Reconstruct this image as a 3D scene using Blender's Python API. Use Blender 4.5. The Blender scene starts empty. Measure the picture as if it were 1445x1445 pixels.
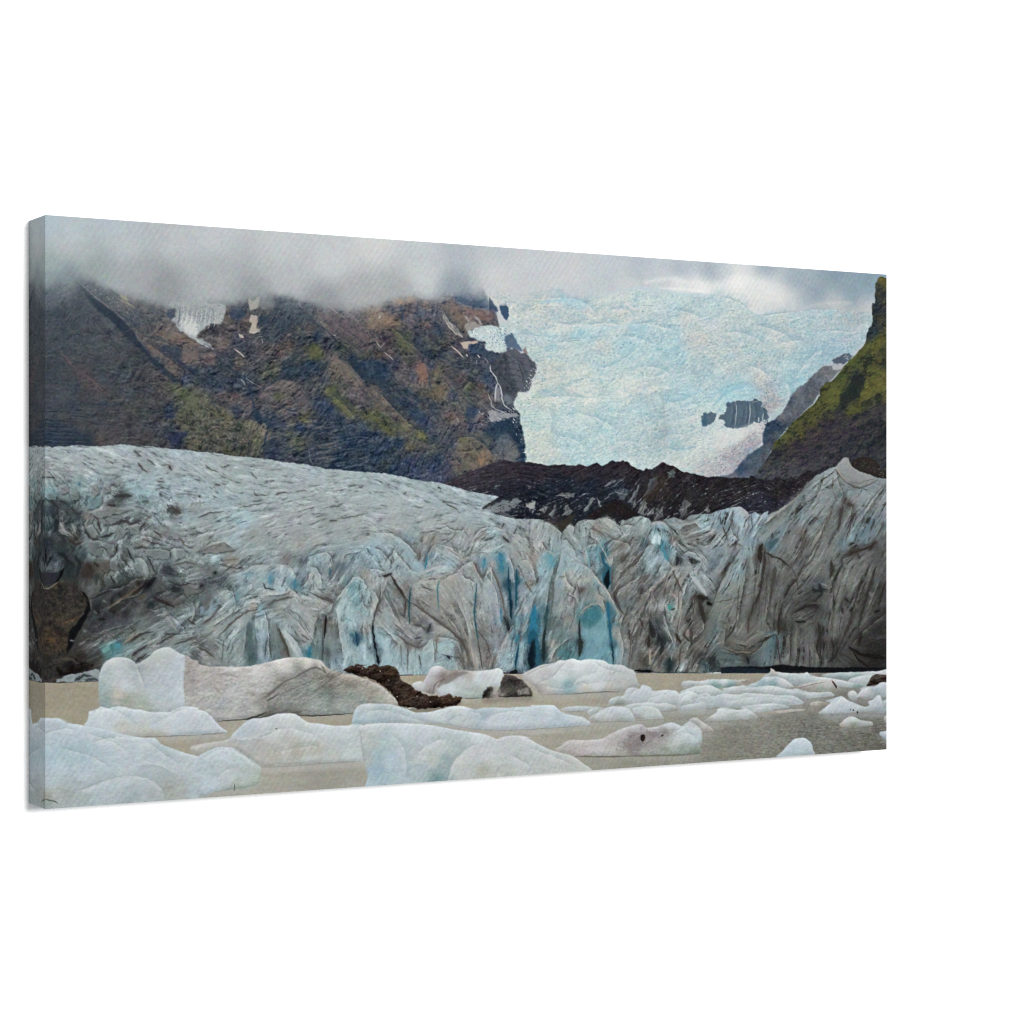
import bpy
import math
import numpy as np
from mathutils import Matrix, Vector

scene = bpy.context.scene

# ---------------------------------------------------------------- sizes (metres)
H = 0.600                       # canvas height
W = 1.0938                      # canvas width
D = 0.0531                      # depth of the stretcher frame
ZC = 1.50                       # height of the canvas centre on the wall

# ---------------------------------------------------------------- camera
# two-point perspective: level camera, left of the picture's axis, turned to the right
F = 3066 / 1445                 # focal length / frame width
u = H / (838.4 / 3066)          # distance of the near left edge along the view axis
L = Vector((-658.6 / 3066, 1.0)) * u
R = Vector((661.4 / 3066, 1.2513)) * u
e = (R - L).normalized()        # along the picture, in (right, depth) of the camera
nrm = Vector((e.y, -e.x))       # out of the picture, towards the viewer
mid = (L + R) / 2
cam_data = bpy.data.cameras.new('camera')
cam_data.sensor_width = 36
cam_data.lens = 36 * F
cam_data.clip_start = .05
cam_data.clip_end = 60
cam = bpy.data.objects.new('camera', cam_data)
scene.collection.objects.link(cam)
px, py = (-mid).dot(e), (-mid).dot(nrm)
cam.location = (px, -D - py, ZC)
cam.rotation_euler = (math.pi / 2, 0, -math.atan2(e.y, e.x))
scene.camera = cam

# ---------------------------------------------------------------- light: a white room and one soft studio lamp
world = bpy.data.worlds.new('World')
scene.world = world
world.use_nodes = True
bg = world.node_tree.nodes['Background']
bg.inputs['Color'].default_value = (1, 1, 1, 1)
AMBIENT = .52
KEY = .98
bg.inputs['Strength'].default_value = AMBIENT
dist = 7.0
ld = bpy.data.lights.new('studio_lamp', 'AREA')
ld.shape = 'DISK'
ld.size = 1.2
ld.energy = KEY * math.pi ** 2 * dist ** 2
lamp = bpy.data.objects.new('studio_lamp', ld)
scene.collection.objects.link(lamp)
ax, az = math.radians(.2), math.radians(7.5)
lamp.location = (dist * math.sin(ax), -dist * math.cos(ax) * math.cos(az), ZC + dist * math.sin(az))
lamp.rotation_euler = (Vector((0, 0, ZC)) - lamp.location).to_track_quat('-Z', 'Y').to_euler()

scene.view_settings.view_transform = 'Standard'
scene.view_settings.look = 'None'
scene.view_settings.exposure = 0
scene.view_settings.gamma = 1
scene.render.engine = 'CYCLES'
scene.cycles.max_bounces = 6
scene.cycles.use_denoising = False     # a denoiser would wipe the grain of the print
scene.cycles.filter_width = 1.1
LIT = AMBIENT + KEY * math.cos(math.hypot(ax, az))      # how brightly the front is lit: inks are weaker by this


# ---------------------------------------------------------------- materials
def node_material(name):
    m = bpy.data.materials.new(name)
    m.use_nodes = True
    return m, m.node_tree.nodes, m.node_tree.links


def wall_material():
    m, n, l = node_material('white_wall_paint')
    b = n['Principled BSDF']
    b.inputs['Roughness'].default_value = .9
    b.inputs['Specular IOR Level'].default_value = .1
    tc = n.new('ShaderNodeTexCoord')
    nz = n.new('ShaderNodeTexNoise')
    nz.inputs['Scale'].default_value = 9
    nz.inputs['Detail'].default_value = 4
    r = n.new('ShaderNodeValToRGB')
    r.color_ramp.elements[0].color = (.90, .90, .90, 1)
    r.color_ramp.elements[1].color = (.93, .93, .93, 1)
    l.new(tc.outputs['Object'], nz.inputs['Vector'])
    l.new(nz.outputs['Fac'], r.inputs['Fac'])
    l.new(r.outputs['Color'], b.inputs['Base Color'])
    return m


def canvas_material():
    """printed cotton canvas: the inks are a vertex colour, the weave is procedural"""
    m, n, l = node_material('printed_cotton_canvas')
    b = n['Principled BSDF']
    b.inputs['Roughness'].default_value = .85
    b.inputs['Specular IOR Level'].default_value = .04
    ink = n.new('ShaderNodeAttribute')
    ink.attribute_name = 'ink'
    uv = n.new('ShaderNodeAttribute')
    uv.attribute_name = 'cloth'                 # metres along the cloth
    mp = n.new('ShaderNodeMapping')
    l.new(uv.outputs['Vector'], mp.inputs['Vector'])
    # diagonal ribs of the weave, wavering like spun thread
    wv = n.new('ShaderNodeTexWave')
    wv.wave_type = 'BANDS'
    wv.bands_direction = 'DIAGONAL'
    wv.inputs['Scale'].default_value = 62
    wv.inputs['Distortion'].default_value = 1.6
    wv.inputs['Detail'].default_value = 2
    wv.inputs['Detail Scale'].default_value = 2.2
    mp.inputs['Scale'].default_value = (1.45, 1.0, 1)
    l.new(mp.outputs['Vector'], wv.inputs['Vector'])
    th = n.new('ShaderNodeTexNoise')            # single threads
    th.inputs['Scale'].default_value = 700
    th.inputs['Detail'].default_value = 2
    l.new(uv.outputs['Vector'], th.inputs['Vector'])
    big = n.new('ShaderNodeTexNoise')
    big.inputs['Scale'].default_value = 14
    l.new(uv.outputs['Vector'], big.inputs['Vector'])
    rng = n.new('ShaderNodeMapRange')           # ribs come and go over the cloth
    rng.inputs['From Min'].default_value = .38
    rng.inputs['From Max'].default_value = .66
    rng.inputs['To Min'].default_value = .2
    rng.inputs['To Max'].default_value = 1
    l.new(big.outputs['Fac'], rng.inputs['Value'])
    mul = n.new('ShaderNodeMath')
    mul.operation = 'MULTIPLY'
    sub = n.new('ShaderNodeMath')
    sub.operation = 'SUBTRACT'
    sub.inputs[1].default_value = .5
    l.new(wv.outputs['Fac'], sub.inputs[0])
    l.new(sub.outputs[0], mul.inputs[0])
    l.new(rng.outputs['Result'], mul.inputs[1])
    add = n.new('ShaderNodeMath')
    add.operation = 'MULTIPLY_ADD'
    add.inputs[1].default_value = .9
    l.new(th.outputs['Fac'], add.inputs[0])
    l.new(mul.outputs[0], add.inputs[2])
    bump = n.new('ShaderNodeBump')
    bump.inputs['Strength'].default_value = .30
    bump.inputs['Distance'].default_value = .0006
    l.new(add.outputs[0], bump.inputs['Height'])
    l.new(bump.outputs['Normal'], b.inputs['Normal'])
    # ink colour follows the weave height: paler on the crowns of the threads
    sc = n.new('ShaderNodeMath')
    sc.operation = 'MULTIPLY_ADD'
    sc.inputs[1].default_value = .085
    sc.inputs[2].default_value = 1.0 - .085 * .45
    l.new(add.outputs[0], sc.inputs[0])
    mixn = n.new('ShaderNodeVectorMath')
    mixn.operation = 'SCALE'
    l.new(ink.outputs['Color'], mixn.inputs[0])
    l.new(sc.outputs[0], mixn.inputs['Scale'])
    l.new(mixn.outputs['Vector'], b.inputs['Base Color'])
    return m


# ---------------------------------------------------------------- the wall
def box_mesh(name, lo, hi):
    x0, y0, z0 = lo
    x1, y1, z1 = hi
    v = [(x0, y0, z0), (x1, y0, z0), (x1, y1, z0), (x0, y1, z0), (x0, y0, z1), (x1, y0, z1), (x1, y1, z1), (x0, y1, z1)]
    f = [(0, 3, 2, 1), (4, 5, 6, 7), (0, 1, 5, 4), (1, 2, 6, 5), (2, 3, 7, 6), (3, 0, 4, 7)]
    me = bpy.data.meshes.new(name)
    me.from_pydata(v, [], f)
    return me


wall = bpy.data.objects.new('wall', box_mesh('wall', (-5, 0, -1), (5, .12, 4.2)))
wall.data.materials.append(wall_material())
scene.collection.objects.link(wall)
wall['kind'] = 'structure'

# ---------------------------------------------------------------- the printed picture
# The picture on the canvas is painted here with numpy: traced outlines, colour
# samples and brush strokes plus procedural grain, in the coordinates of tracing
# sheets (name: left, top, scale), later rectified onto the flat print.
SHEET = {'T1': (40, 300, 6.02), 'T2': (280, 300, 6.02), 'T3': (520, 300, 6.02), 'T4': (760, 300, 6.02), 'T5': (1000, 360, 5.558),
         'M1': (40, 500, 6.02), 'M2': (280, 500, 6.02), 'M3': (520, 500, 6.02), 'M4': (760, 520, 6.02), 'M5': (1010, 560, 5.78),
         'G1': (40, 730, 6.02), 'G2': (280, 730, 6.02), 'G3': (520, 730, 6.02), 'G4': (760, 730, 6.02), 'G5': (1000, 740, 5.558),
         'B1': (30, 900, 5.78), 'B2': (280, 900, 5.78), 'B3': (500, 900, 5.78), 'B4': (740, 880, 5.78), 'B5': (960, 900, 4.817),
         'P': (0, 0, 1.0), 'C1': (1180, 370, 14.45)}
X0, Y0, X1, Y1 = 52, 296, 1260, 1150
SC = 1.2
PW, PH = int((X1 - X0) * SC), int((Y1 - Y0) * SC)
gx = (X0 + (np.arange(PW) + .5) / SC)[None, :].repeat(PH, 0).astype(np.float32)
gy = (Y0 + (np.arange(PH) + .5) / SC)[:, None].repeat(PW, 1).astype(np.float32)
img = np.zeros((PH, PW, 3), np.float32)


INK = [1.0, 1.0, 0.0]            # saturation, gain and lift of the inks for the passage being painted


def rgb(h):
    c = np.array([int(h[i:i + 2], 16) for i in (0, 2, 4)], np.float32) / 255
    g = c @ np.array([.3, .55, .15], np.float32)
    return ((g + (c - g) * INK[0]) * INK[1] + INK[2]).clip(0, 1).astype(np.float32)


def pts(s):
    """'G1 10 20 30 40 G2 5 6' -> picture points"""
    out, sh, buf = [], 'P', []
    for t in s.split():
        if t in SHEET:
            sh = t
        else:
            buf.append(float(t))
            if len(buf) == 2:
                a, b, k = SHEET[sh]
                out.append((a + buf[0] / k, b + buf[1] / k))
                buf = []
    return np.array(out, np.float32)


def samples(s):
    out, sh, buf = [], 'P', []
    for t in s.split():
        if t in SHEET and not buf:
            sh = t
        else:
            buf.append(t)
            if len(buf) == 3:
                a, b, k = SHEET[sh]
                out.append((a + float(buf[0]) / k, b + float(buf[1]) / k) + tuple(rgb(buf[2])))
                buf = []
    return np.array(out, np.float32)


def numbers(s, n=1):
    out, sh, buf = [], 'P', []
    for t in s.split():
        if t in SHEET:
            sh = t
        else:
            buf.append(float(t))
            if len(buf) == 2 + n:
                a, b, k = SHEET[sh]
                out.append((a + buf[0] / k, b + buf[1] / k) + tuple(buf[2:]))
                buf = []
    return np.array(out, np.float32)


def up(a, x0, y0, st, w, h):
    """bilinear upsample of a coarse grid"""
    fy = np.arange(h) / st
    fx = np.arange(w) / st
    iy, ix = fy.astype(int), fx.astype(int)
    ty, tx = (fy - iy)[:, None, None], (fx - ix)[None, :, None]
    a00, a01 = a[iy][:, ix], a[iy][:, ix + 1]
    a10, a11 = a[iy + 1][:, ix], a[iy + 1][:, ix + 1]
    return ((a00 * (1 - tx) + a01 * tx) * (1 - ty) + (a10 * (1 - tx) + a11 * tx) * ty).astype(np.float32)


def field(c, box=None, soft=5.0, p=1.7, st=4):
    """smooth colour field through samples, on pixel box (i0,j0,i1,j1)"""
    i0, j0, i1, j1 = box or (0, 0, PW, PH)
    w, h = i1 - i0, j1 - j0
    cx = X0 + (i0 + np.arange(w // st + 3) * st + .5) / SC
    cy = Y0 + (j0 + np.arange(h // st + 3) * st + .5) / SC
    num = np.zeros((len(cy), len(cx), c.shape[1] - 2), np.float32)
    den = np.zeros((len(cy), len(cx), 1), np.float32)
    for q in c:
        d = ((cx[None, :] - q[0]) ** 2 + (cy[:, None] - q[1]) ** 2 + soft * soft) ** -p
        num += d[..., None] * q[2:]
        den += d[..., None]
    return up(num / den, 0, 0, st, w, h)


TAB = np.random.default_rng(5).random((256, 256)).astype(np.float32)


def vn(x, y, seed=0):
    x = x + seed * 37.13
    y = y + seed * 17.71
    xi, yi = np.floor(x).astype(np.int32), np.floor(y).astype(np.int32)
    fx, fy = x - xi, y - yi
    fx, fy = fx * fx * (3 - 2 * fx), fy * fy * (3 - 2 * fy)
    xa, xb, ya, yb = xi & 255, (xi + 1) & 255, yi & 255, (yi + 1) & 255
    return ((TAB[ya, xa] * (1 - fx) + TAB[ya, xb] * fx) * (1 - fy) + (TAB[yb, xa] * (1 - fx) + TAB[yb, xb] * fx) * fy).astype(np.float32)


def fbm(x, y, o=4, seed=0, g=.55):
    s, a, n = 0, 1.0, 0
    for k in range(o):
        s = s + a * (vn(x * 2 ** k, y * 2 ** k, seed + k * 3) - .5)
        n += a * a
        a *= g
    return s / (n ** .5 * .29)            # about unit deviation


def blur(a, s):
    """gaussian-like blur, three box passes"""
    if s < .2:
        return a
    if s < 1:                        # a three-tap kernel of that deviation
        k = min(.33, s * s / 2)
        for ax in (0, 1):
            n = a.shape[ax]
            lo, hi = np.take(a, np.r_[0, 0:n - 1], ax), np.take(a, np.r_[1:n, n - 1], ax)
            a = a * (1 - 2 * k) + (lo + hi) * k
        return a
    r = max(1, int(round(s * 1.0)))
    for ax in (0, 1):
        for _ in range(3):
            pad = [(0, 0)] * a.ndim
            pad[ax] = (r + 1, r)
            c = np.cumsum(np.pad(a, pad, mode='edge'), axis=ax, dtype=np.float64)
            n = a.shape[ax]
            a = ((np.take(c, range(2 * r + 1, 2 * r + 1 + n), ax) - np.take(c, range(0, n), ax)) / (2 * r + 1)).astype(np.float32)
    return a


def smooth(p, closed, n=5):
    """Catmull-Rom through the points"""
    m = len(p)
    if m < 3:
        return p
    out = []
    for i in range(m if closed else m - 1):
        if closed:
            a, b, c, d = p[i - 1], p[i], p[(i + 1) % m], p[(i + 2) % m]
        else:
            a, b, c, d = p[max(i - 1, 0)], p[i], p[i + 1], p[min(i + 2, m - 1)]
        for t in np.arange(n) / n:
            out.append(.5 * (2 * b + (c - a) * t + (2 * a - 5 * b + 4 * c - d) * t * t + (3 * b - a - 3 * c + d) * t ** 3))
    if not closed:
        out.append(p[-1])
    return np.array(out, np.float32)


def roughen(p, closed, amp, scale, seed):
    q = np.vstack([p, p[:1]]) if closed else p
    out = []
    for a, b in zip(q[:-1], q[1:]):
        n = max(1, int(np.hypot(*(b - a)) / 1.5))
        out += [a + (b - a) * t / n for t in range(n)]
    if not closed:
        out.append(q[-1])
    out = np.array(out, np.float32)
    out[:, 0] += amp * .6 * fbm(out[:, 0] / scale, out[:, 1] / scale, 3, seed)
    out[:, 1] += amp * .6 * fbm(out[:, 0] / scale + 50, out[:, 1] / scale, 3, seed + 9)
    return out


def poly(s, rough=0, scale=6, sm=False, soft=0, seed=1, pad=0):
    """coverage of a polygon: returns (box, mask)"""
    p = pts(s) if isinstance(s, str) else s
    if sm:
        p = smooth(p, True)
    if rough:
        p = roughen(p, True, rough, scale, seed)
    q = np.stack([(p[:, 0] - X0) * SC, (p[:, 1] - Y0) * SC], 1)
    m = int(soft * SC * 3) + 2 + int(pad * SC)
    i0, j0 = max(0, int(q[:, 0].min()) - m), max(0, int(q[:, 1].min()) - m)
    i1, j1 = min(PW, int(q[:, 0].max()) + m + 1), min(PH, int(q[:, 1].max()) + m + 1)
    if i1 <= i0 or j1 <= j0:
        return None, None
    w, h = i1 - i0, j1 - j0
    SS = 3
    acc = np.zeros((h, w + 1), np.float32)
    ax, ay = q[:, 0] - i0, q[:, 1] - j0
    bx, by = np.roll(ax, -1), np.roll(ay, -1)
    for r in range(h * SS):
        y = (r + .5) / SS
        k = (ay <= y) != (by <= y)
        if not k.any():
            continue
        xs = np.sort(ax[k] + (y - ay[k]) / (by[k] - ay[k]) * (bx[k] - ax[k])).clip(0, w - .001)
        row = acc[r // SS]
        for x, sg in zip(xs, (1, -1) * (len(xs) // 2)):
            i = int(x)
            f = x - i
            row[i] += sg * (1 - f) / SS
            row[i + 1] += sg * f / SS
    mask = np.cumsum(acc, 1)[:, :w].clip(0, 1)
    if soft:
        mask = blur(mask, soft * SC)
    return (i0, j0, i1, j1), mask


def put(box, mask, col, a=1.0):
    i0, j0, i1, j1 = box
    m = (mask * a)[..., None]
    v = img[j0:j1, i0:i1]
    v += m * (col - v)


def fill(s, col, a=1.0, rough=0, scale=6, sm=False, soft=0, seed=1):
    box, m = poly(s, rough, scale, sm, soft, seed)
    if box:
        put(box, m, rgb(col) if isinstance(col, str) else col, a)


def stroke(s, w, col, a=1.0, soft=.5, rough=0, scale=6, seed=1, sm=True):
    """a brush stroke; w in picture px, 'w0 w1' tapers"""
    p = pts(s) if isinstance(s, str) else s
    w = w if isinstance(w, tuple) else (w, w)
    if len(p) == 1:
        p = np.vstack([p, p + .1])
    if sm and len(p) > 2:
        p = smooth(p, False, 4)
    if rough:
        p = roughen(p, False, rough, scale, seed)
    d = np.r_[0, np.cumsum(np.hypot(*np.diff(p, axis=0).T))]
    t = d / max(d[-1], 1e-6)
    ww = w[0] + (w[1] - w[0]) * t
    if d[-1] > 4:                    # the brush starts and lifts off thin and its width wavers
        ww = ww * np.minimum(1, .3 + 3.2 * np.minimum(t, 1 - t)) * (1 + .16 * fbm(d / 8, d * 0 + seed * 3.7, 2, 5))
    m = max(w) / 2 + soft * 2 + 1
    i0, j0 = max(0, int((p[:, 0].min() - m - X0) * SC)), max(0, int((p[:, 1].min() - m - Y0) * SC))
    i1, j1 = min(PW, int((p[:, 0].max() + m - X0) * SC) + 2), min(PH, int((p[:, 1].max() + m - Y0) * SC) + 2)
    if i1 <= i0 or j1 <= j0:
        return
    cov = np.zeros((j1 - j0, i1 - i0), np.float32)
    for k in range(len(p) - 1):
        a0, b0 = p[k], p[k + 1]
        e = b0 - a0
        L = float(e @ e) + 1e-6
        r = max(ww[k], ww[k + 1]) / 2 + soft * 2 + 1
        u0, v0 = max(i0, int((min(a0[0], b0[0]) - r - X0) * SC)), max(j0, int((min(a0[1], b0[1]) - r - Y0) * SC))
        u1, v1 = min(i1, int((max(a0[0], b0[0]) + r - X0) * SC) + 2), min(j1, int((max(a0[1], b0[1]) + r - Y0) * SC) + 2)
        if u1 <= u0 or v1 <= v0:
            continue
        X, Y = gx[v0:v1, u0:u1], gy[v0:v1, u0:u1]
        t = (((X - a0[0]) * e[0] + (Y - a0[1]) * e[1]) / L).clip(0, 1)
        dist = np.hypot(X - a0[0] - t * e[0], Y - a0[1] - t * e[1])
        wd = (ww[k] + (ww[k + 1] - ww[k]) * t) / 2
        c = ((wd + soft - dist) / (2 * soft)).clip(0, 1)
        c = c * c * (3 - 2 * c)
        sub = cov[v0 - j0:v1 - j0, u0 - i0:u1 - i0]
        np.maximum(sub, c, out=sub)
    put((i0, j0, i1, j1), cov, rgb(col), a)


def facing(a, soft, hard=.8):
    """angle field from 'x y degrees' samples: in straight-grained patches, a little blended"""
    t = np.deg2rad(-a[:, 2:])
    c = np.hstack([a[:, :2], np.cos(2 * t), np.sin(2 * t)]).astype(np.float32)
    v = field(c, soft=soft, p=2)
    wx = gx + 5 * fbm(gx / 9, gy / 9, 3, 141)
    wy = gy + 5 * fbm(gx / 9 + 40, gy / 9, 3, 142)
    best = np.full(gx.shape, 1e9, np.float32)
    u = np.zeros(gx.shape, np.int32)
    for i, q in enumerate(c):
        d = (wx - q[0]) ** 2 + (wy - q[1]) ** 2
        k = d < best
        best[k] = d[k]
        u[k] = i
    v = v * (1 - hard) + c[u][..., 2:] * hard
    return (np.arctan2(v[..., 1], v[..., 0]) / 2).astype(np.float32)


def lic(ang, grain, L, seed):
    """noise smeared along an angle field (radians, picture axes)"""
    rng = np.random.default_rng(seed)
    n = vn(gx / grain, gy / grain, seed) if grain > .9 else rng.random((PH, PW)).astype(np.float32)
    dx, dy = np.cos(ang), np.sin(ang)
    acc = n.copy()
    ii, jj = np.meshgrid(np.arange(PW, dtype=np.float32), np.arange(PH, dtype=np.float32))
    st = max(1.0, grain * .6)
    for sg in (1, -1):
        x, y = ii.copy(), jj.copy()
        for k in range(int(L * SC / st)):
            xi, yi = x.astype(np.int32).clip(0, PW - 1), y.astype(np.int32).clip(0, PH - 1)
            x += sg * st * dx[yi, xi]
            y += sg * st * dy[yi, xi]
            acc += n[y.astype(np.int32).clip(0, PH - 1), x.astype(np.int32).clip(0, PW - 1)]
    acc -= blur(acc, 25)
    return acc / acc.std()


def cells(x, y, seed=0):
    """worley cells: (random value of the cell, distance to its border)"""
    xi, yi = np.floor(x).astype(np.int32), np.floor(y).astype(np.int32)
    f1 = np.full(x.shape, 9, np.float32)
    f2 = f1.copy()
    cid = np.zeros(x.shape, np.float32)
    for b in (-1, 0, 1):
        for a in (-1, 0, 1):
            cx, cy = xi + a, yi + b
            px = cx + TAB[(cy + seed) & 255, (cx + 7) & 255]
            py = cy + TAB[(cy + 91) & 255, (cx + seed + 33) & 255]
            d = (px - x) ** 2 + (py - y) ** 2
            v = TAB[(cy + 11) & 255, (cx + 57 + seed) & 255]
            near = d < f1
            f2 = np.where(near, f1, np.minimum(f2, d))
            cid = np.where(near, v, cid)
            f1 = np.where(near, d, f1)
    return cid, np.sqrt(f2) - np.sqrt(f1)


def full(box, mask):
    m = np.zeros((PH, PW), np.float32)
    i0, j0, i1, j1 = box
    m[j0:j1, i0:i1] = mask
    return m


def mix(mask, col):
    img[:] += mask[..., None] * (col - img)


def flecks(s, n, col, size, a=.8, ang=0, asp=2.5, seed=3, jit=.5):
    """small separate spots scattered in a polygon"""
    box, m = poly(s)
    rng = np.random.default_rng(seed)
    i0, j0, i1, j1 = box
    k = 0
    for _ in range(n * 12):
        i, j = rng.integers(0, i1 - i0), rng.integers(0, j1 - j0)
        if m[j, i] < .5:
            continue
        x, y = X0 + (i0 + i) / SC, Y0 + (j0 + j) / SC
        z = size * (0.4 + rng.random())
        t = ang + rng.normal() * jit
        e = np.array([np.cos(t), np.sin(t)]) * z * asp / 2
        c = np.array([x, y])
        stroke(np.array([c - e, c + e * rng.random()], np.float32), (z * .5, z), col, a * (0.5 + .5 * rng.random()), .45)
        k += 1
        if k >= n:
            break


def fold(s, w, dark='4a5052', light='c2cac9', a=.6, b=.45, side=1, seed=1, lw=None, edge=.5, sm=True):
    """an edge of the ice: shade falling away on one side of a line, light on the other"""
    p = pts(s) if isinstance(s, str) else s
    p = roughen(smooth(p, False, 4) if sm else p, False, 1.0, 4, seed)
    lw = lw or w * .6
    m = max(w, lw) * 2 + 1
    i0, j0 = max(0, int((p[:, 0].min() - m - X0) * SC)), max(0, int((p[:, 1].min() - m - Y0) * SC))
    i1, j1 = min(PW, int((p[:, 0].max() + m - X0) * SC) + 2), min(PH, int((p[:, 1].max() + m - Y0) * SC) + 2)
    if i1 <= i0 or j1 <= j0:
        return
    X, Y = gx[j0:j1, i0:i1], gy[j0:j1, i0:i1]
    best = np.full(X.shape, 1e9, np.float32)
    sgn, tt = np.zeros_like(best), np.zeros_like(best)
    n = len(p) - 1
    for k in range(n):
        a0, e = p[k], p[k + 1] - p[k]
        t = ((X - a0[0]) * e[0] + (Y - a0[1]) * e[1]) / (float(e @ e) + 1e-6)
        t = t.clip(0, 1)
        d = np.hypot(X - a0[0] - t * e[0], Y - a0[1] - t * e[1])
        c = e[0] * (Y - a0[1]) - e[1] * (X - a0[0])
        u = d < best
        best, sgn, tt = np.where(u, d, best), np.where(u, np.sign(c), sgn), np.where(u, (k + t) / n, tt)
    end = np.minimum(1, 5 * np.minimum(tt, 1 - tt))
    nz = .75 + .3 * fbm(X / 5, Y / 5, 3, seed + 70)
    ms = np.clip(sgn * side * best / edge * .5 + .5, 0, 1)            # 1 on the shaded side
    put((i0, j0, i1, j1), (ms * np.exp(-(best / (w * .85)) ** 1.2) * end * nz).clip(0, 1), rgb(dark), a)
    put((i0, j0, i1, j1), ((1 - ms) * np.exp(-(best / (lw * .9)) ** 1.2) * end * nz).clip(0, 1), rgb(light), b)


def folds(sheet, rows, **kw):
    """rows: 'width side points; ...'"""
    for n, r in enumerate(rows.split(';')):
        q = r.split()
        if q:
            # 1: shade to the right of or above the line, -1: to its left
            d = -1 if float(q[-1]) > float(q[3]) else 1
            fold(sheet + ' ' + ' '.join(q[2:]), float(q[0]) / SHEET[sheet][2], side=int(q[1]) * d, seed=n + 3, **kw)


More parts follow.
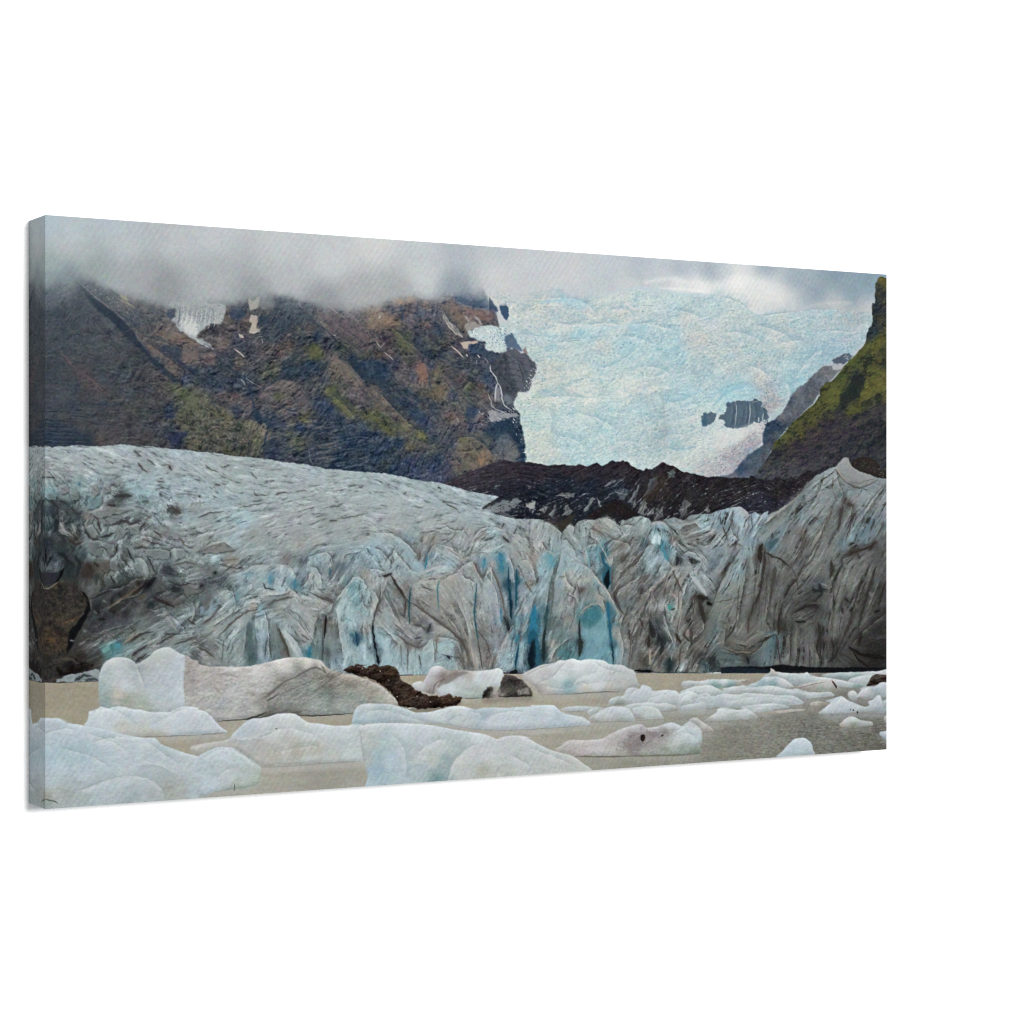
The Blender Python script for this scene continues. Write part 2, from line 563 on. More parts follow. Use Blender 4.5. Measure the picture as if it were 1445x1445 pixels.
def relief(h, s=.7):
    """light falling from the upper left on a height map"""
    h = blur(h, s * SC)
    g = -(np.gradient(h, axis=0) * .8 + np.gradient(h, axis=1) * .55)
    g -= blur(g, 20)
    return (g / g.std()).clip(-3, 3)
def compose():
    global img
    INK[:] = (.85, 1.035, 0)
    # ------------------------------------------------ cloud
    sky = samples('''P 70 320 a9b8c0 100 330 aebcc0 90 345 adb2b4 70 370 93a3a3 120 360 a3adae 180 340 adb4b8 250 340 b2b7ba 200 390 9a9fa2
     130 375 8e999b 230 400 8b9194 300 330 b5bcc0 300 390 a2a8aa 400 350 b8bdbf 400 390 abb0b2 360 415 8f9699 470 370 bcc1c2 500 410 a3a7a8
     460 425 8e9398 530 345 c3c6c6 600 350 b9c0c4 600 390 bcc1c2 560 410 a0a5a6 640 350 aab3b9 700 350 b4bbbf 700 390 c0c4c5 760 370 bcc1c5
     800 380 bfc3c6 860 390 b5bec4 900 375 aab5bd 880 400 c0c5c7 960 385 a0adb8 1000 385 94a4b0 930 400 bcc4c8 960 398 dde0de 990 402 e8e8e4
     1040 400 e6e6e2 1050 385 d0d3d2 1020 390 b9c3c8 1075 400 dcdedb 1100 415 d9dbd7 1080 380 8f9fac 1120 395 93a3ae 1180 390 8397a4
     1230 395 8097a6 1200 415 8299a8 1150 415 8a9dab 1180 428 b6bcbc 1220 440 b3b8b9 1140 430 a4b0b8 1110 425 c6cac9 70 395 7f8f93 100 390 7d898f
     65 310 a3b4be 160 315 a9b6bd 640 405 8f9aa3''')
    img[:] = blur(field(sky, soft=11), 5)
    n = fbm(gx / 70, gy / 40, 5, 3)
    img += (n * .005)[..., None]

    cloud = img.copy()
    # ------------------------------------------------ rock mountains
    INK[:] = (.58, .97, .010)
    rock = samples('''P 70 420 5d6c74 80 450 46545f 100 470 46545c 120 480 4b5558 150 470 4e555a 110 440 4b5862 150 450 505a62 180 490 4a5056
     200 510 474d52 140 520 444d53 70 520 3f4a52 100 540 454c53 70 560 434c55 120 560 494a50 140 550 4e4a4c 170 545 474d54 200 550 484b50
     230 560 4b4b4e 90 590 42484f 150 590 47474c 180 600 4b474c 150 620 4f4849 80 615 2b3d52 110 620 2f4054 210 600 454a4f 230 585 494d4b
     260 560 52583f 275 575 5a6044 250 550 575a48 240 610 343f52 230 625 424449 70 400 6f7d84 90 398 7a868b
     140 410 59626b 160 420 5d6068 175 440 555b62 190 455 4c5762 200 470 6a6360 230 475 806a5c 245 480 8a7264 260 490 75645f 215 490 6c5c56
     240 505 6c5b57 265 510 735f59 230 500 3c4961 250 495 454f63 270 515 505360 240 525 6f5d57 262 535 3c4a63 175 425 777069 210 430 5a5a5e
     T2 150 1000 4d4a50 250 900 60544f 330 860 33415c 400 930 5f534e 350 1100 43485a 200 1100 73605a 100 1250 6e5d5a 250 1230 434c5c 350 1280 5f5553
     450 1200 4d4f5a 600 900 3d4a55 700 800 3d4c5b 800 760 4a5560 700 950 34465a 650 1050 464e57 560 860 444d4d 800 850 3c4b58 900 850 3f4d5b
     760 1130 66524f 700 1200 6b5451 850 1020 464d50 950 1000 5a504e 1000 1050 36485a 900 1080 414b50 950 1160 55583f 1000 1200 58603a
     850 1250 3f4c46 800 1350 2a4258 950 1300 2b4459 600 1200 575053 550 1300 4c5252 650 1330 555a44 750 1270 3a4a50 400 1350 434a55 200 1300 374454
     100 1350 35465a 50 1400 3c4a58 1100 900 635a61 1200 950 675a5f 1300 1000 6b5c5f 1400 1100 655657 1300 800 6f6d70 1100 1000 5b5158
     1100 1120 4a4a52 1200 1150 434f4a 1300 1150 4b5048 1400 1200 4f5549 1300 1260 30465a 1400 1300 23405e 1150 1230 6f6563 1200 1330 6c6058
     1100 1350 5f5a55 1280 1400 63584f 1000 1400 4d5054
     T3 60 870 7f6a5a 150 900 8a6b58 230 930 78614f 250 740 8a7060 350 740 8a6d5c 270 830 4d4a58 330 850 5d5458 200 830 5b5260 420 800 57525f
     480 780 6b5655 550 760 5a5460 560 860 4d4f62 450 850 4a506a 470 950 6b5c5c 360 930 5a5160 430 1000 4e5260 330 1050 565a48 300 1100 585d42
     240 1050 5b5148 150 1100 574a4c 100 1060 554a4e 80 1200 514c4a 180 1180 5a4d4e 60 1300 2a4260 120 1350 2b4562 220 1280 45485a 350 1250 4e5048
     420 1080 424b5c 500 1080 4b5352 560 1060 444c50 600 1000 3d4a60 560 1150 48504c 640 1120 464c48 700 1060 565058 620 1200 40495a 500 1200 3f4a5a
     700 1250 464d50 800 1280 454d52 900 1350 4a5055 750 1350 52505a 600 1330 5f5a50 450 1320 7f5e56 380 1360 5a5660 300 1340 5b5256 530 1300 4a5060
     650 1400 665a52 800 1420 5c504e 950 1250 474e5e 900 1150 3c4f6a 1000 1400 3f4d60 760 1150 56505a 850 850 75605c 960 860 7a6260 740 850 7a6659
     800 930 766459 850 700 5f728a 800 720 4a6280 900 770 46607f 680 790 6a5a58 1000 800 4d6480
     M1 145 60 414c55 450 180 5e5055 580 300 5f5052 500 260 54484c 700 380 4a484f 650 200 48525a 800 200 454f58 850 80 454f52 1000 150 4f4c50
     1000 300 464a52 850 330 4a4f57 650 420 36414f 900 450 4d5348 700 480 4c464c 850 600 514550 600 600 4a4a50 450 600 4a4c4d 700 700 584a4b
     620 720 5f4f4a 500 480 454a50 300 520 474c53 150 500 3f4c55 400 440 3a4858 300 350 49525b 380 300 454e5a 250 600 2d3f55 400 680 27394f
     200 690 243a54 500 740 2c3c50 300 740 24374c 1000 700 4f4748 1100 620 444a55 1200 480 34445c 1300 420 4f5748 1380 380 606a48 1250 300 5c6347
     1420 430 585f45 1300 540 56553f 1350 640 5a5a45 1420 750 5f5c44 1250 720 2a3a5a 1200 650 3c4858 1150 560 48504f 1100 250 514b4a 1150 330 564f49
     M2 60 400 5b6044 180 500 66613f 250 560 6b6548 100 560 5a5c48 350 620 4f5340 450 600 74704f 530 640 7a7358 480 720 55603f 400 700 5d5c46
     300 740 4c5048 150 650 605b45 50 700 525741 250 800 58583f 400 800 484e40 80 800 4b5045 200 260 3a4a60 100 240 34465a 320 250 3f4c60 380 200 3d4d60
     300 380 6a5856 200 370 65585a 400 430 5b5459 330 470 4a4f60 450 330 36455a 540 360 5f565c 600 300 655a5c 700 280 6b5b58 800 260 625856 650 420 695b58
     750 440 6b5a58 550 480 585660 680 350 5a5c46 850 380 62585c 800 500 565460 620 560 2f4560 500 530 2b4158 900 540 606048 800 570 595a58 700 600 3c4a5e
     860 620 2c4360 800 700 4f5a4c 850 750 545a46 700 750 3f4c58 650 850 3b4860 800 900 3c4758 950 850 38465a 1050 700 3d4a58 1000 620 3c4a5c 1100 780 475258
     1050 420 324460 1100 470 2f4464 1200 560 33465f 1300 640 34475c 1400 680 2c435c 1250 700 24405a 1300 780 23405c 1200 880 2f4760 1100 900 42505a
     1350 850 364858 1400 950 33475a 1300 960 2f445c 1150 960 2b3f5c 1420 800 2b445c 1130 310 5c6236 1200 380 5d633a 1270 480 606448 1330 470 5c6048
     1240 330 6c6658 1180 120 6e6258 1150 200 5f5c4c 1080 200 4a505c 1280 180 6f5f55 1350 250 705c55 1400 330 675a5a 1300 350 60565c 1400 430 5a5458
     1420 520 5f6040 1380 600 40505c 1350 100 27425f 1400 170 2d445f 1250 80 5f5a5c 1000 120 34485c 900 150 274058 750 130 2c4458 600 150 5a5f48
     M3 60 150 22405c 100 200 2a435c 150 270 364a5a 60 300 6a5d54 130 400 6b5e54 250 500 655c52 350 600 656050 450 690 606538 300 620 62643f 150 600 5a6138
     60 520 565c38 60 620 4d5648 200 640 5b6040 60 680 33485e 150 760 29425c 250 760 2a435a 80 850 223c5a 200 850 2f4754 150 950 2f4448 300 850 475058
     350 780 5c5c48 330 920 34486a 450 900 3a4a5c 400 980 35486a 550 980 32466a 600 900 2f4460 300 980 36485e 200 980 22405c 450 780 545650 560 800 4a5252
     550 700 3f4c5c 500 620 3d4c62 400 500 2c4464 450 550 34486a 300 400 37495e 250 330 3c4a58 350 330 3a4c60 400 420 3c4e60 550 450 49525c 480 430 575c54
     640 500 5c5658 700 530 765f55 600 620 55535a 720 640 575660 700 720 525660 800 600 625860 780 550 6b605c 880 620 4c5468 850 500 364a62 900 480 42506a
     950 580 686068 960 520 5c5a60 800 480 66605c 750 430 5b6058 800 350 5c6058 720 350 4a5464 640 330 716757 600 300 75644f 620 220 66604f 580 160 6c624f
     450 150 87604f 460 200 8a6355 380 200 5d5a62 300 230 5f5a5c 400 280 6a6058 480 300 66604f 550 350 6e604c 700 200 5f5450 780 200 614f50 850 280 5a6048
     950 280 66584f 900 200 4c505a 850 130 414c58 750 80 424d5a 950 120 464f60 1000 200 354a66 1050 280 4d5468 980 350 6a5c5a 900 350 5f5a5a 920 420 5f605c
     700 780 4a5260 680 870 4c4c60 750 900 5f5a60 820 800 6d6450 800 720 666348 900 720 6c6858 900 820 70644f 950 870 8b6b50 1000 850 84664f 850 920 6a5f50
     780 960 615a54 700 980 4f5060 640 960 3f4860 1000 760 5a6258 1080 800 5a6468 1180 760 606a74 1200 850 6a6a6a 1250 830 686660 1120 730 3c5470
     1000 700 4c5a5c 1150 600 1f3c5c 1220 680 233f5c 1290 800 1c3a58 1310 880 1c3a5a 1050 620 3a4a60 1100 600 2c4460 600 1050 3f4a68 500 1030 45506a''')
    ang = numbers('''M1 300 100 -5 600 150 -5 1000 100 -8 600 350 -10 300 650 -6 800 600 5 1100 600 -20 1250 400 -45 T1 600 650 -42 900 800 -45 1000 1100 -48
     1300 1050 -20 300 900 60 700 1000 -50 500 1200 0 T2 200 1100 -25 700 1100 45 900 1200 25 1200 950 -42 1350 1100 -42 1150 1300 60 1350 1350 -52 800 900 70
     T3 150 1000 -45 350 1100 -55 600 900 -60 500 850 80 750 900 -50 900 880 -40 700 1250 -20 850 1300 -8 1250 1300 85 M2 200 600 -35 450 650 65 600 350 25 750 420 25
     1000 450 60 1200 450 -50 1350 300 -52 900 600 12 1100 700 14 1300 800 15 900 850 20 1250 930 10 700 700 15 M3 200 450 -45 400 640 -38 350 400 -48 600 350 -55
     700 400 -50 500 200 75 800 250 -35 900 850 -45 800 850 -40 1000 780 -45 1200 800 75 700 600 60 400 900 75 200 850 60 750 100 -10 1200 600 -55''')
    th = facing(ang, 12, .6)
    t1, t2 = lic(th, 1.4, 5, 11), lic(th, 3.2, 9, 12)
    n1, n2 = fbm(gx / 9, gy / 9, 4, 21), fbm(gx / 26, gy / 26, 4, 27)
    wx, wy = gx + 4 * fbm(gx / 20, gy / 20, 3, 35), gy + 4 * fbm(gx / 20, gy / 20, 3, 36)
    ridged = sum(.55 ** k * (1 - np.abs(fbm(wx / (15 / 2 ** k), wy / (11 / 2 ** k), 1, 31 + k))) for k in range(4))
    sh1 = relief(ridged * 2 - .35 * np.abs(t2), .55)
    sh2 = relief(-np.abs(t2) - .4 * np.abs(t1) + .6 * n1, .5)
    col = field(rock, soft=2.4, p=1.6)
    far = np.clip((gx - 40) / 190, .42, 1)
    n0 = fbm(gx / 3.2, gy / 2.6, 3, 37, .8)
    lum = (.015 * sh1 + .008 * sh2 + .006 * t1 + .007 * t2 + .018 * n0 + .016 * n1 + .008 * n2) * far
    rk = col + lum[..., None] * np.array([1.08, 1, .86], np.float32)
    dark = np.clip(-(sh1 * .35 + sh2 * .2 + t2 * .25 + n1 * .5 + n0 * .5) - .8, 0, 1.2)[..., None] * np.clip((gx - 160) / 120, .3, 1)[..., None]
    rk += dark * .45 * (rgb('1e3048') - rk)
    rk += (.12 + .20 * np.clip((260 - gx) / 80, 0, 1))[..., None] * (rgb('45525e') - rk)
    rk *= np.array([.985, .992, 1.02], np.float32)
    bm = np.clip((col[..., 2] - col[..., 0]) * 7, 0, 1)[..., None]
    rk += bm * np.array([-.014, -.003, .012], np.float32)
    lm = blur(rk, 14)
    rk = lm + (rk - lm) * 1.45 - .012
    gm = rk.mean(-1, keepdims=True)
    rk = gm + (rk - gm) * (.82 + .14 * np.clip((gx - 380) / 150, 0, 1))[..., None]
    rk += (np.clip((gx - 430) / 120, 0, 1) * np.clip((500 - gy) / 60, 0, 1) * np.clip((gm[..., 0] - .3) * 5, 0, 1))[..., None] * np.array([.05, .022, -.005], np.float32)
    # the cloud base hides the tops
    base = numbers('''P 52 405 0 64 401 0 85 396 0 100 397 0 112 392 0 135 395 0 165 412 0 190 419 0 225 428 0 240 430 0 262 424 0 285 425 0 320 423 0 345 420 0
      370 421 0 388 413 0 410 415 0 425 425 0 460 433 0 490 433 0 510 429 0 530 428 0 552 421 0 565 417 0 590 419 0 620 418 0 640 412 0 655 409 0 668 411 0 682 408 0 700 440 0 720 520 0 800 700 0''')
    yb = np.interp(gx[0], base[:, 0], base[:, 1])[None, :]
    sp = np.interp(gx[0], [52, 110, 200, 400, 600, 640, 700], [14, 12, 13, 13, 12, 16, 8])[None, :]
    m = ((gy - yb + 2.6 * fbm(gx / 26, gy / 26, 4, 41)) / sp * .5 + .5).clip(0, 1)
    m = m * m * (3 - 2 * m)
    mix(m * (gx < 800), rk)
    stroke('P 641 374 644 384 647 394', (5, 10), '7c8a99', .55, 5)
    stroke('P 650 398 656 408 656 420', (8, 20), '5f7490', .55, 6)
    stroke('P 120 383 112 390 104 392', (7, 5), '737c82', .45, 5)

    # left mountain
    fill('T1 430 600 500 680 560 730 640 790 720 830 760 890 850 960 890 1010 930 1070 990 1140 1060 1230 1140 1300 1230 1380 1300 1445 1230 1445 1100 1330 1000 1215 920 1130 850 1080 780 1010 720 930 640 870 570 810 500 720', '203650', .75, 1.2, 5, soft=1.0)
    stroke('T1 405 560 440 600 500 650 570 720 640 760', (1.4, .6), '858b92', .7)
    flecks('T1 450 560 640 560 760 660 800 740 760 860 680 760 540 680', 46, 'a9adb2', .9, .75, -.7)
    flecks('T1 560 720 700 720 900 860 1010 960 900 960 760 840', 40, '8b9096', .8, .6, -.7)
    flecks('T1 870 700 1180 750 1180 840 1000 860', 26, '8a8078', .9, .6, -.8)
    fill('T1 770 690 830 710 850 760 905 800 910 820 850 785 800 750', 'a89b76', .85, .8, 3, soft=.5)
    fill('T1 1040 1010 1120 1005 1200 1040 1300 1040 1400 1080 1445 1100 1445 1140 1300 1110 1200 1100 1100 1075', '876e5d', .7, 1, 4, soft=1.5)
    fill('T1 1110 1110 1180 1120 1280 1160 1290 1220 1240 1240 1180 1190', '33435e', .8, 1.5, 4, soft=.8)
    fill('T1 1000 1120 1060 1130 1150 1190 1200 1230 1130 1245 1060 1200', '71605b', .7, 1, 4, soft=1)
    fill('T1 1310 1185 1445 1165 1445 1290 1380 1295 1310 1240', '7d675f', .7, 1, 4, soft=1)
    fill('T1 1320 1310 1445 1330 1445 1400 1400 1370', '1f3654', .8, 1.2, 4, soft=.6)
    stroke('T1 1180 1190 1290 1280 1400 1340 1445 1390', (3, 5), '2d3e5a', .7, 1, 1.5)
    stroke('T1 255 1155 320 1230 370 1295 400 1310', (1, 1.6), '85574f', .65, .8, 1)
    stroke('T1 160 1105 205 1145', (1, 1.2), '7a584c', .6)
    stroke('M1 470 150 560 240 680 340', (1.5, 1.2), '7a5a50', .6, .8, 1)
    stroke('M1 400 140 410 220 440 330', (1.5, 2), '33435c', .7, .8, 1)
    for y, x0, x1 in ((560, 150, 330), (610, 145, 420), (650, 150, 430), (685, 160, 470), (720, 150, 500), (750, 180, 540), (480, 150, 330), (520, 370, 520), (470, 400, 480)):
        stroke('M1 %d %d %d %d %d %d' % (x0, y, (x0 + x1) / 2, y + 6, x1, y + 14), (1.6, .8), '1c2f48', .8, .6, 1.2, 8, y)
        stroke('M1 %d %d %d %d' % (x0, y + 12, x1 - 40, y + 22), (.8, .5), '5c6a78', .4, .6, 1.0, 8, y + 3)
    for s in ('540 130 700 130 860 150', '600 190 750 205 880 200', '480 430 640 430 800 425', '700 400 760 415', '900 430 1060 460 1180 470', '980 480 1150 490 1260 500', '900 540 1000 600 1100 570', '1040 620 1100 680'):
        stroke('M1 ' + s, 1.5, '2c3c50', .6, .8, 1.5, 6)
    fill('M1 1170 690 1300 660 1365 650 1340 700 1240 740 1190 720', '25365c', .8, 1.2, 4, soft=.6)
    fill('M1 1150 500 1240 500 1250 530 1170 545', '24365c', .7, 1, 4, soft=.6)
    fill('M1 1230 270 1340 310 1445 340 1445 470 1380 480 1280 540 1290 460 1340 410 1260 330', '606a46', .55, 2, 6, soft=2)
    flecks('M1 1330 500 1445 480 1445 810 1330 790 1380 640', 40, '8a8260', .9, .6, 1)
    stroke('T1 390 535 425 520', 1.2, '555e66', .6)

    # hanging snow left
    fill('T1 1190 790 1230 740 1300 715 1445 690 T2 60 745 110 775 200 775 232 800 215 900 190 940 100 950 60 970 30 1000 0 1030 -20 1060 60 1095 110 1130 145 1170 100 1155 0 1110 T1 1400 1070 1350 1045 1310 1010 1260 980 1255 940 1215 910 1250 880 1258 810', 'aab6b8', .88, 1.6, 3, soft=.8)
    fill('T1 1270 900 1330 850 1400 880 1440 960 1430 1060 1330 1010', 'cfd5cd', .75, 1.5, 4, soft=1.2)
    for k in range(26):
        x0 = 1270 + 13 * k
        stroke('T1 %d %d %d %d %d %d' % (x0, 760 + (k * 53) % 90, x0 - 10, 850 + (k * 31) % 60, x0 - 26, 930 + (k * 47) % 70), (.8, 1.4), ('6f8290', 'd3dad6', '8795a0')[k % 3], .55, .6, 1.2, 4, k)
    flecks('T1 1250 760 1445 720 1445 1000 1330 1000', 40, '5f7080', .9, .6, 1.3)
    fill('T1 1180 820 1245 812 1245 890 1210 905 1180 880', '20395a', .9, .8, 3, soft=.5)
    flecks('T2 0 760 200 780 200 930 60 960 0 960', 46, '6f7f82', .7, .8, 1.2)
    flecks('T1 1260 800 1440 740 1440 900 1300 920', 30, '6a7785', .8, .7, 1.0)
    stroke('T1 1290 800 1280 900 1260 960', (2, 3), '53607a', .7, .6, 1)
    flecks('T1 1320 900 1440 880 1440 1060 1340 1010', 30, 'dde2da', .9, .7, -.5)
    flecks('T2 0 740 232 790 215 900 190 945 0 1000 -30 1060', 60, '5c6a72', 1.1, .7, 1.0, 2.2, 31)
    flecks('T1 1190 770 1300 720 1280 980 1210 920', 34, '4f6072', 1.2, .7, 1.0, 2.2, 32)
    flecks('T2 400 700 540 700 540 1030 410 1030', 30, '4f4d50', 1.1, .7, .8, 2.2, 33)
    # middle of the range
    fill('T2 260 850 300 820 380 830 400 880 340 905 280 900', '2a3e60', .8, 1, 4, soft=.6)
    fill('T2 480 790 560 720 640 740 640 800 560 830', '7f878b', .6, 1, 5, soft=2)
    fill('T2 415 715 460 750 525 700 515 780 490 812 440 830 425 780', 'b0a798', .9, .8, 3, soft=.4)
    fill('T2 450 865 490 870 515 900 500 940 490 980 530 990 525 1010 470 1025 430 1020 440 980 455 940 430 920', 'b5a696', .95, .7, 3, soft=.4)
    stroke('T2 440 1020 490 1015 550 965 600 950', (1.5, .6), 'b9bab8', .8, .5, .8)
    fill('T2 340 1030 375 1035 385 1065 350 1060', 'c2b8a2', .9, .5, 2)
    stroke('T2 540 1075 545 1115', (3, 1.5), '98a8b5', .8, .6)
    stroke('T2 305 1155 350 1190 390 1225', (1.5, 2.6), 'b9b0a8', .85, .5)
    stroke('T2 515 1052 540 1052', 1, 'aeb2b4', .7)
    stroke('T2 855 765 865 790', (2, 4), 'b5b5b0', .8, .8)
    stroke('T2 1105 790 1180 850', (1.6, 2.4), 'bab6b0', .85, .6)
    stroke('T2 1150 1040 1165 1045', 1.4, 'b0aaa5', .8)
    fill('T2 500 900 600 860 600 940 520 960', '27415e', .75, 1.2, 4, soft=.8)
    fill('T2 650 690 720 700 830 760 900 800 960 850 990 930 940 920 880 930 800 1000 700 1030 600 1100 540 1060 500 950 560 900 640 820', '34485c', .42, 2, 6, soft=2)
    flecks('T2 560 820 900 800 960 980 700 1050 560 1050', 60, '565c50', 1.3, .55, 1)
    flecks('T2 560 820 900 800 960 980 700 1050 560 1050', 40, '203850', 1.4, .55, -1)
    fill('T2 1010 850 1150 860 1260 890 1330 950 1445 1080 1445 1220 1300 1140 1200 1070 1100 1000', '67595e', .5, 2, 6, soft=2)
    for k in range(7):
        stroke('T2 %d %d %d %d' % (1060 + 40 * k, 880 + 18 * k, 1200 + 40 * k, 1010 + 24 * k), (1, .6), '4f4a55', .4, .8, .8, 6, k)
    fill('T2 940 1140 990 1115 1060 1190 1040 1225 960 1240 930 1190', '5c6636', .75, 2, 5, soft=1)
    stroke('T2 790 1290 860 1260 930 1240', (3, 2), '565c3f', .6, 1, 1.5)
    fill('T2 750 1260 850 1230 900 1260 980 1250 960 1330 850 1390 740 1400 690 1340', '2a4156', .45, 2.5, 5, soft=1)
    fill('T2 1270 1260 1445 1330 1445 1445 1410 1430 1340 1340', '2a4259', .5, 1.2, 4, soft=.8)
    fill('T2 1160 1200 1260 1270 1330 1360 1410 1445 1250 1400 1150 1300', '72665a', .5, 1.5, 5, soft=1.5)
    fill('M2 1080 300 1140 290 1210 350 1280 400 1335 505 1290 525 1230 480 1170 420 1120 340', '5f6638', .8, 1.5, 4, soft=.7)
    fill('M2 1130 20 1230 60 1300 130 1400 220 1445 290 1445 330 1330 240 1240 180 1150 130 1100 150', '7a6a5a', .45, 2, 5, soft=1.5)
    flecks('M2 1060 140 1160 60 1290 160 1300 240 1100 230', 50, '8a7a60', 1, .5, 1)
    stroke('M2 250 90 310 150 400 230 450 320 458 400', (4, 3), '253c55', .7, .8, 2)
    stroke('M2 458 400 490 500 560 570 640 600', (3, 9), '223c5a', .75, 1, 2)
    stroke('M2 360 205 400 260', (3, 1), '909ca3', .7, 1, 1)
    stroke('M2 400 200 460 240 540 280', .9, 'a3a6aa', .7)
    flecks('M2 0 180 370 200 440 300 100 340', 60, '22384f', 1.8, .7, -.5)
    flecks('M2 0 120 370 190 440 300 100 330', 40, '6c7884', .9, .6, -.6)
    flecks('M2 0 360 100 420 280 490 300 560 480 570 590 640 560 780 520 850 300 840 0 810', 150, '8a8058', 1.5, .6, 1, 2, 8, 1)
    flecks('M2 0 420 100 460 280 540 300 600 480 600 590 680 540 800 500 850 300 840 0 810', 110, '36423a', 1.7, .6, 0, 2, 9, 1)
    stroke('M2 585 640 560 740 540 800', (3, 2), '1f3858', .8, .8, 1)
    fill('M2 540 760 640 700 680 760 650 850 580 870 550 820', '24395a', .6, 2, 4, soft=1)
    for k, s in enumerate(('760 650 860 640 980 640', '1000 600 1100 570 1240 540', '1010 660 1120 640 1280 620', '700 720 820 690 900 680', '1000 760 1100 740 1230 700', '1000 810 1110 800 1250 760',
                           '1010 870 1150 840 1300 800', '700 800 800 790 900 770', '1120 910 1220 900 1300 880', '1150 960 1260 940 1400 900', '1240 700 1330 690 1430 680', '1220 790 1310 790 1420 780', '900 550 960 530', '740 470 840 480', '1080 440 1140 380', '1050 500 1150 470', '1010 400 1060 360 1130 370')):
        stroke('M2 ' + s, (2.4, 1.2), '1c3856', .75, .8, 1.6, 7, k)
        p = pts('M2 ' + s) + np.array([2, 3.2])
        stroke(p, (1.2, .7), '63707a', .55, .7, 1.4, 7, k + 40)
    stroke('M2 935 800 950 880 970 940', (1, 2), '7d8a96', .5, .8, 1)
    flecks('M2 860 530 920 520 920 570 860 570', 8, '6d6c3c', 1.6, .7)
    fill('M2 640 350 730 330 730 370 660 390', '56603c', .5, 1.5, 4, soft=1)
    # right part of the range
    fill('M3 0 60 100 90 130 200 150 330 60 260 0 230', '2a4259', .45, 2, 5, soft=1)
    stroke('M3 0 490 60 560 180 655 230 665', (6, 3), '5c6634', .6, 1.2, 2)
    stroke('M3 300 560 420 640 510 714', (4, 2), '66703a', .75, 1, 1)
    fill('M3 20 300 100 340 220 480 330 580 300 600 150 520 60 440', '726156', .4, 2, 5, soft=2)
    fill('M3 400 120 440 80 480 72 500 150 490 235 440 205', '8f6656', .75, 1.3, 4, soft=.6)
    stroke('M3 410 110 405 190', (1.2, .8), '2a3a58', .7)
    stroke('M3 520 160 515 240 530 320', (4, 1), '3c465c', .7, .8, 1)
    fill('M3 550 150 600 110 660 170 640 190 560 210', '716a52', .6, 1.2, 4, soft=.8)
    fill('M3 550 230 620 250 690 280 640 350 600 390 550 330', '786850', .5, 1.5, 4, soft=1)
    flecks('M3 130 300 300 350 560 480 640 640 500 600 300 480', 110, '1f3a5c', 1.8, .6, -.8)
    flecks('M3 0 700 300 720 600 900 560 1040 150 980 0 950', 130, '5b6670', 1.0, .5, 1.3)
    flecks('M3 0 700 300 720 600 900 560 1040 150 980 0 950', 90, '1a3654', 1.8, .6, 1.2)
    fill('M3 770 710 880 695 970 760 1040 850 1060 900 900 960 720 1020 690 900 740 830', '70674f', .35, 2, 5, soft=1.2)
    fill('M3 940 860 980 850 990 900 950 950 935 920', 'a87a50', .6, 1.5, 3, soft=.8)
    flecks('M3 780 720 880 710 1040 860 900 950 730 1000', 90, '93805e', 1, .55, -.8)
    flecks('M3 780 720 880 710 1040 860 900 950 730 1000', 60, '465060', 1.1, .6, -.8)
    fill('M3 960 640 1040 620 1090 570 1190 545 1250 630 1300 730 1330 840 1325 915 1292 915 1260 790 1180 675 1090 725 1020 690', '1e3d5d', .75, 1.5, 4, soft=.8)
    fill('M3 1090 700 1180 665 1260 770 1295 905 1150 895 1060 850', '626b72', .5, 1.5, 4, soft=1.5)
    fill('M3 830 460 880 430 920 500 900 540 850 530', '33496a', .6, 1.5, 4, soft=1)
    stroke('M3 810 560 850 590 930 590 1000 620', (2, 3), '33466a', .6, .8, 1)
    stroke('M3 700 500 780 560 830 560', (2, 1), '7d6358', .6, .8, 1)
    stroke('M3 752 545 768 575', (3, 2), 'a9adb0', .9, .6)
    stroke('M3 675 825 690 800', (4, 3), 'b0b3b5', .9, .6)
    for s, w in (('915 80 922 50', 2.2), ('985 30 1015 62', 1.6), ('930 8 942 22', 1.6), ('780 0 805 22', 2), ('835 0 838 14', 1.8), ('180 10 205 40', 1)):
        stroke('M3 ' + s, w, 'c3c6c8', .85, .6)
    # dark promontory under the icefall and its waterfall
    fill('T3 1040 1290 1110 1235 1190 1160 1230 1140 1310 1185 1360 1220 1420 1270 1432 1340 1405 1400 M3 1430 150 1405 185 1380 230 1390 280 1330 320 1250 330 1210 420 1190 430 1140 340 1110 250 1080 190 1040 140', '424b5a', .8, 2.2, 5, soft=.6, seed=4)
    for k in range(9):
        stroke('T3 %d %d %d %d %d %d' % (1090 + 10 * k, 1230 + 24 * k, 1220 + 6 * k, 1225 + 26 * k, 1390 - 8 * k, 1250 + 25 * k), (1.2, .6), ('283548', '5d6472')[k % 2], .5, .6, 1.6, 5, k)
    folds('T3', '20 1 1190 1160 1230 1220 1300 1290 1330 1400;18 1 1130 1200 1160 1300 1150 1420;16 1 1310 1190 1360 1260 1400 1340', dark='263246', light='70727a', a=.55, b=.35)
    folds('M3', '18 1 1060 130 1130 190 1200 260 1240 330;16 1 1260 60 1300 160 1310 260', dark='263246', light='6c6f7a', a=.72, b=.42, sm=False)
    fill('T3 1310 1125 1328 1100 1345 1170 1358 1210 1310 1175', '8d7370', .9, .6, 3, soft=.4)
    flecks('T3 1090 1280 1200 1180 1400 1290 1400 1440 1120 1440', 70, '2b3a52', 1.4, .6, .2)
    flecks('T3 1090 1280 1200 1180 1400 1290 1400 1440 1120 1440', 40, '5b5d6c', .8, .6, .2)
    fill('T3 860 1120 990 1150 1100 1200 1130 1195 1050 1280 1000 1220 900 1180', '33506f', .7, 1.5, 4, soft=.8)
    fill('M3 1140 330 1210 350 1240 400 1200 440 1150 400', '7b8796', .7, 1.2, 4, soft=1.5)
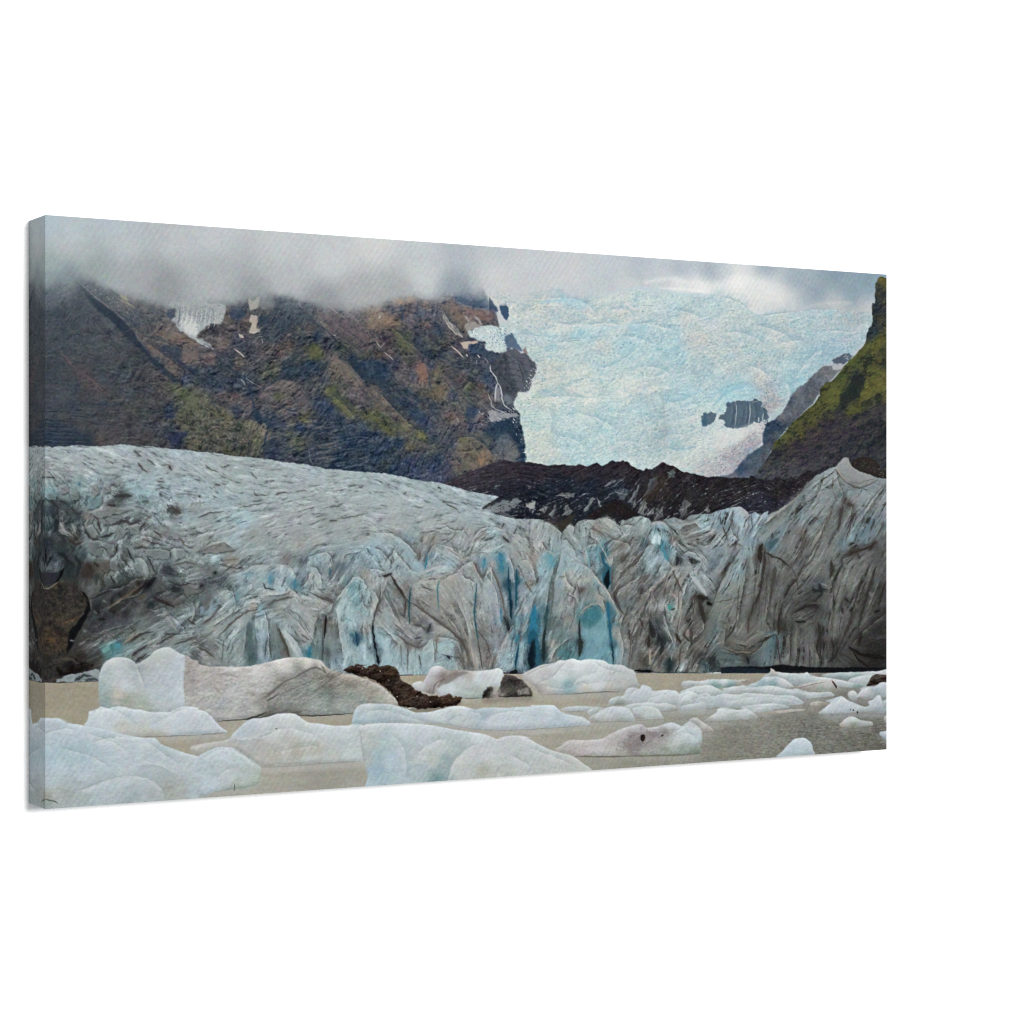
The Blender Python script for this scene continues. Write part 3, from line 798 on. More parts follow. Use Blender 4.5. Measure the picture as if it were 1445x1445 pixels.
    fill('M3 1095 260 1120 300 1130 400 1075 400 1080 320', '8a8f96', .75, 1, 4, soft=1)
    for s, w in (('M3 1035 85 1040 140 1080 190 1097 245', (1.5, 2.2)), ('M3 1097 240 1082 300 1074 400', (2, 2.4)), ('M3 1105 245 1128 310 1140 400 1170 445 1215 470', (2, 2))):
        stroke(s, w, 'cfd6d8', .72, .7, .5, 3)
    stroke('M3 1018 330 1040 400 1055 445 1140 490 1200 510', (1.6, 2.6), 'b5b2b2', .65, .8, .8, 4)
    fill('M3 1010 480 1060 470 1150 500 1230 500 1290 520 1230 535 1120 555 1060 580 1030 550', 'a2a5a9', .75, 1.8, 3, soft=.6)
    flecks('M3 940 480 1100 470 1220 500 1180 560 1020 600 960 620', 60, 'c6ccce', .9, .8, .2)
    # snow strips above
    fill('T3 0 870 90 850 170 880 255 930 200 960 130 990 60 1000 0 980', '8a6d58', .55, 2, 5, soft=1.2)
    flecks('T3 0 860 90 850 250 930 130 990 0 990', 40, 'a98a64', 1, .6)
    fill('T3 215 725 290 732 300 780 262 770', 'a8805e', .75, 1, 3, soft=.8)
    fill('T3 325 705 395 725 385 758 342 755', 'a07a5f', .7, 1, 3, soft=1)
    stroke('T3 85 900 100 880', (2, 4), 'd6d6d2', .9, .6)
    fill('T3 200 985 300 1015 380 1110 400 1205 330 1190 260 1100 230 1045', '5a633c', .65, 2, 5, soft=1)
    stroke('T3 270 790 290 860 290 930', (3, 3.5), '2a4064', .65, .8, 1)
    stroke('T3 400 1040 415 1100 440 1170', (1.5, 2), '35455f', .6, .8, 1)
    stroke('T3 625 800 630 880 690 960', (1, 1.2), '3a465c', .7)
    fill('T3 625 830 680 910 760 990 812 1065 740 1030 690 985 640 905', 'c2b6aa', .95, .8, 3, soft=.4)
    stroke('T3 690 890 760 980 800 1040', (.8, 1.6), '5a5868', .7)
    fill('T3 640 800 700 760 770 815 800 880 840 935 800 960 740 930 680 860', '806a5b', .75, 1.2, 4, soft=.6)
    fill('T3 795 840 830 880 870 915 820 940 900 925 960 960 1010 968 900 995 830 1005 810 960 840 930', 'a59f98', .8, 1.5, 3, soft=.6)
    fill('T3 890 870 940 890 970 955 1010 970 950 950', 'aaa59f', .8, 1, 3, soft=.5)
    fill('T3 800 795 920 830 1040 830 1070 875 1030 922 950 905 870 860', '7f625d', .75, 1.2, 4, soft=.6)
    fill('T3 740 745 800 730 860 750 940 740 1000 705 1050 750 1090 810 1105 845 1040 820 940 805 830 785', '2f4e70', .85, 1.3, 4, soft=.8)
    fill('T3 900 730 1000 660 1040 720 1060 770 980 790', '5a7390', .7, 1.2, 4, soft=1.5)
    fill('T3 880 700 920 645 980 640 1010 690 960 730', '9aa6b0', .6, 1.5, 5, soft=2)
    stroke('T3 960 910 1010 960', (5, 2), '4a5a70', .7, .8)
    stroke('T3 740 1262 850 1300 1020 1332', 1.6, '2c3c52', .6, .7, .8)
    stroke('T3 560 1230 740 1265 900 1275', 1.6, '2e3e54', .5, .8, 1)
    # ridges and gullies
    stroke('M1 560 300 700 350 840 430 960 560', (2, 1), '6a5a58', .4, 1)
    folds('T1', '40 -1 430 590 520 690 640 780 740 860 860 960 930 1080 1040 1210 1150 1320;16 1 560 700 700 800 860 930;14 1 990 870 1040 1000 1100 1060 1200 1110;12 1 1200 1180 1290 1280 1390 1340', dark='22344e', light='6d737a', a=.72, b=.42, sm=False)
    folds('T2', '26 1 1160 1200 1260 1280 1340 1370 1430 1445;22 -1 960 850 1060 960 1180 1080 1290 1160 1400 1250;20 1 920 900 860 1000 760 1060 680 1140;18 1 700 700 640 820 540 920;18 -1 1000 1010 1100 1050 1200 1150;14 1 20 1150 150 1200 300 1310 420 1330;16 1 690 1340 800 1280 930 1200 980 1120', dark='2a3d56', light='7d7470', a=.72, b=.42, sm=False)
    folds('M2', '26 -1 1160 10 1100 140 1060 260 1000 380;26 1 1170 10 1270 100 1380 230 1445 320;20 1 1140 300 1230 400 1300 500 1400 600;20 -1 490 400 580 280 700 210 850 230;16 1 280 480 340 550 480 560 590 660;14 -1 0 330 90 360 150 440 280 490', dark='293c54', light='7d756a', a=.72, b=.40, sm=False)
    folds('M3', '26 1 0 270 120 350 240 480 360 600 520 715;18 1 230 220 350 340 470 480;18 -1 400 380 540 360 600 480 680 640;16 1 560 130 680 260 760 400 830 540;20 -1 660 880 700 960 730 1020;16 1 770 710 880 700 980 770 1050 860;14 1 1170 660 1260 760 1300 900;14 1 150 680 300 660 470 760', dark='263c58', light='83786a', a=.72, b=.40, sm=False)
    folds('T3', '18 1 620 790 640 900 720 1000 810 1070;16 1 420 980 520 1080 640 1180 760 1250;14 1 210 960 320 1010 420 1180;16 -1 540 860 600 950 640 1060', dark='2c4060', light='85786c', a=.72, b=.40, sm=False)
    tex = (.013 * n0 + .014 * sh1 + .008 * n1)[..., None] * np.array([1.03, 1, .95], np.float32)
    dk2 = np.clip(-(sh1 * .5 + n0 * .5 + n1 * .35) - .75, 0, 1)[..., None]
    on = (np.clip((.52 - img.mean(-1)) * 8, 0, 1) * m * (gx < 765) * (gy < 700))[..., None]
    img[:] = img + on * (tex * far[..., None] * .7 + dk2 * .22 * far[..., None] * (rgb('1f2d40') - img))
    kw = dict(dark='25384f', light='80786e', a=.6, b=.36, sm=False)
    folds('T2', '16 1 1010 850 1100 960 1200 1050 1310 1130 1445 1230;14 1 1130 900 1240 1000 1350 1070 1445 1150;16 -1 700 830 660 930 600 1020 540 1090;14 1 800 900 860 980 880 1080;18 -1 1110 1290 1060 1370 1030 1445;16 1 1200 1290 1240 1380 1280 1445;14 1 0 1080 120 1170 230 1230 330 1260;12 1 450 1030 560 1060 640 1120;16 -1 480 1330 560 1270 680 1240 780 1180', **kw)
    folds('T1', '14 1 640 620 740 700 860 780 960 870;12 1 780 720 880 830 990 940;14 1 1040 1100 1180 1180 1260 1260 1370 1330;12 -1 230 1000 300 900 340 800;14 1 340 950 420 1050 480 1160;12 1 520 850 600 980 700 1080 760 1180', **kw)
    folds('M2', '16 1 480 380 560 420 700 440 800 500;14 -1 620 520 740 440 860 400 960 340;14 1 1240 60 1300 180 1380 300 1445 380;16 -1 1100 200 1080 300 1030 400 960 480;14 1 950 480 980 620 970 760 990 900;14 1 1150 420 1200 540 1260 640 1290 760;14 -1 700 900 780 800 900 720 1000 660;14 1 140 440 170 520 160 640;14 1 290 480 330 580 320 700;14 -1 470 580 430 680 440 780', **kw)
    folds('M3', '16 1 0 330 100 420 200 540 270 640;16 1 120 120 180 260 280 370 380 460 470 560;14 1 400 240 470 340 520 460 590 580;14 1 640 160 740 300 830 400 900 480;14 1 640 350 700 440 740 520;14 -1 340 1000 380 900 440 830 480 760;14 1 540 720 590 830 640 940 670 1030;14 1 700 780 740 880 800 960;14 1 860 720 920 820 960 900;12 1 1000 720 1060 800 1120 880;14 1 180 720 240 820 260 920', **kw)
    folds('T3', '14 1 0 970 100 1080 220 1180 300 1280;16 1 250 1000 330 1120 430 1230 520 1330;14 1 400 880 480 980 600 1060;14 -1 280 940 300 840 290 760;12 1 700 1080 800 1180 900 1240;12 1 440 760 460 860 420 940', **kw)
    kw = dict(dark='25384c', light='837a6e', a=.55, b=.34, sm=False)
    folds('T2', '90 1 1255 1245 1330 1340 1415 1440;80 -1 850 790 950 860 1010 940 1110 1010;60 -1 1160 1200 1100 1300 1050 1400;60 -1 760 1290 860 1220 980 1130', **kw)
    folds('M2', '90 1 1250 60 1330 140 1410 240 1445 290;80 -1 470 410 570 290 700 215 860 240;60 1 1080 300 1200 400 1340 520;60 -1 560 560 640 500 760 440;60 1 60 330 130 420 280 480 330 560', **kw)
    folds('M3', '100 1 0 275 120 350 240 480 360 600 515 715;70 1 140 240 270 340 400 390 520 480 640 640;70 -1 620 920 700 800 770 710 880 690;60 1 880 690 980 760 1070 870;60 1 560 130 680 200 800 320 900 420', **kw)
    folds('T1', '80 1 980 1090 1110 1180 1250 1290 1400 1400;60 1 880 960 1000 1060 1180 1110 1300 1190', **kw)
    folds('T3', '70 1 620 790 680 920 800 1060;60 1 190 960 320 1080 460 1200 620 1300;60 -1 520 900 600 940 680 1060', **kw)
    for k in range(60):              # thin ledges of lava across the slopes
        x0 = 90 + (k * 97) % 560
        y0 = 470 + (k * 61) % 170
        if y0 < 640 + (x0 - 100) * .05:
            stroke('P %d %d %d %d %d %d' % (x0, y0, x0 + 12, y0 + 3 - (k % 5), x0 + 26, y0 + 2 + (k % 7) - (k % 3) * 3), (.8, 1.3), ('1f2f45', '2b3647', '6f6a66')[k % 3], .5, .5, 1.4, 5, k, False)
    fog = .46 * np.clip(1 - (gy - yb + 3 * fbm(gx / 30, gy / 20, 3, 43)) / 46, 0, 1) ** 1.6
    m2 = (np.clip(m * 1.25, 0, 1) * (1 - fog))[..., None]
    u = (gx < 690)[..., None] & (gy < 480)[..., None]
    veil = cloud * .93
    img[:] = np.where(u, veil + (img - veil) * m2 + (cloud - veil) * (1 - m[..., None]), img)
    # ------------------------------------------------ icefall
    INK[:] = (.88, .985, 0)
    ice = samples('''P 720 420 c5c9c8 760 420 cdccc6 800 425 a9c9d4 790 440 c8cccb 820 430 b0cad3 830 440 c9cdcb 860 430 c6d3d4 880 430 cdd2d0 900 425 c3d4d5 950 430 b9d0d6
     990 440 b4cbd4 940 440 c6d3d6 970 450 c9cbc9 760 470 bccdd1 780 475 b9d0d7 820 470 add0da 850 465 b6d3dc 900 462 aacfdc 950 470 a9cad4 980 480 c8c8c4 990 475 cbc9c5
     740 500 b5c5c5 780 490 b8cbcf 800 500 bccbcc 850 490 c5c9c8 880 490 a6cbd5 930 485 aecbd3 960 500 a6c8d2 990 505 a9bfc6 850 515 b3ccd3 780 520 c9cac2 760 540 c5c9bf
     820 545 d6d6cb 780 560 d8d7cb 830 555 e0dfd4 880 555 d5d8d2 920 550 cfd2cd 940 560 a9c8d2 970 560 a5c9d5 1000 545 b3c7cd 760 590 b6cccd 800 580 b3cdd2 860 570 b4ced4
     900 580 b0ccd4 850 600 b5cdd2 800 620 b0cdd4 760 620 c9cdc5 770 640 c5cbc5 830 640 b5cdd1 900 600 bccdd0 930 580 a9bcc2 935 610 a4b4b8 960 600 bfcdd0 980 590 c9d0cf
     950 630 b5c5c8 900 640 b5c7ca 980 630 cad2d1 1000 620 c5d2d4 960 655 c2cac8 1010 430 b9d0d6 1030 430 cfd5d2 1050 460 b7c7cb 1010 470 c3cacb 1000 500 bcc8ca 1030 490 b8c6c9
     1080 450 afc4cb 1120 450 b1c5cc 1150 440 afc5cf 1160 460 b6c4ca 1200 450 b3babc 1190 470 a9bcc5 1215 480 a8bcc5 1100 470 bfc6c7 1110 485 c4c9c9 1150 480 a9bfc9
     1170 495 9bb6c4 1180 485 a1bccb 1140 500 a3bfca 1080 500 b5c5c9 1120 520 a3c4ce 1040 520 bcc8ca 1070 535 c3c1c0 1050 545 a8c8d2 1010 560 a5cbd4 1030 555 9ccbd8
     1060 555 9fc5d0 1085 550 b0b3b9 1100 545 a9c6ce 1120 540 93bccb 1090 570 a89fa5 1100 585 a5bfc8 1005 580 c5d5d6 1020 610 ced4d4 1040 615 d3d6d4 1010 640 c6cccc
     1065 605 c9c6c6 1060 625 a9a3ac 1040 640 aaa4ab 1070 640 8f93a3 1020 655 b5b0b5 1000 662 b0adb2 1050 655 8a8fa2 1100 440 c9cdca 1065 425 d3d5cf 1090 428 d0d2cd 1040 425 c9d3d2
     800 455 cac8c4 780 455 c3c9ca 760 450 c9cbc8 740 450 c6cdcd 730 480 b9cbd0 850 450 cdccc5 880 447 cccac2 905 448 c6cfd0 930 452 bfced2 1000 455 c3d2d6 985 430 c9d7d8''')
    icol = field(ice, soft=6)
    icol = icol * .7 + blur(icol, 16) * .3
    icol += np.clip(icol[..., :1] - icol[..., 2:], -.02, .1) * np.array([-.35, 0, .3], np.float32)
    ih = fbm(gx / 26, gy / 9, 4, 51)
    g1 = fbm(gx / 3.0, gy / 2.2, 3, 61, .8)
    wx, wy = gx + 5 * fbm(gx / 24, gy / 16, 3, 62), gy + 3 * fbm(gx / 24, gy / 16, 3, 63)
    rg = relief(sum(.7 ** k * (1 - np.abs(fbm(wx / (11 / 2 ** k), wy / (6 / 2 ** k), 1, 64 + k))) for k in range(4)), .45)
    g0 = fbm(gx / 1.7, gy / 1.5, 2, 66, .9)
    flow = lic(np.full((PH, PW), np.deg2rad(72), np.float32) + .5 * fbm(gx / 40, gy / 30, 2, 67), 2.0, 5, 68)
    ii = icol + (.008 * ih)[..., None] * np.array([1.3, 1, .7], np.float32) + (.020 * g1 + .006 * rg + .016 * g0 + .010 * flow)[..., None] * np.array([1.25, 1, .9], np.float32)
    sag = gy + 5 * fbm(gx / 40, gy / 30, 3, 74) + .10 * gx * np.clip((gx - 900) / 300, -1, .6)
    cr = 1 - np.abs(fbm(gx / 17 + .8 * fbm(gx / 15, gy / 9, 2, 75), sag / 4.2, 2, 76))
    crd = relief(cr * .8 + .3 * g1, .35)
    ii += (crd * .013)[..., None] * np.array([1.25, 1, .85], np.float32)
    ii += np.clip((cr - .80) * 4, 0, 1)[..., None] * (np.clip(fbm(gx / 30, gy / 18, 3, 77), 0, 1))[..., None] * .75 * (rgb('7dabbd') - ii)
    bl = np.clip(fbm(gx / 14, gy / 7, 4, 71) * .8 - .3 * g1 - .45, 0, 1.2)[..., None]
    ii += bl * .26 * (rgb('86bfd3') - ii)
    wh = np.clip(fbm(gx / 12, gy / 6, 4, 73) - .8, 0, 1)[..., None]
    ii += wh * .35 * (rgb('d9dedb') - ii)
    band = fbm((gx + .3 * gy) / 34, (sag + .1 * gx) / 8, 4, 78)
    ii += np.clip(-band - .35, 0, 1.4)[..., None] * .20 * (rgb('86a8b6') - ii)
    ii += np.clip(band - .5, 0, 1.2)[..., None] * .22 * (rgb('e9e9e3') - ii)
    dk = np.clip(-rg * .4 - .6 * g1 - .4 * g0 - 1.15, 0, 1)[..., None]
    ii += dk * .55 * (rgb('6f95a8') - ii)
    box, m = poly('''T3 985 640 1010 680 1050 740 1075 775 1105 830 1150 880 1190 915 1195 935 1120 960 960 968 840 1008 860 1055 930 1085 1000 1095 995 1150 1030 1172 1110 1192 1172 1170 1185 1120 1200 1060 1260 1120 1310 1170 1330 1140 1360 1215 1420 1265 1445 1300
      P 760 520 756 533 751 540 748 551 740 556 733 553 728 560 724 570 735 586 733 594 737 606 741 625 742 655 1045 680 1048 655 1065 640 1080 615 1082 597 1098 592 1108 575 1118 562 1127 549 1145 535 1163 516 1183 503 1200 500 1225 478 1235 440
      T5 1240 445 1000 430 800 428 640 445 530 450 400 470 320 430 250 350 100 320 0 300 T4 1380 680 1240 672 1100 668 950 665 830 640 700 620 500 640 300 650 150 640 0 640 T3 1200 655 1080 640''', 1.7, 4, soft=.8)
    m1 = full(box, m)
    up_ = np.clip((gy - 408 + 6 * fbm(gx / 30, gy / 14, 3, 15) + np.clip((gx - 960) / 50, 0, 1) * 14) / 13, 0, 1)
    mix(m1 * up_, ii * np.array([.985, 1.003, 1.0], np.float32))
    # cloud light over the ice edge
    stroke('T4 900 590 1000 575 1120 560 1250 590 1400 600', (5, 8), 'e4e6e3', .6, 4)
    stroke('T4 1030 640 1250 650 1445 670', (3, 3), 'eeeeea', .6, 2.5)
    stroke('T5 -40 245 100 240 230 200 330 190', (10, 16), 'efefec', .6, 7)
    stroke('T5 120 290 280 320 420 330 560 350', (7, 5), 'e3e4df', .55, 5)
    stroke('T5 660 440 760 410 900 380 1120 370', (4, 4), 'c9cccb', .55, 4)
    stroke('T5 300 380 420 400 560 410', (5, 4), 'd6d7d1', .5, 5)
    stroke('T5 410 468 560 450 680 440', (1.2, .8), '8fa0a8', .5, .9)
    stroke('T4 0 760 150 742 320 748 400 775', (3, 4), 'a3cbd8', .5, 3, 2, 6)
    stroke('T4 560 690 700 665 850 640 1000 660 1200 680 1400 700', (3, 4), 'b3d0d8', .5, 3, 2, 6)
    stroke('T5 20 330 120 345 230 390 320 450 420 490 560 470 700 460 860 450', (3, 4), 'b0ccd4', .5, 2.5, 2, 6)
    kw = dict(dark='85a9b8', light='e6e8e3', a=.5, b=.4)
    folds('T4', '50 1 0 740 150 725 320 735 430 790 520 900;50 1 560 860 640 820 760 830 830 900;60 -1 0 1000 200 960 420 950 560 940 740 950;60 1 740 950 900 940 1050 970 1200 1010;50 -1 150 1110 300 1080 420 1060;50 1 640 1060 760 1050 900 1080 1000 1140;60 -1 500 1330 640 1290 780 1200 860 1130;50 1 800 1340 900 1300 1050 1330 1150 1400;40 1 1100 820 1250 840 1400 900', **kw)
    folds('M4', '60 -1 0 260 200 230 420 250 560 230 760 200;60 1 760 200 900 210 1050 190 1200 150;50 -1 1080 300 1250 260 1400 190;50 -1 1080 460 1250 420 1380 370;50 -1 1080 680 1250 690 1380 650;50 1 300 380 500 420 700 540;40 1 100 560 300 600 420 700;40 -1 1100 560 1250 550 1380 500;40 1 60 300 110 420 90 560;40 -1 600 640 760 610 900 640', **kw)
    folds('T5', '50 1 0 320 120 330 240 370 330 450;40 -1 400 480 560 455 700 445;50 1 330 540 500 580 620 640 700 720;50 -1 550 700 680 670 760 690;50 1 60 620 200 600 350 640 480 720;50 -1 700 900 780 820 880 730;40 1 600 980 640 1080 600 1180;50 -1 40 1180 160 1080 300 1030 400 1080;40 -1 860 620 960 590 1060 600;40 -1 660 1000 720 900 800 830;40 1 300 860 420 900 520 990', **kw)
    # the ragged left margin: ice over rock, rock through ice
    flecks('P 728 400 745 440 760 500 762 530 752 560 730 580 742 610 746 650 736 650 724 600 716 575 735 552 750 520 742 470 716 430', 150, 'd3d8d5', 1.3, .75, .9, 2.2, 21)
    flecks('P 722 430 742 470 772 520 772 560 750 580 756 650 742 652 736 600 734 575 752 545 758 515 735 470', 110, '6f8494', .9, .6, 1.0, 2.2, 22)
    flecks('P 760 430 1000 430 1080 540 990 600 960 650 760 650', 420, '7f9dab', .8, .45, .3, 2.2, 23, .9)
    flecks('P 760 430 1000 430 1080 540 990 600 960 650 760 650', 380, 'e6e9e6', .9, .5, .3, 2.2, 24, .9)
    flecks('T5 100 380 1180 450 1100 740 700 1020 420 980 60 1000', 420, '7797a8', .8, .5, .9, 2.2, 25, .7)
    flecks('T5 100 380 1180 450 1100 740 700 1020 420 980 60 1000', 300, 'dfe5e5', .8, .5, .9, 2.2, 26, .7)
    # rock showing through
    fill('T3 1110 780 1160 772 1190 820 1192 880 1170 915 1130 870', '35506f', .9, .8, 3, soft=.5)
    fill('T3 1010 690 1050 700 1070 740 1110 770 1140 760 1180 790 1110 790 1060 770', 'cfcfc9', .7, 1, 3, soft=.6)
    flecks('T3 990 660 1180 680 1300 780 1290 900 1200 780', 40, '8a98a2', 1, .6, .7)
    flecks('T3 860 1000 1160 980 1230 1030 1180 1170 1010 1150', 70, '53687f', 1.1, .75, .8)
    flecks('T3 880 1000 1160 980 1200 1030 1150 1160 1010 1140', 80, 'dbe4e6', 1.2, .8, 1.2)
    fill('T3 1150 1050 1220 1020 1260 1090 1310 1180 1230 1150 1180 1170', '3f5672', .75, 1.5, 3, soft=.6)
    fill('T3 780 1100 850 1090 930 1088 925 1110 850 1115 850 1150 812 1160', 'bbac9f', .95, 1, 3, soft=.4)
    stroke('T3 700 1130 760 1180 800 1225', (1.6, 2.2), 'b8aea5', .9, .6)
    for s in ('65 1090 100 1140 140 1100', '130 1180 170 1215 210 1250', '0 1020 20 1045'):
        stroke('T3 ' + s, 1.1, 'aaa5a2', .8, .6)
    # blue bands and small shadows in the icefall
    for s, w, c, a in (('T4 0 765 150 745 320 750 400 772', (4, 5), '86c3da', .6), ('T4 300 790 420 800 520 815', (4, 2), '9ccbdc', .5), ('T4 250 1050 350 1020 430 1010', (4, 4), '97cbdc', .5),
                       ('T4 560 990 700 965 850 965 1000 985', (5, 4), '98cbdd', .55), ('T4 700 1180 830 1130 900 1100', (5, 3), '93c6d8', .6), ('T4 480 1320 600 1290 740 1290', (3, 3), '93c6d8', .5),
                       ('T4 1050 1200 1150 1150 1240 1190', (4, 6), '96c6d7', .55), ('M4 1100 270 1250 230 1400 180', (5, 6), '93c6d9', .55), ('M4 1100 670 1200 690 1330 660', (2, 2), '7fb9cb', .6),
                       ('M4 1110 440 1200 440 1320 400', (3, 3), 'a3cbd8', .5), ('T5 60 1150 160 1060 300 1040 400 1090', (7, 9), '93c9da', .6), ('T5 840 740 920 700 1000 650', (6, 4), '93b6c8', .5),
                       ('T5 740 980 720 930 780 900', (4, 6), '7fb3cb', .5), ('T5 880 600 960 600', (4, 4), '9dbfcd', .5), ('T5 380 640 450 680 520 690', (4, 4), '9fbfcd', .5)):
        stroke(s, (w[0] * .8, w[1] * .8), c, a * .6, 2.6, 2, 5)
    for s in ('T4 200 935 260 942', 'T4 240 1095 320 1085 360 1080', 'T4 920 785 990 795', 'T4 690 1140 710 1150', 'T4 555 1265 565 1275', 'T4 870 1350 890 1370', 'T4 660 1050 670 1040', 'M4 985 200 1000 192', 'T5 400 800 415 810', 'T5 175 432 190 436'):
        stroke(s, 1.2, '7a95a0', .7, .7, .4, 3)
    stroke('M4 1050 180 1060 330 1080 450 1060 620', (3, 6), '8fa3ab', .35, 3, 2)
    for s in ('M4 300 180 420 230 500 240', 'M4 660 190 750 210', 'T4 740 770 830 830', 'T4 80 940 250 960 400 940', 'T4 420 850 510 920'):
        stroke(s, (4, 3), 'e3e2d8', .6, 2, 1, 5)
    # rocky cliff in the ice
    fill('T5 145 1158 220 1150 280 1140 330 1145 370 1130 405 1140 415 1190 450 1215 470 1260 460 1300 430 1290 400 1320 360 1310 320 1340 250 1358 170 1360 122 1335 125 1290 80 1285 80 1255 125 1245 140 1200', '536878', .95, 2.0, 3, soft=.35)
    folds('T5', '30 1 180 1160 190 1240 170 1340;30 1 250 1150 265 1240 240 1350;30 1 350 1160 370 1240 350 1310;24 1 300 1150 305 1230 290 1330;24 1 410 1160 430 1210 420 1280', dark='35495a', light='7f8f96', a=.42, b=.3)
    fill('T5 -60 1260 20 1230 55 1240 55 1290 10 1330 -40 1320', '546979', .9, 1.2, 3, soft=.4)
    fill('M4 1395 380 1425 370 1430 395 1415 400 1440 440 1430 490 1390 490 1380 440 1405 420', '4d6b80', .95, .5, 3, soft=.4)
    flecks('T5 150 1170 400 1150 440 1250 300 1340 140 1340', 60, '3c5468', 1.2, .6, 1.5)
    flecks('T5 150 1170 400 1150 440 1250 300 1340 140 1340', 40, '70818a', 1, .5, 1.5)
    for s, w in (('T5 215 1160 218 1240 205 1345', 1.3), ('T5 322 1160 325 1250 310 1340', 1.6), ('T5 432 1240 415 1320', 1.8), ('T5 395 1270 390 1310', 2)):
        stroke(s, w, 'b3bcbd', .75, .6, .4, 3)
    stroke('T5 340 1155 400 1140', 1.5, 'c9d0d0', .7)
    flecks('T5 420 940 590 960 520 1100 500 1260 430 1260 450 1050', 46, '77808e', 1.2, .6, 1.3)
    flecks('T5 480 1050 560 1000 540 1120 490 1260', 24, 'b9b4b8', 1.2, .5, 1.3)
    flecks('M5 0 450 180 380 380 250 390 330 200 560 60 640 0 640', 200, '857f8b', 1.4, .6, -.6)
    flecks('M5 0 450 180 380 380 250 390 330 200 560 60 640 0 640', 90, 'cbc7c8', 1.2, .6, -.6)
    fill('M5 0 270 100 270 250 240 320 210 280 270 150 380 0 440', 'd2d6d4', .6, 2, 5, soft=2)

    # ------------------------------------------------ slopes on the right
    INK[:] = (.66, .93, 0)
    sl = samples('''T5 930 880 757880 1000 900 757a80 850 950 6d7580 750 1050 616d7c 700 1080 6a7580 800 1080 656d78 650 1150 556578 700 1180 626b76 600 1230 60697a 580 1280 74757c
     500 1320 2f4a68 550 1340 304a64 480 1400 3d526c 600 1340 4a5a6a 520 1420 4a5a68 450 1440 3c546e M5 400 250 2f4a6a 500 250 2c4766 560 200 5a6470 500 330 566068 420 330 3a5470 430 400 566270
     350 430 44607c 250 500 4c617c 300 560 4f6178 200 600 2f4f74 350 600 5c6878 250 650 5f6a7c 150 640 6f7385 400 480 505a68 620 120 6a727c''')
    box, m = poly('T5 970 860 1060 850 1040 900 940 1000 870 1080 820 1160 700 1270 560 1420 M5 330 640 270 665 0 660 130 620 180 570 250 480 380 400 385 300 410 210 480 190 530 140 600 30 T5 640 1110 690 1050 760 1000 830 930 900 870', 1.2, 4, soft=.8)
    t = field(sl, soft=4) + (.025 * fbm(gx / 6, gy / 6, 4, 33) + .02 * fbm(gx / 2.5, gy / 2.5, 2, 34))[..., None]
    mix(full(box, m), t)
    fill('T5 965 830 1040 780 1095 765 1130 790 1100 830 1060 850 980 850', '4a5c74', .85, 1.5, 3, soft=.5)
    fill('T5 960 860 1040 850 1070 860 1030 900 975 900', 'b9bfc2', .9, 1, 3, soft=.5)
    flecks('T5 1040 780 1110 770 1090 830', 10, 'c3ccd0', 1.4, .9)
    flecks('T5 440 1300 640 1290 560 1420 430 1440', 40, '1f3d60', 1.6, .7, .3)
    gr = samples('''T5 1360 190 6f6d30 1380 220 5c5c30 1330 240 45493f 1360 320 3f4640 1310 400 2f3d4c 1350 420 343a44 1380 380 46483a 1340 500 454538 1300 520 354046 1390 560 4c4f38 1290 600 2e4050
     1260 640 3c4a48 1380 650 565824 1330 680 5f6126 1250 720 5a5f30 1200 780 4b5330 1300 740 63632a 1380 760 3f4630 1140 830 55602f 1230 800 434d30 1330 820 55582a 1100 880 5c6130 1050 930 4a5530
     1000 990 4d572f 1150 930 35403a 1180 980 2a3836 1120 1080 293634 1250 900 5a5c2c 1300 920 646528 1350 950 6a692c 1380 880 3a4534 1250 1020 6a6a2c 1320 1050 5c5f2a 1220 1110 66662c 1380 1020 6c6b2e
     950 1050 60642a 1000 1080 64682c 960 1150 62662a 890 1120 4d5628 1060 1180 2f3a36 1100 1230 5c5f28 1180 1200 50552a 1330 1120 3d4530 1390 1110 5a5a2e 850 1200 5a5d26 780 1250 545a28 700 1320 585c28 650 1390 4c5432
     600 1420 566030 900 1250 464538 980 1220 40403e 1050 1260 3f4040 1150 1280 3c3c44 1250 1260 3f3e42 1350 1200 484649 1390 1250 444348 1300 1350 38383f 1200 1380 3d3b44 1100 1350 423d46 1000 1320 45404a 900 1330 463f46
     800 1380 4a4044 850 1440 463e46 1000 1430 3c3a46 1150 1440 33353e 1350 1420 30343c M5 1000 150 3f3e48 1100 200 403f48 1300 180 403f46 1370 250 30343c 1250 300 3c3c48 1150 280 3f3b48 1050 320 423d4a 900 250 403c4a
     950 400 433f4c 850 350 3f3948 750 330 4c4048 650 380 453c42 550 420 3c393e 600 330 595a2c 700 300 565828 500 370 535728 620 270 4f5530 780 220 57582a 850 130 5a5d28 900 60 60632a 950 100 4b522a 700 220 4f542a 550 300 565c30
     500 460 353a46 450 520 3c4048 400 580 444652 480 620 4b4d57 600 600 4c4b57 700 520 464350 700 420 403946 800 460 403c4a 850 560 454552 950 520 43414e 1050 440 3a3d48 1150 480 3c404a 1100 380 333a46 1200 420 333a44 1300 400 30363f
     1350 480 383d46 1250 520 3d4048 1370 600 3c4046 320 620 4a5060 400 660 4a4c58 550 660 4c4b54''')
    ga = lic(np.full((PH, PW), np.deg2rad(-38), np.float32), 1.6, 7, 44)
    gb = fbm(gx / 7, gy / 6, 4, 45)
    t = field(gr, soft=3.2)
    hi = np.clip((t[..., 1:2] - t[..., 2:3]) * 6, .8, 1)
    gc = fbm((gx + gy * .8) / 9, (gy * .6 - gx * .5) / 4.5, 4, 46, .7)
    gd = relief(gc + .5 * gb, .4)
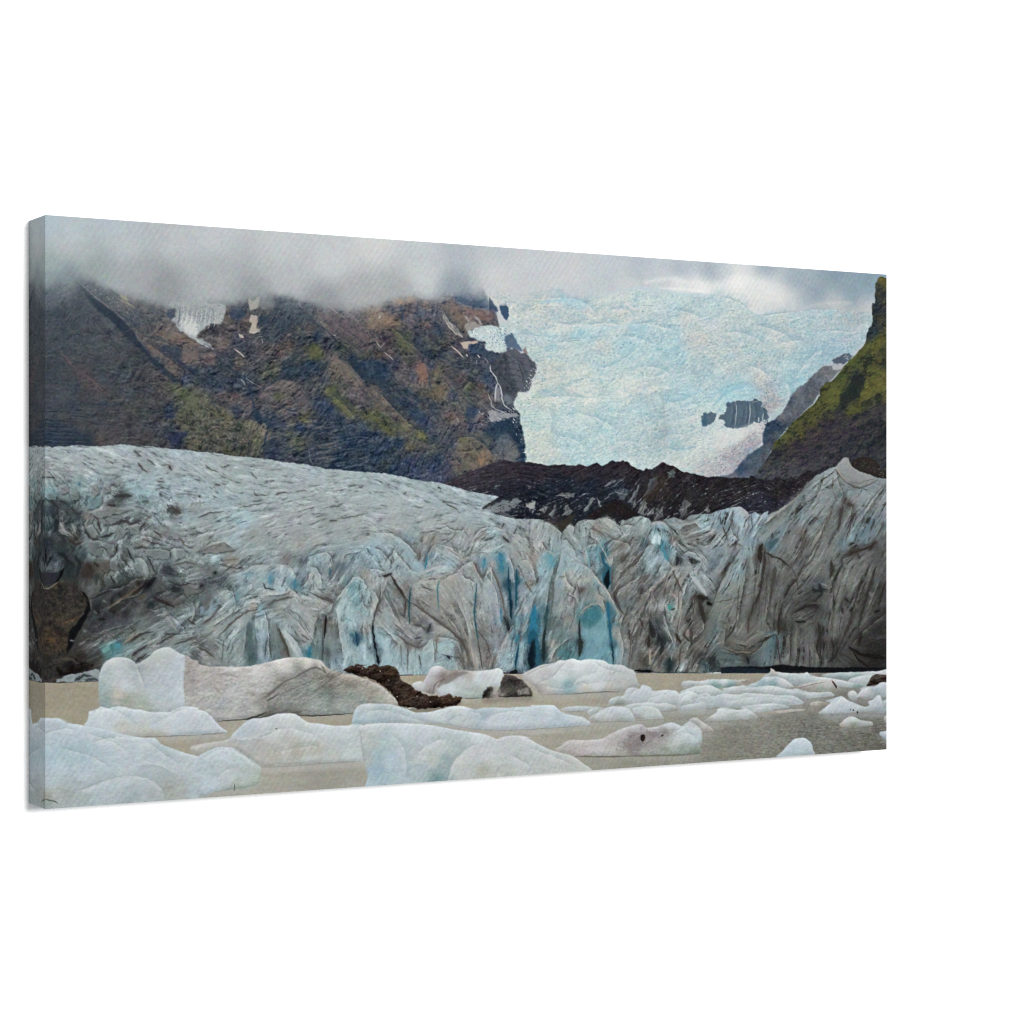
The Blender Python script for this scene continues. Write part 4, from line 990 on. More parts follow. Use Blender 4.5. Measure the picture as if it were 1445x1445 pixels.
    t = t + (.014 * ga + .014 * gb + .024 * gd)[..., None] * hi * np.array([1.1, 1.1, .55], np.float32)
    sh = np.clip((-(gc * .7 + gb * .5 + gd * .3) - .55) * 2.2, 0, 1)[..., None] * hi
    t += sh * .62 * (rgb('202b2c') - t)
    box, m = poly('''C1 1100 330 1020 325 960 305 920 292 880 300 845 340 840 400 800 440 800 550 785 680 795 760 778 840 742 822 725 880 722 1060 742 1130 740 1200 715 1290 660 1360 620 1445
      T5 1235 665 1222 700 1200 730 1150 790 1100 830 1060 870 1020 930 960 990 920 1000 875 1050 870 1100 830 1160 760 1220 690 1280 640 1330 600 1390 560 1425 M5 480 370 450 450 400 520 360 580 310 640 280 690 900 720 1445 720 T5 1450 700''', .8, 4, soft=.45)
    mix(full(box, m), t)
    for s, c, a in (('T5 1120 960 1200 910 1215 960 1230 1000 1180 1120 1080 1150 1030 1150 1025 1090 1100 1050', '26322f', .75), ('T5 1180 1090 1260 1040 1390 965 1390 1060 1310 1095 1220 1130', '73722a', .6),
                    ('T5 1220 985 1390 875 1390 945 1260 1040 1230 1030', '6c6c2b', .55), ('T5 890 1045 1030 965 1110 925 1080 990 1040 1040 1015 1180 960 1200 880 1150', '646a2a', .5),
                    ('T5 1240 700 1390 640 1390 720 1300 745 1200 790 1130 840 1090 850 1150 780', '64662a', .5), ('T5 1065 1250 1130 1180 1200 1200 1250 1190 1150 1240', '5f622a', .7),
                    ('T5 1200 870 1260 840 1290 810 1280 850 1220 890', '232f2a', .7), ('T5 1330 860 1390 800 1390 850', '232f2a', .6), ('T5 880 1050 960 1020 960 1040 880 1080', '252f28', .7),
                    ('T5 1190 1150 1290 1130 1280 1180 1200 1190', '2b352c', .6), ('T5 1310 1080 1340 1080 1350 1110 1310 1150', '2a332c', .6)):
        fill(s, c, a, 1.6, 4, soft=.6)
    flecks('T5 640 1330 880 1150 1020 1180 800 1290 700 1370 580 1420', 90, '273226', 1.4, .6, -.6)
    flecks('C1 830 450 1020 450 1020 1400 740 1400 760 900', 50, '24364a', 1.3, .6, 1.2)
    flecks('C1 880 330 1020 340 1020 430 900 430', 14, '7d7a34', 1.2, .7)
    flecks('C1 900 780 1020 760 1020 860', 8, '6d6a30', 1.2, .6)
    flecks('C1 960 1300 1020 1280 1020 1400', 6, '7d7a2a', 1.3, .7)
    for k, s in enumerate(('640 430 740 400 850 370', '620 460 760 440 880 400', '600 400 700 370', '560 440 640 420 700 430', '560 480 650 490 740 460', '660 500 760 470 840 440', '780 380 860 350 900 350')):
        stroke('M5 ' + s, (1.4, .7), '2a2b38', .7, .7, 1.2, 5, k)
    flecks('M5 560 360 1000 200 1390 150 1390 640 900 560 450 620', 190, '2b303a', 1.3, .45, .9)
    flecks('M5 700 360 1000 200 1390 150 1390 640 900 560 450 620', 120, '5a5660', .9, .4, .9)
    for s in ('1340 190 1385 210', '1130 480 1180 400 1200 340', '1160 310 1250 300', '1330 380 1370 320'):
        stroke('M5 ' + s, (2.5, 1.2), '1d2731', .75, .8, 1)

    # ------------------------------------------------ dark moraine
    INK[:] = (.62, 1, 0)
    mo = samples('''P 640 680 443b3c 660 672 4a4040 680 665 43393a 700 658 3a3034 720 660 3c3134 740 665 352c31 760 668 3a2f34 690 680 3d3536 720 690 2c2a32 740 700 1f242e 700 695 2d2e36 745 720 20252e
     720 715 2e3338 760 700 18202c 780 690 1f2833 800 665 3a2d32 820 665 3b2e30 800 680 1e2833 830 690 1f2a36 860 670 33292f 880 660 3a2c30 870 690 25303a 850 710 22282f 900 670 2f272c 920 672 33302f 940 660 3a2c2a
     950 670 2f2623 970 675 33282a 990 680 2c2326 930 690 3a2e27 910 700 352c28 960 695 2c2522 980 700 32302c 900 715 2a2b2e 870 720 241f22 950 720 2b2424 970 715 302a2a 1000 700 2b2522 1020 690 2f2725 1050 690 2d2624
     1040 700 3c332b 1070 700 35303a 1080 690 2d2528 1100 695 332b25 1120 690 2c2527 1140 675 312827 1160 668 33302f 1050 712 33303a 1080 712 2f2d38 1100 710 2d2a32 1120 705 332f36 1030 712 2f2b30 800 720 20252a 780 735 3a3430
     1220 655 332d29 1235 660 2d2826 1200 655 2b2623''')
    ma = numbers('P 640 680 20 700 665 10 760 680 -15 800 690 30 850 680 20 900 690 45 940 680 50 980 690 30 1050 700 20 1100 690 -30 1140 680 30')
    a = np.deg2rad(-ma[:, 2:])
    v = field(np.hstack([ma[:, :2], np.cos(2 * a), np.sin(2 * a)]).astype(np.float32), soft=12)
    tm = lic(np.arctan2(v[..., 1], v[..., 0]) / 2, 1.5, 7, 55)
    tn = fbm(gx / 4, gy / 4, 4, 56, .75)
    rm = relief(-np.abs(tm) + .9 * tn, .35)
    t = field(mo, soft=5) * np.array([.92, .97, 1.08], np.float32) + (.018 * tm + .022 * tn + .016 * rm)[..., None]
    slv = np.clip((rm * .4 + tn * .6 + tm * .5) - 1.0, 0, 1.2)[..., None] * np.clip((gy - 668) / 25, 0, 1)[..., None]
    t += slv * .55 * (rgb('8a979d') - t)
    box, m = poly('''P 618 684 640 675 660 666 690 655 700 651 712 649 725 652 745 652 760 654 766 655 771 657 783 655 790 656 797 655 803 657 811 657 818 654.5 828 658 834 656 841 652 850 658 857 654 864.5 649.5 869 652
      874 651.5 879 649.3 886 652 893 658 900 662 908 663.5 912 660 916 662.5 921 661 928 656.5 936 651.5 941 655 945 657 950 656 955 660 962 665 972 667 985 670 1000 673 1012 672 1030 674 1050 674 1056 675 1060 671 1063 672 1068 675 1080 676 1090 677 1095 673 1098 672 1104 674 1107 676 1119 674 1124 676
      1132 669 1138 664 1143 663 1150 666 1157 662 1162 658 1168 657 1175 662 1180 690 1130 740 1050 750 900 760 760 750 700 715 640 690''', .9, 3, soft=.45)
    mix(full(box, m), t)
    fill('M5 1090 560 1130 510 1180 490 1250 490 1310 520 1345 570 1330 600 1390 580 1390 670 1300 650 1200 640', '312a27', 1, 1.0, 4, soft=.4)
    flecks('M5 1120 550 1180 510 1300 530 1320 620 1200 610', 60, '4d463f', 1.2, .7, -.3)
    flecks('M5 1330 590 1390 580 1390 660 1340 650', 14, '66665f', 1.4, .7)
    for s, c in (('140 1080 200 1050 320 1060 300 1090 260 1100 220 1090', '878a8a'), ('10 1200 40 1170 90 1180 50 1230', '8d9494'), ('90 1240 160 1140 150 1190 110 1260', '8a9594'), ('200 1250 240 1160 285 1205 265 1245', '848f8d'),
                 ('380 1210 420 1140 460 1090 480 1100 440 1150 400 1230', '93a0a3'), ('495 1090 540 1165 520 1175', '9aa3a3'), ('650 1050 730 1020 760 1020 765 1060 740 1100 700 1130 680 1080', '66737c'),
                 ('760 1140 830 1020 860 980 850 1030 790 1140', '7c8a93'), ('900 1080 960 930 1010 910 1010 980 960 1060 910 1090', '6f7d87'), ('1095 880 1130 850 1165 880 1150 930 1110 930', '627674'),
                 ('800 1150 830 1100 832 1160 812 1180', '8c908f'), ('850 1200 900 1110 922 1150 890 1240 850 1230', '939996'), ('920 1235 970 1190 980 1230 930 1252', 'a09d99'), ('1195 1200 1240 1110 1290 1150 1250 1240 1210 1255', '74787b'),
                 ('1405 1205 1445 1150 1445 1225', '99a0a0'), ('980 1290 1000 1210 1060 1175 1060 1260', '74797b'), ('560 1000 640 940 660 950 600 990', '7a858b'), ('620 1010 700 960 740 920 680 960', '5f6b74')):
        fill('M4 ' + s, c, .62, 2.0, 3, soft=.5)
        q_ = pts('M4 ' + s)
        stroke(np.array([q_[0], q_.mean(0), q_[len(q_) // 2]], np.float32), (1.2, .5), 'a3abad', .5, .5, .8, 3)
        stroke(np.array([q_[1], q_.mean(0) + .8, q_[-1]], np.float32), (1.0, .5), '23262b', .6, .5, .8, 3)
    fill('M4 900 1050 1010 900 1080 900 1060 1010 960 1120 890 1140', '3c2f26', .55, 1.5, 4, soft=1)
    fill('M4 940 1030 970 960 990 970 970 1030', '39434c', .8, 1, 3, soft=.5)
    fill('M4 400 1265 470 1210 560 1160 640 1120 700 1130 780 1175 835 1245 760 1275 650 1265 560 1245 480 1285', '231d1f', .9, 1.5, 4, soft=.8)
    flecks('M4 450 1240 640 1130 800 1240', 40, '4a4446', 1, .6, .8)
    fill('M4 150 1330 250 1250 310 1230 290 1300 210 1380', '3a322c', .9, 1.5, 4, soft=.8)
    # ------------------------------------------------ the glacier tongue and its front
    INK[:] = (.68, .985, 0)
    gl = samples('''M1 145 790 a3abae 200 830 a0a8a9 330 790 a1aaad 450 780 a6afb2 560 830 a9b0b0 300 900 a7abaa 480 900 a7acab 650 880 a8adac 800 800 aab3b8 800 900 a9afae 950 850 a0a6a6 1000 950 9a9e9d 1150 870 a3adae
     1250 820 a0abb3 1400 850 a3aeb2 1200 950 a4a7a5 1400 980 a7aeae 180 970 a3a6a4 350 960 a8acaa 700 960 a9aeac 500 1000 a4abaa 900 1020 a5b0b1 1100 1040 a5b1b4 1350 1080 a4b0b3 250 1040 8f9797 330 1060 8a9291 420 1090 849999
     550 1060 9cacae 650 1080 8b979b 750 1100 84898a 870 1130 99b1b5 1000 1100 9caab0 180 1180 7d9fa3 300 1140 93a0a2 400 1180 7f9294 560 1150 93a0a1 550 1260 7fa6ab 650 1200 8d9698 780 1210 4c5154 900 1250 8e9b9d 980 1200 8bb0b3
     700 1290 53524f 850 1290 8e9798 1050 1250 8f9fa3 1200 1180 9dadb3 1330 1230 9aa9ae 1250 1330 6f716f 1400 1290 979b99 1150 1370 8b9898 1350 1400 9aacae 950 1380 737876 650 1370 939c9a 800 1400 858b89 500 1380 7a7571 350 1320 4a5053
     250 1280 3e4648 200 1350 3d4a50 300 1400 5a5e5e 420 1400 3d4a50
     M2 100 900 a3abaa 300 900 a2a9a7 200 1000 a3aaa6 450 950 9fa7a5 650 950 a2aaa9 850 980 a8b0b0 950 960 a9b3b9 1100 1040 a6afae 1300 1040 a3adae 1400 1020 a1abac 100 1150 9fabad 300 1100 a2aaa8 500 1150 a3aaaa 700 1120 a4abac
     900 1160 a4a6a4 1100 1150 a9aeac 1300 1120 a7afae 150 1200 a0b3b5 200 1250 9dabaf 400 1250 a0a9a8 600 1250 a3abaa 850 1250 a5adab 1100 1250 a5a9a6 1350 1230 a4aba9 370 1370 a3b9be 200 1400 a2afb0 100 1380 9da4a2 600 1380 a6a7a5
     850 1400 a9a8a6 1100 1400 9a9e9c 1350 1390 a3a6a3
     M3 100 1050 a4afb1 300 1080 a5b0b3 450 1110 a3aeb0 100 1200 a4aead 300 1200 a5adad 500 1200 a5b0b2 650 1150 a2adb0 700 1230 9fa9ab 900 1220 a0acaf 1050 1210 a2adb2 200 1330 a9adab 450 1320 a8aead 700 1300 9da5a5 850 1320 a3adb0
     1000 1380 a2adaf 1200 1420 9ba6a9 500 1420 a7aaa8 250 1420 a9aaa8
     G1 520 100 909c9b 600 100 8d9796 700 30 8f9b98 400 150 4a4644 300 160 3f4344 180 100 3c4a4f 330 60 4f5556 150 200 232c34 300 250 353e41 450 300 3a4548 180 350 3a434c 190 400 4b525a 350 450 2b3438 560 230 7d8584 680 220 849293
     850 180 8d9897 1000 200 8f8f8c 1150 130 8b8a88 1350 80 979b99 1400 200 939490 1250 190 8c8d92 700 300 8a9696 550 300 768282 1100 300 8b9a99 1280 310 93a3a2 950 430 87979a 850 330 6f7572 620 420 5f5a52 500 450 3a322c 700 450 6f6f69
     800 500 505c5b 1000 480 87938f 1180 470 4b4f56 1300 490 77817d 1400 420 8a8f8c 560 620 5f6461 700 640 3c3d3f 800 620 3f3d3c 850 660 4a463f 1000 570 2a2a30 950 550 464038 1100 580 5d5f5d 1250 620 4a5354 1400 600 757572 600 750 343537
     750 780 36332f 900 740 48474a 1050 720 3f4245 1250 720 5a5652 1400 720 5d6663 650 850 35343a 800 830 45434a 700 900 44434a 550 950 38363b 950 800 52514f 1100 830 65686a 1200 870 8a9699 1380 800 7a8884 1250 950 8d9ca2 1420 950 81898a
     480 1000 45423f 650 1020 6a6764 800 960 5f6463 950 900 6f7675 1000 990 7a8078 900 1000 757569 1100 980 868f8f 500 1080 5d5a55 400 1110 3d3836 650 1120 6f8a89 750 1100 4d8f98 700 1130 5a979c 600 1160 57534f 850 1130 7b918f 950 1080 869391
     900 1170 7d7d7a 1050 1070 8b8e89 1200 1010 85837d 1330 1110 7f8f8d 1400 1060 85857f 1420 1170 5d5f5e 450 1180 2d2826 550 1230 4a4540 350 1220 332d2a
     200 650 3a342b 300 620 3b342c 400 680 40382f 250 750 3e362d 400 800 433a30 300 880 4d3c28 200 850 40362b 280 950 3b3027 180 1040 5a3b1e 250 1070 503722 200 1130 443426 180 1250 37312b 250 1200 3f3831 200 1350 413a32
     G2 50 60 9da3a2 370 40 a3bac0 250 130 98a1a0 100 200 93958f 150 250 9aa09b 300 190 9fb0b2 450 150 9c9d98 650 100 a2a4a1 900 80 a2a4a1 1200 60 a4a5a2 1400 150 a3a39f 600 220 97a09d 850 230 a09d97 1000 200 a3a29d 150 340 9aadae
     280 380 8f857b 420 310 97a19e 100 450 757978 400 430 9aa3a2 550 420 a3adae 700 430 a4b0b3 750 370 8a8580 880 370 6f787a 1000 350 8fa8ad 1080 330 9aa5a5 1200 340 8f999b 1150 470 757b7e 1200 420 64707a 1350 340 8fa9b0 1400 400 7e8c94
     100 550 4f555a 180 560 5d676b 50 650 5f6262 420 490 90a8b0 500 560 97a3a3 620 530 6f98a5 680 560 a9b1b2 800 480 9cacb0 820 570 4d8fa5 870 510 8797a0 970 530 a8afac 1000 600 a4aaa7 1080 580 9aa4a6 700 600 a0bac2 620 640 a3a9a7
     1300 590 6d9ba3 1350 560 83a5a8 1200 620 9a9894 1420 480 a39d96 230 680 9fa8a5 320 680 72949c 130 740 8297a0 50 800 73858c 50 700 6a7275 200 800 9da39f 400 700 9aa8a8 470 760 aa9d95 600 740 757a78 780 650 aaa49a 560 670 a3a5a1
     700 780 9c9a94 830 830 9aa6a5 900 760 a29f98 1060 720 a59f98 1100 680 7a7370 1250 720 9fb8b8 1350 690 7eaab2 1400 640 93a9a8 1200 800 9ab0b0 1300 880 9fb8bb 1420 800 9cafb0 1420 950 a09c96 130 920 9d9c94 300 950 97a3a0
     240 1000 93a09e 350 900 a0a6a1 530 780 7ea4ac 530 900 97a5a5 530 1000 8fa5b0 430 960 5f7270 430 1100 55686a 450 1190 4f6a6a 640 950 7d8a86 650 1080 6b7a76 760 980 a5b3b5 830 1090 a3adab 880 960 a8a8a2 950 870 a6a39c 930 1000 a3a19b
     880 1050 8f8f90 1000 1000 7b8784 1060 950 6f6f6b 1150 1000 7f837e 1130 900 7a7770 1170 1100 86908f 1200 1200 8497a0 1250 1050 97adb0 1290 1150 9fb2b3 1400 1100 9cb5ba 1340 1030 2f6880 1430 1200 97b3b8 100 1100 7f7c78 50 1180 9a9893
     250 1150 8f9a97 150 1200 8a8a86 330 1100 9aa3a0 340 1200 8d9793 550 1180 8ea0ab 650 1180 6f8084 740 1150 6f6a60 850 1160 a0b0ae 930 1150 3f8798 1000 1150 6d7c7a 1080 1150 5f6a68
     G3 50 60 a5a9a7 300 50 a4a6a2 600 50 9fa3a1 900 30 9ca5a8 1100 50 9aa3a6 1300 60 979fa1 200 130 a3a39f 400 150 93a0a2 330 190 8797a0 480 180 989086 560 200 938d84 700 130 a2a4a0 850 130 a3a19c 950 160 a0a09c 1080 120 9ab2b5 1180 180 8f9391
     1300 100 9b9fa0 1380 170 a4a29d 100 250 9dafb3 40 280 92b7c2 250 240 9cb0b1 50 420 97b0b8 150 400 9fadad 250 350 9fb0b3 360 300 8fabb2 420 300 85817c 530 330 6f868e 600 280 99a5a4 700 280 a7aaa6 850 280 a2a7a4 800 330 a4a39e
     1000 250 a2a8a5 1120 240 9dacae 1250 200 a8a7a3 1400 220 a4a19a 300 450 8f9da2 400 420 93b0ba 540 450 a5aeb5 620 440 a8b0b3 700 400 9cb5bb 850 420 a6abab 780 420 8d898a 900 430 8b857f 980 400 6d97a6 1050 400 9a9690 1130 350 3f93ad
     1200 340 a3a5a2 1250 320 a09c95 1350 380 a8a39b 1400 320 989085 1040 480 8a9593 1130 420 3f88a0 1190 560 1f5670 1260 520 226080 1220 520 a5adab 1300 480 a09e9a 1320 620 8d979d 1380 560 8f8780 1425 620 8fa5a8 50 560 a09f9b 20 650 9ca8a8
     170 560 9b9c98 250 540 979c9a 240 640 86827c 300 600 857f7a 180 660 8b9694 100 640 8d8a86 60 750 98948e 200 760 8f8f8b 270 800 7b7672 330 700 707372 450 570 a1a09a 430 650 9a948d 500 620 9f9b95 560 550 a69f95 640 560 a49c92 700 520 ab9f90
     500 720 968e88 430 720 837d77 600 700 9b9389 680 760 978e85 760 600 a2a098 850 520 a5a8a3 800 700 a09d96 860 650 9aa09d 950 620 a1a7a6 1000 700 a0a4a4 1080 680 9ca5ac 1060 540 a3a7a4 1100 800 8b9098 1170 880 5f6a72 1100 880 6f8a95
     950 800 9f9f9c 1020 850 989695 960 900 8d8783 150 850 97a09f 100 870 9c9890 250 900 a09b95 350 850 7e7c79 420 850 908d88 400 920 7a7673 450 880 6f6f6d 550 850 9a968f 650 820 9a928a 700 860 8f867e 780 850 9d9991 800 950 9a968e 860 850 8f8f8a
     330 940 918a86 450 980 8f8c8b 500 960 5a5e5f 600 940 a39e96 700 930 8b827a 750 900 979089 1080 950 8a8a8b 1000 980 7f7974 930 980 857e78 1060 1050 8f9295 1000 1100 776f6a 120 1000 96b0b4 60 1000 8fa9b0 200 1000 9cb5b5 150 1080 90b3bc
     250 1050 9a9c97 350 1080 857c77 430 1070 7f7a78 480 1050 8f9191 540 1080 9fb0b0 620 1080 9cb2b3 700 1080 98b1b5 580 1040 8f857b 780 1100 5f5a57 830 1080 76706a 850 1180 8a8279 930 1180 938e84 800 1180 7d756e 1000 1200 857b73 1100 1150 8f9a9f
     1060 1200 877f78 1150 1080 979a9a 60 1120 5a6f78 180 1180 9ab5bb 380 1180 9bb0b1 300 1200 98aeb0 450 1200 93abad 530 1200 99b0b2 680 1200 93aeb0 600 1230 97adae 300 1300 a3b5b5 450 1300 9db3b5 1150 1220 9ab3ba 1250 1100 8fa9ae 1200 1180 98b0b6
     1310 1100 8fb0b8 1310 1200 8da9af 1400 850 1f7898 1280 880 5f8a98 1400 1000 1a6a88 1400 1150 0f4a62 1430 1250 1b5a70 1330 780 8f979a 1300 950 7a9093 1270 1000 3a7a90
     G4 50 80 9ca09e 150 80 8f8f88 90 200 97a3a5 30 250 9b9892 250 100 9a9e99 400 80 97a09b 500 100 8f867c 600 60 a09d96 700 100 979e9b 800 60 9aa39f 900 50 95a19f 1000 100 7fa0a8 480 200 979d9b 350 200 929d9b 230 250 9aa8a9 90 350 6fa8b5
     40 450 8fb0ba 30 600 96b0b8 130 400 5a9fb0 200 400 93aab0 300 330 a0b0b2 330 420 9fb3b8 400 300 8a9da0 450 320 7fa5b0 520 260 5aa0b0 560 330 1f7a90 600 350 9b948b 560 450 1f6f88 580 520 0c3038 480 420 93a5a5 530 520 5f9fae 700 230 867f77
     650 300 8a847c 800 220 8d8b83 720 350 857e76 850 150 8f9692 930 230 5f7a80 1010 170 a8c5cc 960 280 93a5a8 1060 250 3f90a5 1090 300 5fa3b8 1150 350 8fa0a3 1150 200 8a857d 1250 130 837d78 1300 80 8a8a88 1400 60 8fa9b0 1250 220 8f9088
     1330 200 85827c 1420 200 8a8c8c 1000 350 95a7ac 950 400 8fa3a8 1050 440 9aa5a5 880 430 85908f 800 400 86807a 700 450 857e78 650 520 8d8a82 760 520 8a857d 900 550 757373 850 600 6a6766 720 620 837c76 660 660 6d6862 1080 540 857e76
     1000 530 858a8a 1060 620 706a66 980 640 807973 900 700 7a746d 1160 420 a39f97 1200 530 999389 1190 350 4f565b 1280 320 8f979a 1330 400 939ea0 1400 340 9aa0a3 1420 420 8b9496 1280 420 9a9e99 1300 540 9aabb0 1380 600 a3acae 1250 640 8fa0a5
     1350 690 4a443e 1420 640 7f827f 1400 800 4f4a44 280 480 a9a9a2 240 560 a6a39b 350 540 9f9d95 430 520 a0a099 370 620 6f6a68 300 620 a39c95 180 560 8fa0a5 150 650 909a9a 70 780 3f7580 100 900 5f6a68 130 780 8e9896 200 750 9a9d97
     280 730 98958f 250 850 918e86 420 680 8a8f8a 520 680 a09b92 450 760 46828c 430 860 2f8292 500 830 2f8090 400 820 418590 550 780 8f9082 540 850 6fa3a5 480 980 5f9fb2 560 980 6fa8b5 420 980 6a9fae 600 800 2a8098 600 900 2f86a0 640 950 8c9490
     620 1080 2a6f8a 550 1130 5a9aae 420 1120 5f96a6 470 1180 69a0ad 300 950 8d928e 330 1000 6f8588 350 1050 34464a 300 1120 5f8f98 200 1130 4f8282 250 1180 4f8f95 120 1080 9a958c 130 1180 8f8b81 60 1100 4a585c 20 1050 8fa3a8 30 1180 2a4f5c
     650 1150 7fa8b5 720 850 968e84 680 1000 979187 730 1080 98948b 700 1180 8fa0a0 780 900 857e76 760 1000 7a756f 850 850 7b756e 900 900 5f5954 950 850 6f6963 900 1050 645c53 850 1000 6b645d 880 1200 5a534a 800 1200 7d7871 1000 900 4d5254
     1050 800 7f7e79 1130 760 7a9590 1150 820 8f948e 1180 650 8a8078 1050 750 a3a6a3 1000 980 4f5355 1050 1050 2f3335 1100 950 6f7674 1200 750 97958c 1200 900 878077 1300 900 5f5851 1270 1000 79736d 1200 1050 746c64 1350 1000 5f5951
     1400 950 6b655d 950 1150 857d70 1050 1180 67635d 1130 1100 7c8a8c 1110 1240 2c3c42 1180 1180 7a7166 1300 1150 6f675d 1400 1100 756f66 1330 1280 8a867f 1420 1270 4f6a6a 1000 1290 7a756d 1200 1290 8f9290
     G5 30 80 918a84 120 60 9a9a94 200 60 7f9096 100 130 8f918e 80 200 7a8488 30 300 6a7a80 200 180 757270 250 100 8a979b 100 280 7f8c90 100 400 86827d 250 250 7f8f8f 300 200 84908d 330 120 7a8a90 350 50 828f94 420 80 838580 500 30 7d7f78
     560 60 6f7f82 480 170 4a6a72 420 200 5d5a52 380 280 5d564d 300 320 75746b 250 350 7a8a88 180 400 7d8a88 470 280 605b55 560 250 6f6b64 620 120 75716a 700 80 6d6862 750 150 66615b 680 220 7a756d 850 80 838177 800 250 77766d 900 200 74726a
     950 100 6c6861 1000 60 6a6a62 1100 60 6f7470 1050 150 6c7574 1120 100 788889 1200 70 64777b 1300 60 6a7374 1370 100 56544e 1300 170 4a443e 1150 220 5a4f48 1230 220 66605a 1100 320 716c63 1200 320 6c675f 1330 280 56524c 1380 250 5c5852
     1370 400 5a5650 1250 400 5c5851 1050 400 6f6c63 1130 450 716e66 900 350 6b675f 800 350 716d64 700 380 66605a 620 330 5f5851 650 420 5d5650 550 350 716c63 480 400 54504a 400 420 6a665d 320 430 77746b 200 500 7b7b72 120 480 7e8882 100 600 7a7a70
     50 700 6f726a 200 650 77746a 280 600 726e65 370 600 555049 340 700 5a554d 420 550 635e56 460 650 6a645b 540 500 6b665e 560 650 4f4a44 620 550 544f4a 700 500 5f5a53 600 700 5b564f 850 470 4a4d4f 880 510 3f4446 800 580 413d39 870 580 4f4a42
     760 640 4b4640 700 720 605b50 780 720 4d4841 840 650 332f2c 920 600 57534e 950 500 605b55 1000 550 6b675f 1080 600 4d4843 1050 700 625e56 1130 600 5b564f 1200 500 4f4b46 1300 500 4b4742 1370 550 46423e 1250 620 4a4641 1350 700 3a3632
     1200 750 54504a 1300 800 2e2a27 1380 850 2f2b28 1200 900 35302d 1000 780 6b675f 950 750 5d5c55 900 700 4b4641 980 850 5b574f 1080 800 55504a 880 830 3d3835 870 950 3a3532 780 830 5f5b53 720 900 65615a 700 850 56544c 650 800 4b4840
     580 800 3d3833 550 780 3a352f 600 950 5c5850 680 1000 66625a 780 1000 605c54 830 1050 55524b 920 1000 494540 1000 950 3f3a36 1050 1050 48443f 1150 1000 413c38 1280 960 2b2724 1370 1000 252220 1300 1080 2a2623 1170 1090 35312d 450 780 6a655a
     350 820 655f54 250 800 706b60 150 800 716d63 60 830 66726c 30 900 5f6d69 100 900 6f6c61 180 920 6a6355 300 950 6b6355 380 900 6a6357 430 930 5f6a66 500 900 516f72 480 980 55696d 540 950 4c5a5e 100 1020 566460 200 1040 525d57 300 1040 43423c
     400 1060 53605e 460 1050 5d6b6b 150 1100 4d5957 350 1100 3f4646 20 1080 2e3230 560 1070 67645d 650 1090 625f57
     M5 900 650 8a8f8b 830 720 868b86 760 780 828885 870 780 868883 950 700 84857f 850 850 7f837e 700 850 7a817f 620 900 7c7c76 550 950 80807a 470 980 7f7d77 640 980 7a8280 720 950 75807e 800 930 83847f 900 900 7c7b75 1000 750 757670
     960 820 79807a 1050 560 97999a 1030 620 8f918d 1100 640 858887 1200 650 878b8b 1280 650 86898b 1120 710 6f706c 1060 690 8b8a85 1080 780 6e7a78 1200 770 848c8d 1300 760 7e8280 1370 720 7f7f7c 1150 830 88847f 1250 850 85837e 1350 850 878785
     1080 880 5b544e 1020 950 5f5b56 1100 960 6f6b65 1350 940 7f8182 1270 1030 5f7175 1180 1060 6a7a7b 1120 1000 757a77 1230 1150 6f7d7f 1330 1100 6d726f 1370 1180 625f59 60 950 8a9ba3 30 1050 7a8c97 160 950 9ba9ad 200 1000 92a3a8
     240 950 a09d97 100 1060 6d7880 150 1130 96a2a3 300 980 8595a0 380 980 96adb5 340 1050 8ba0a8 30 1160 9aa5a3 100 1200 8d8a86''')
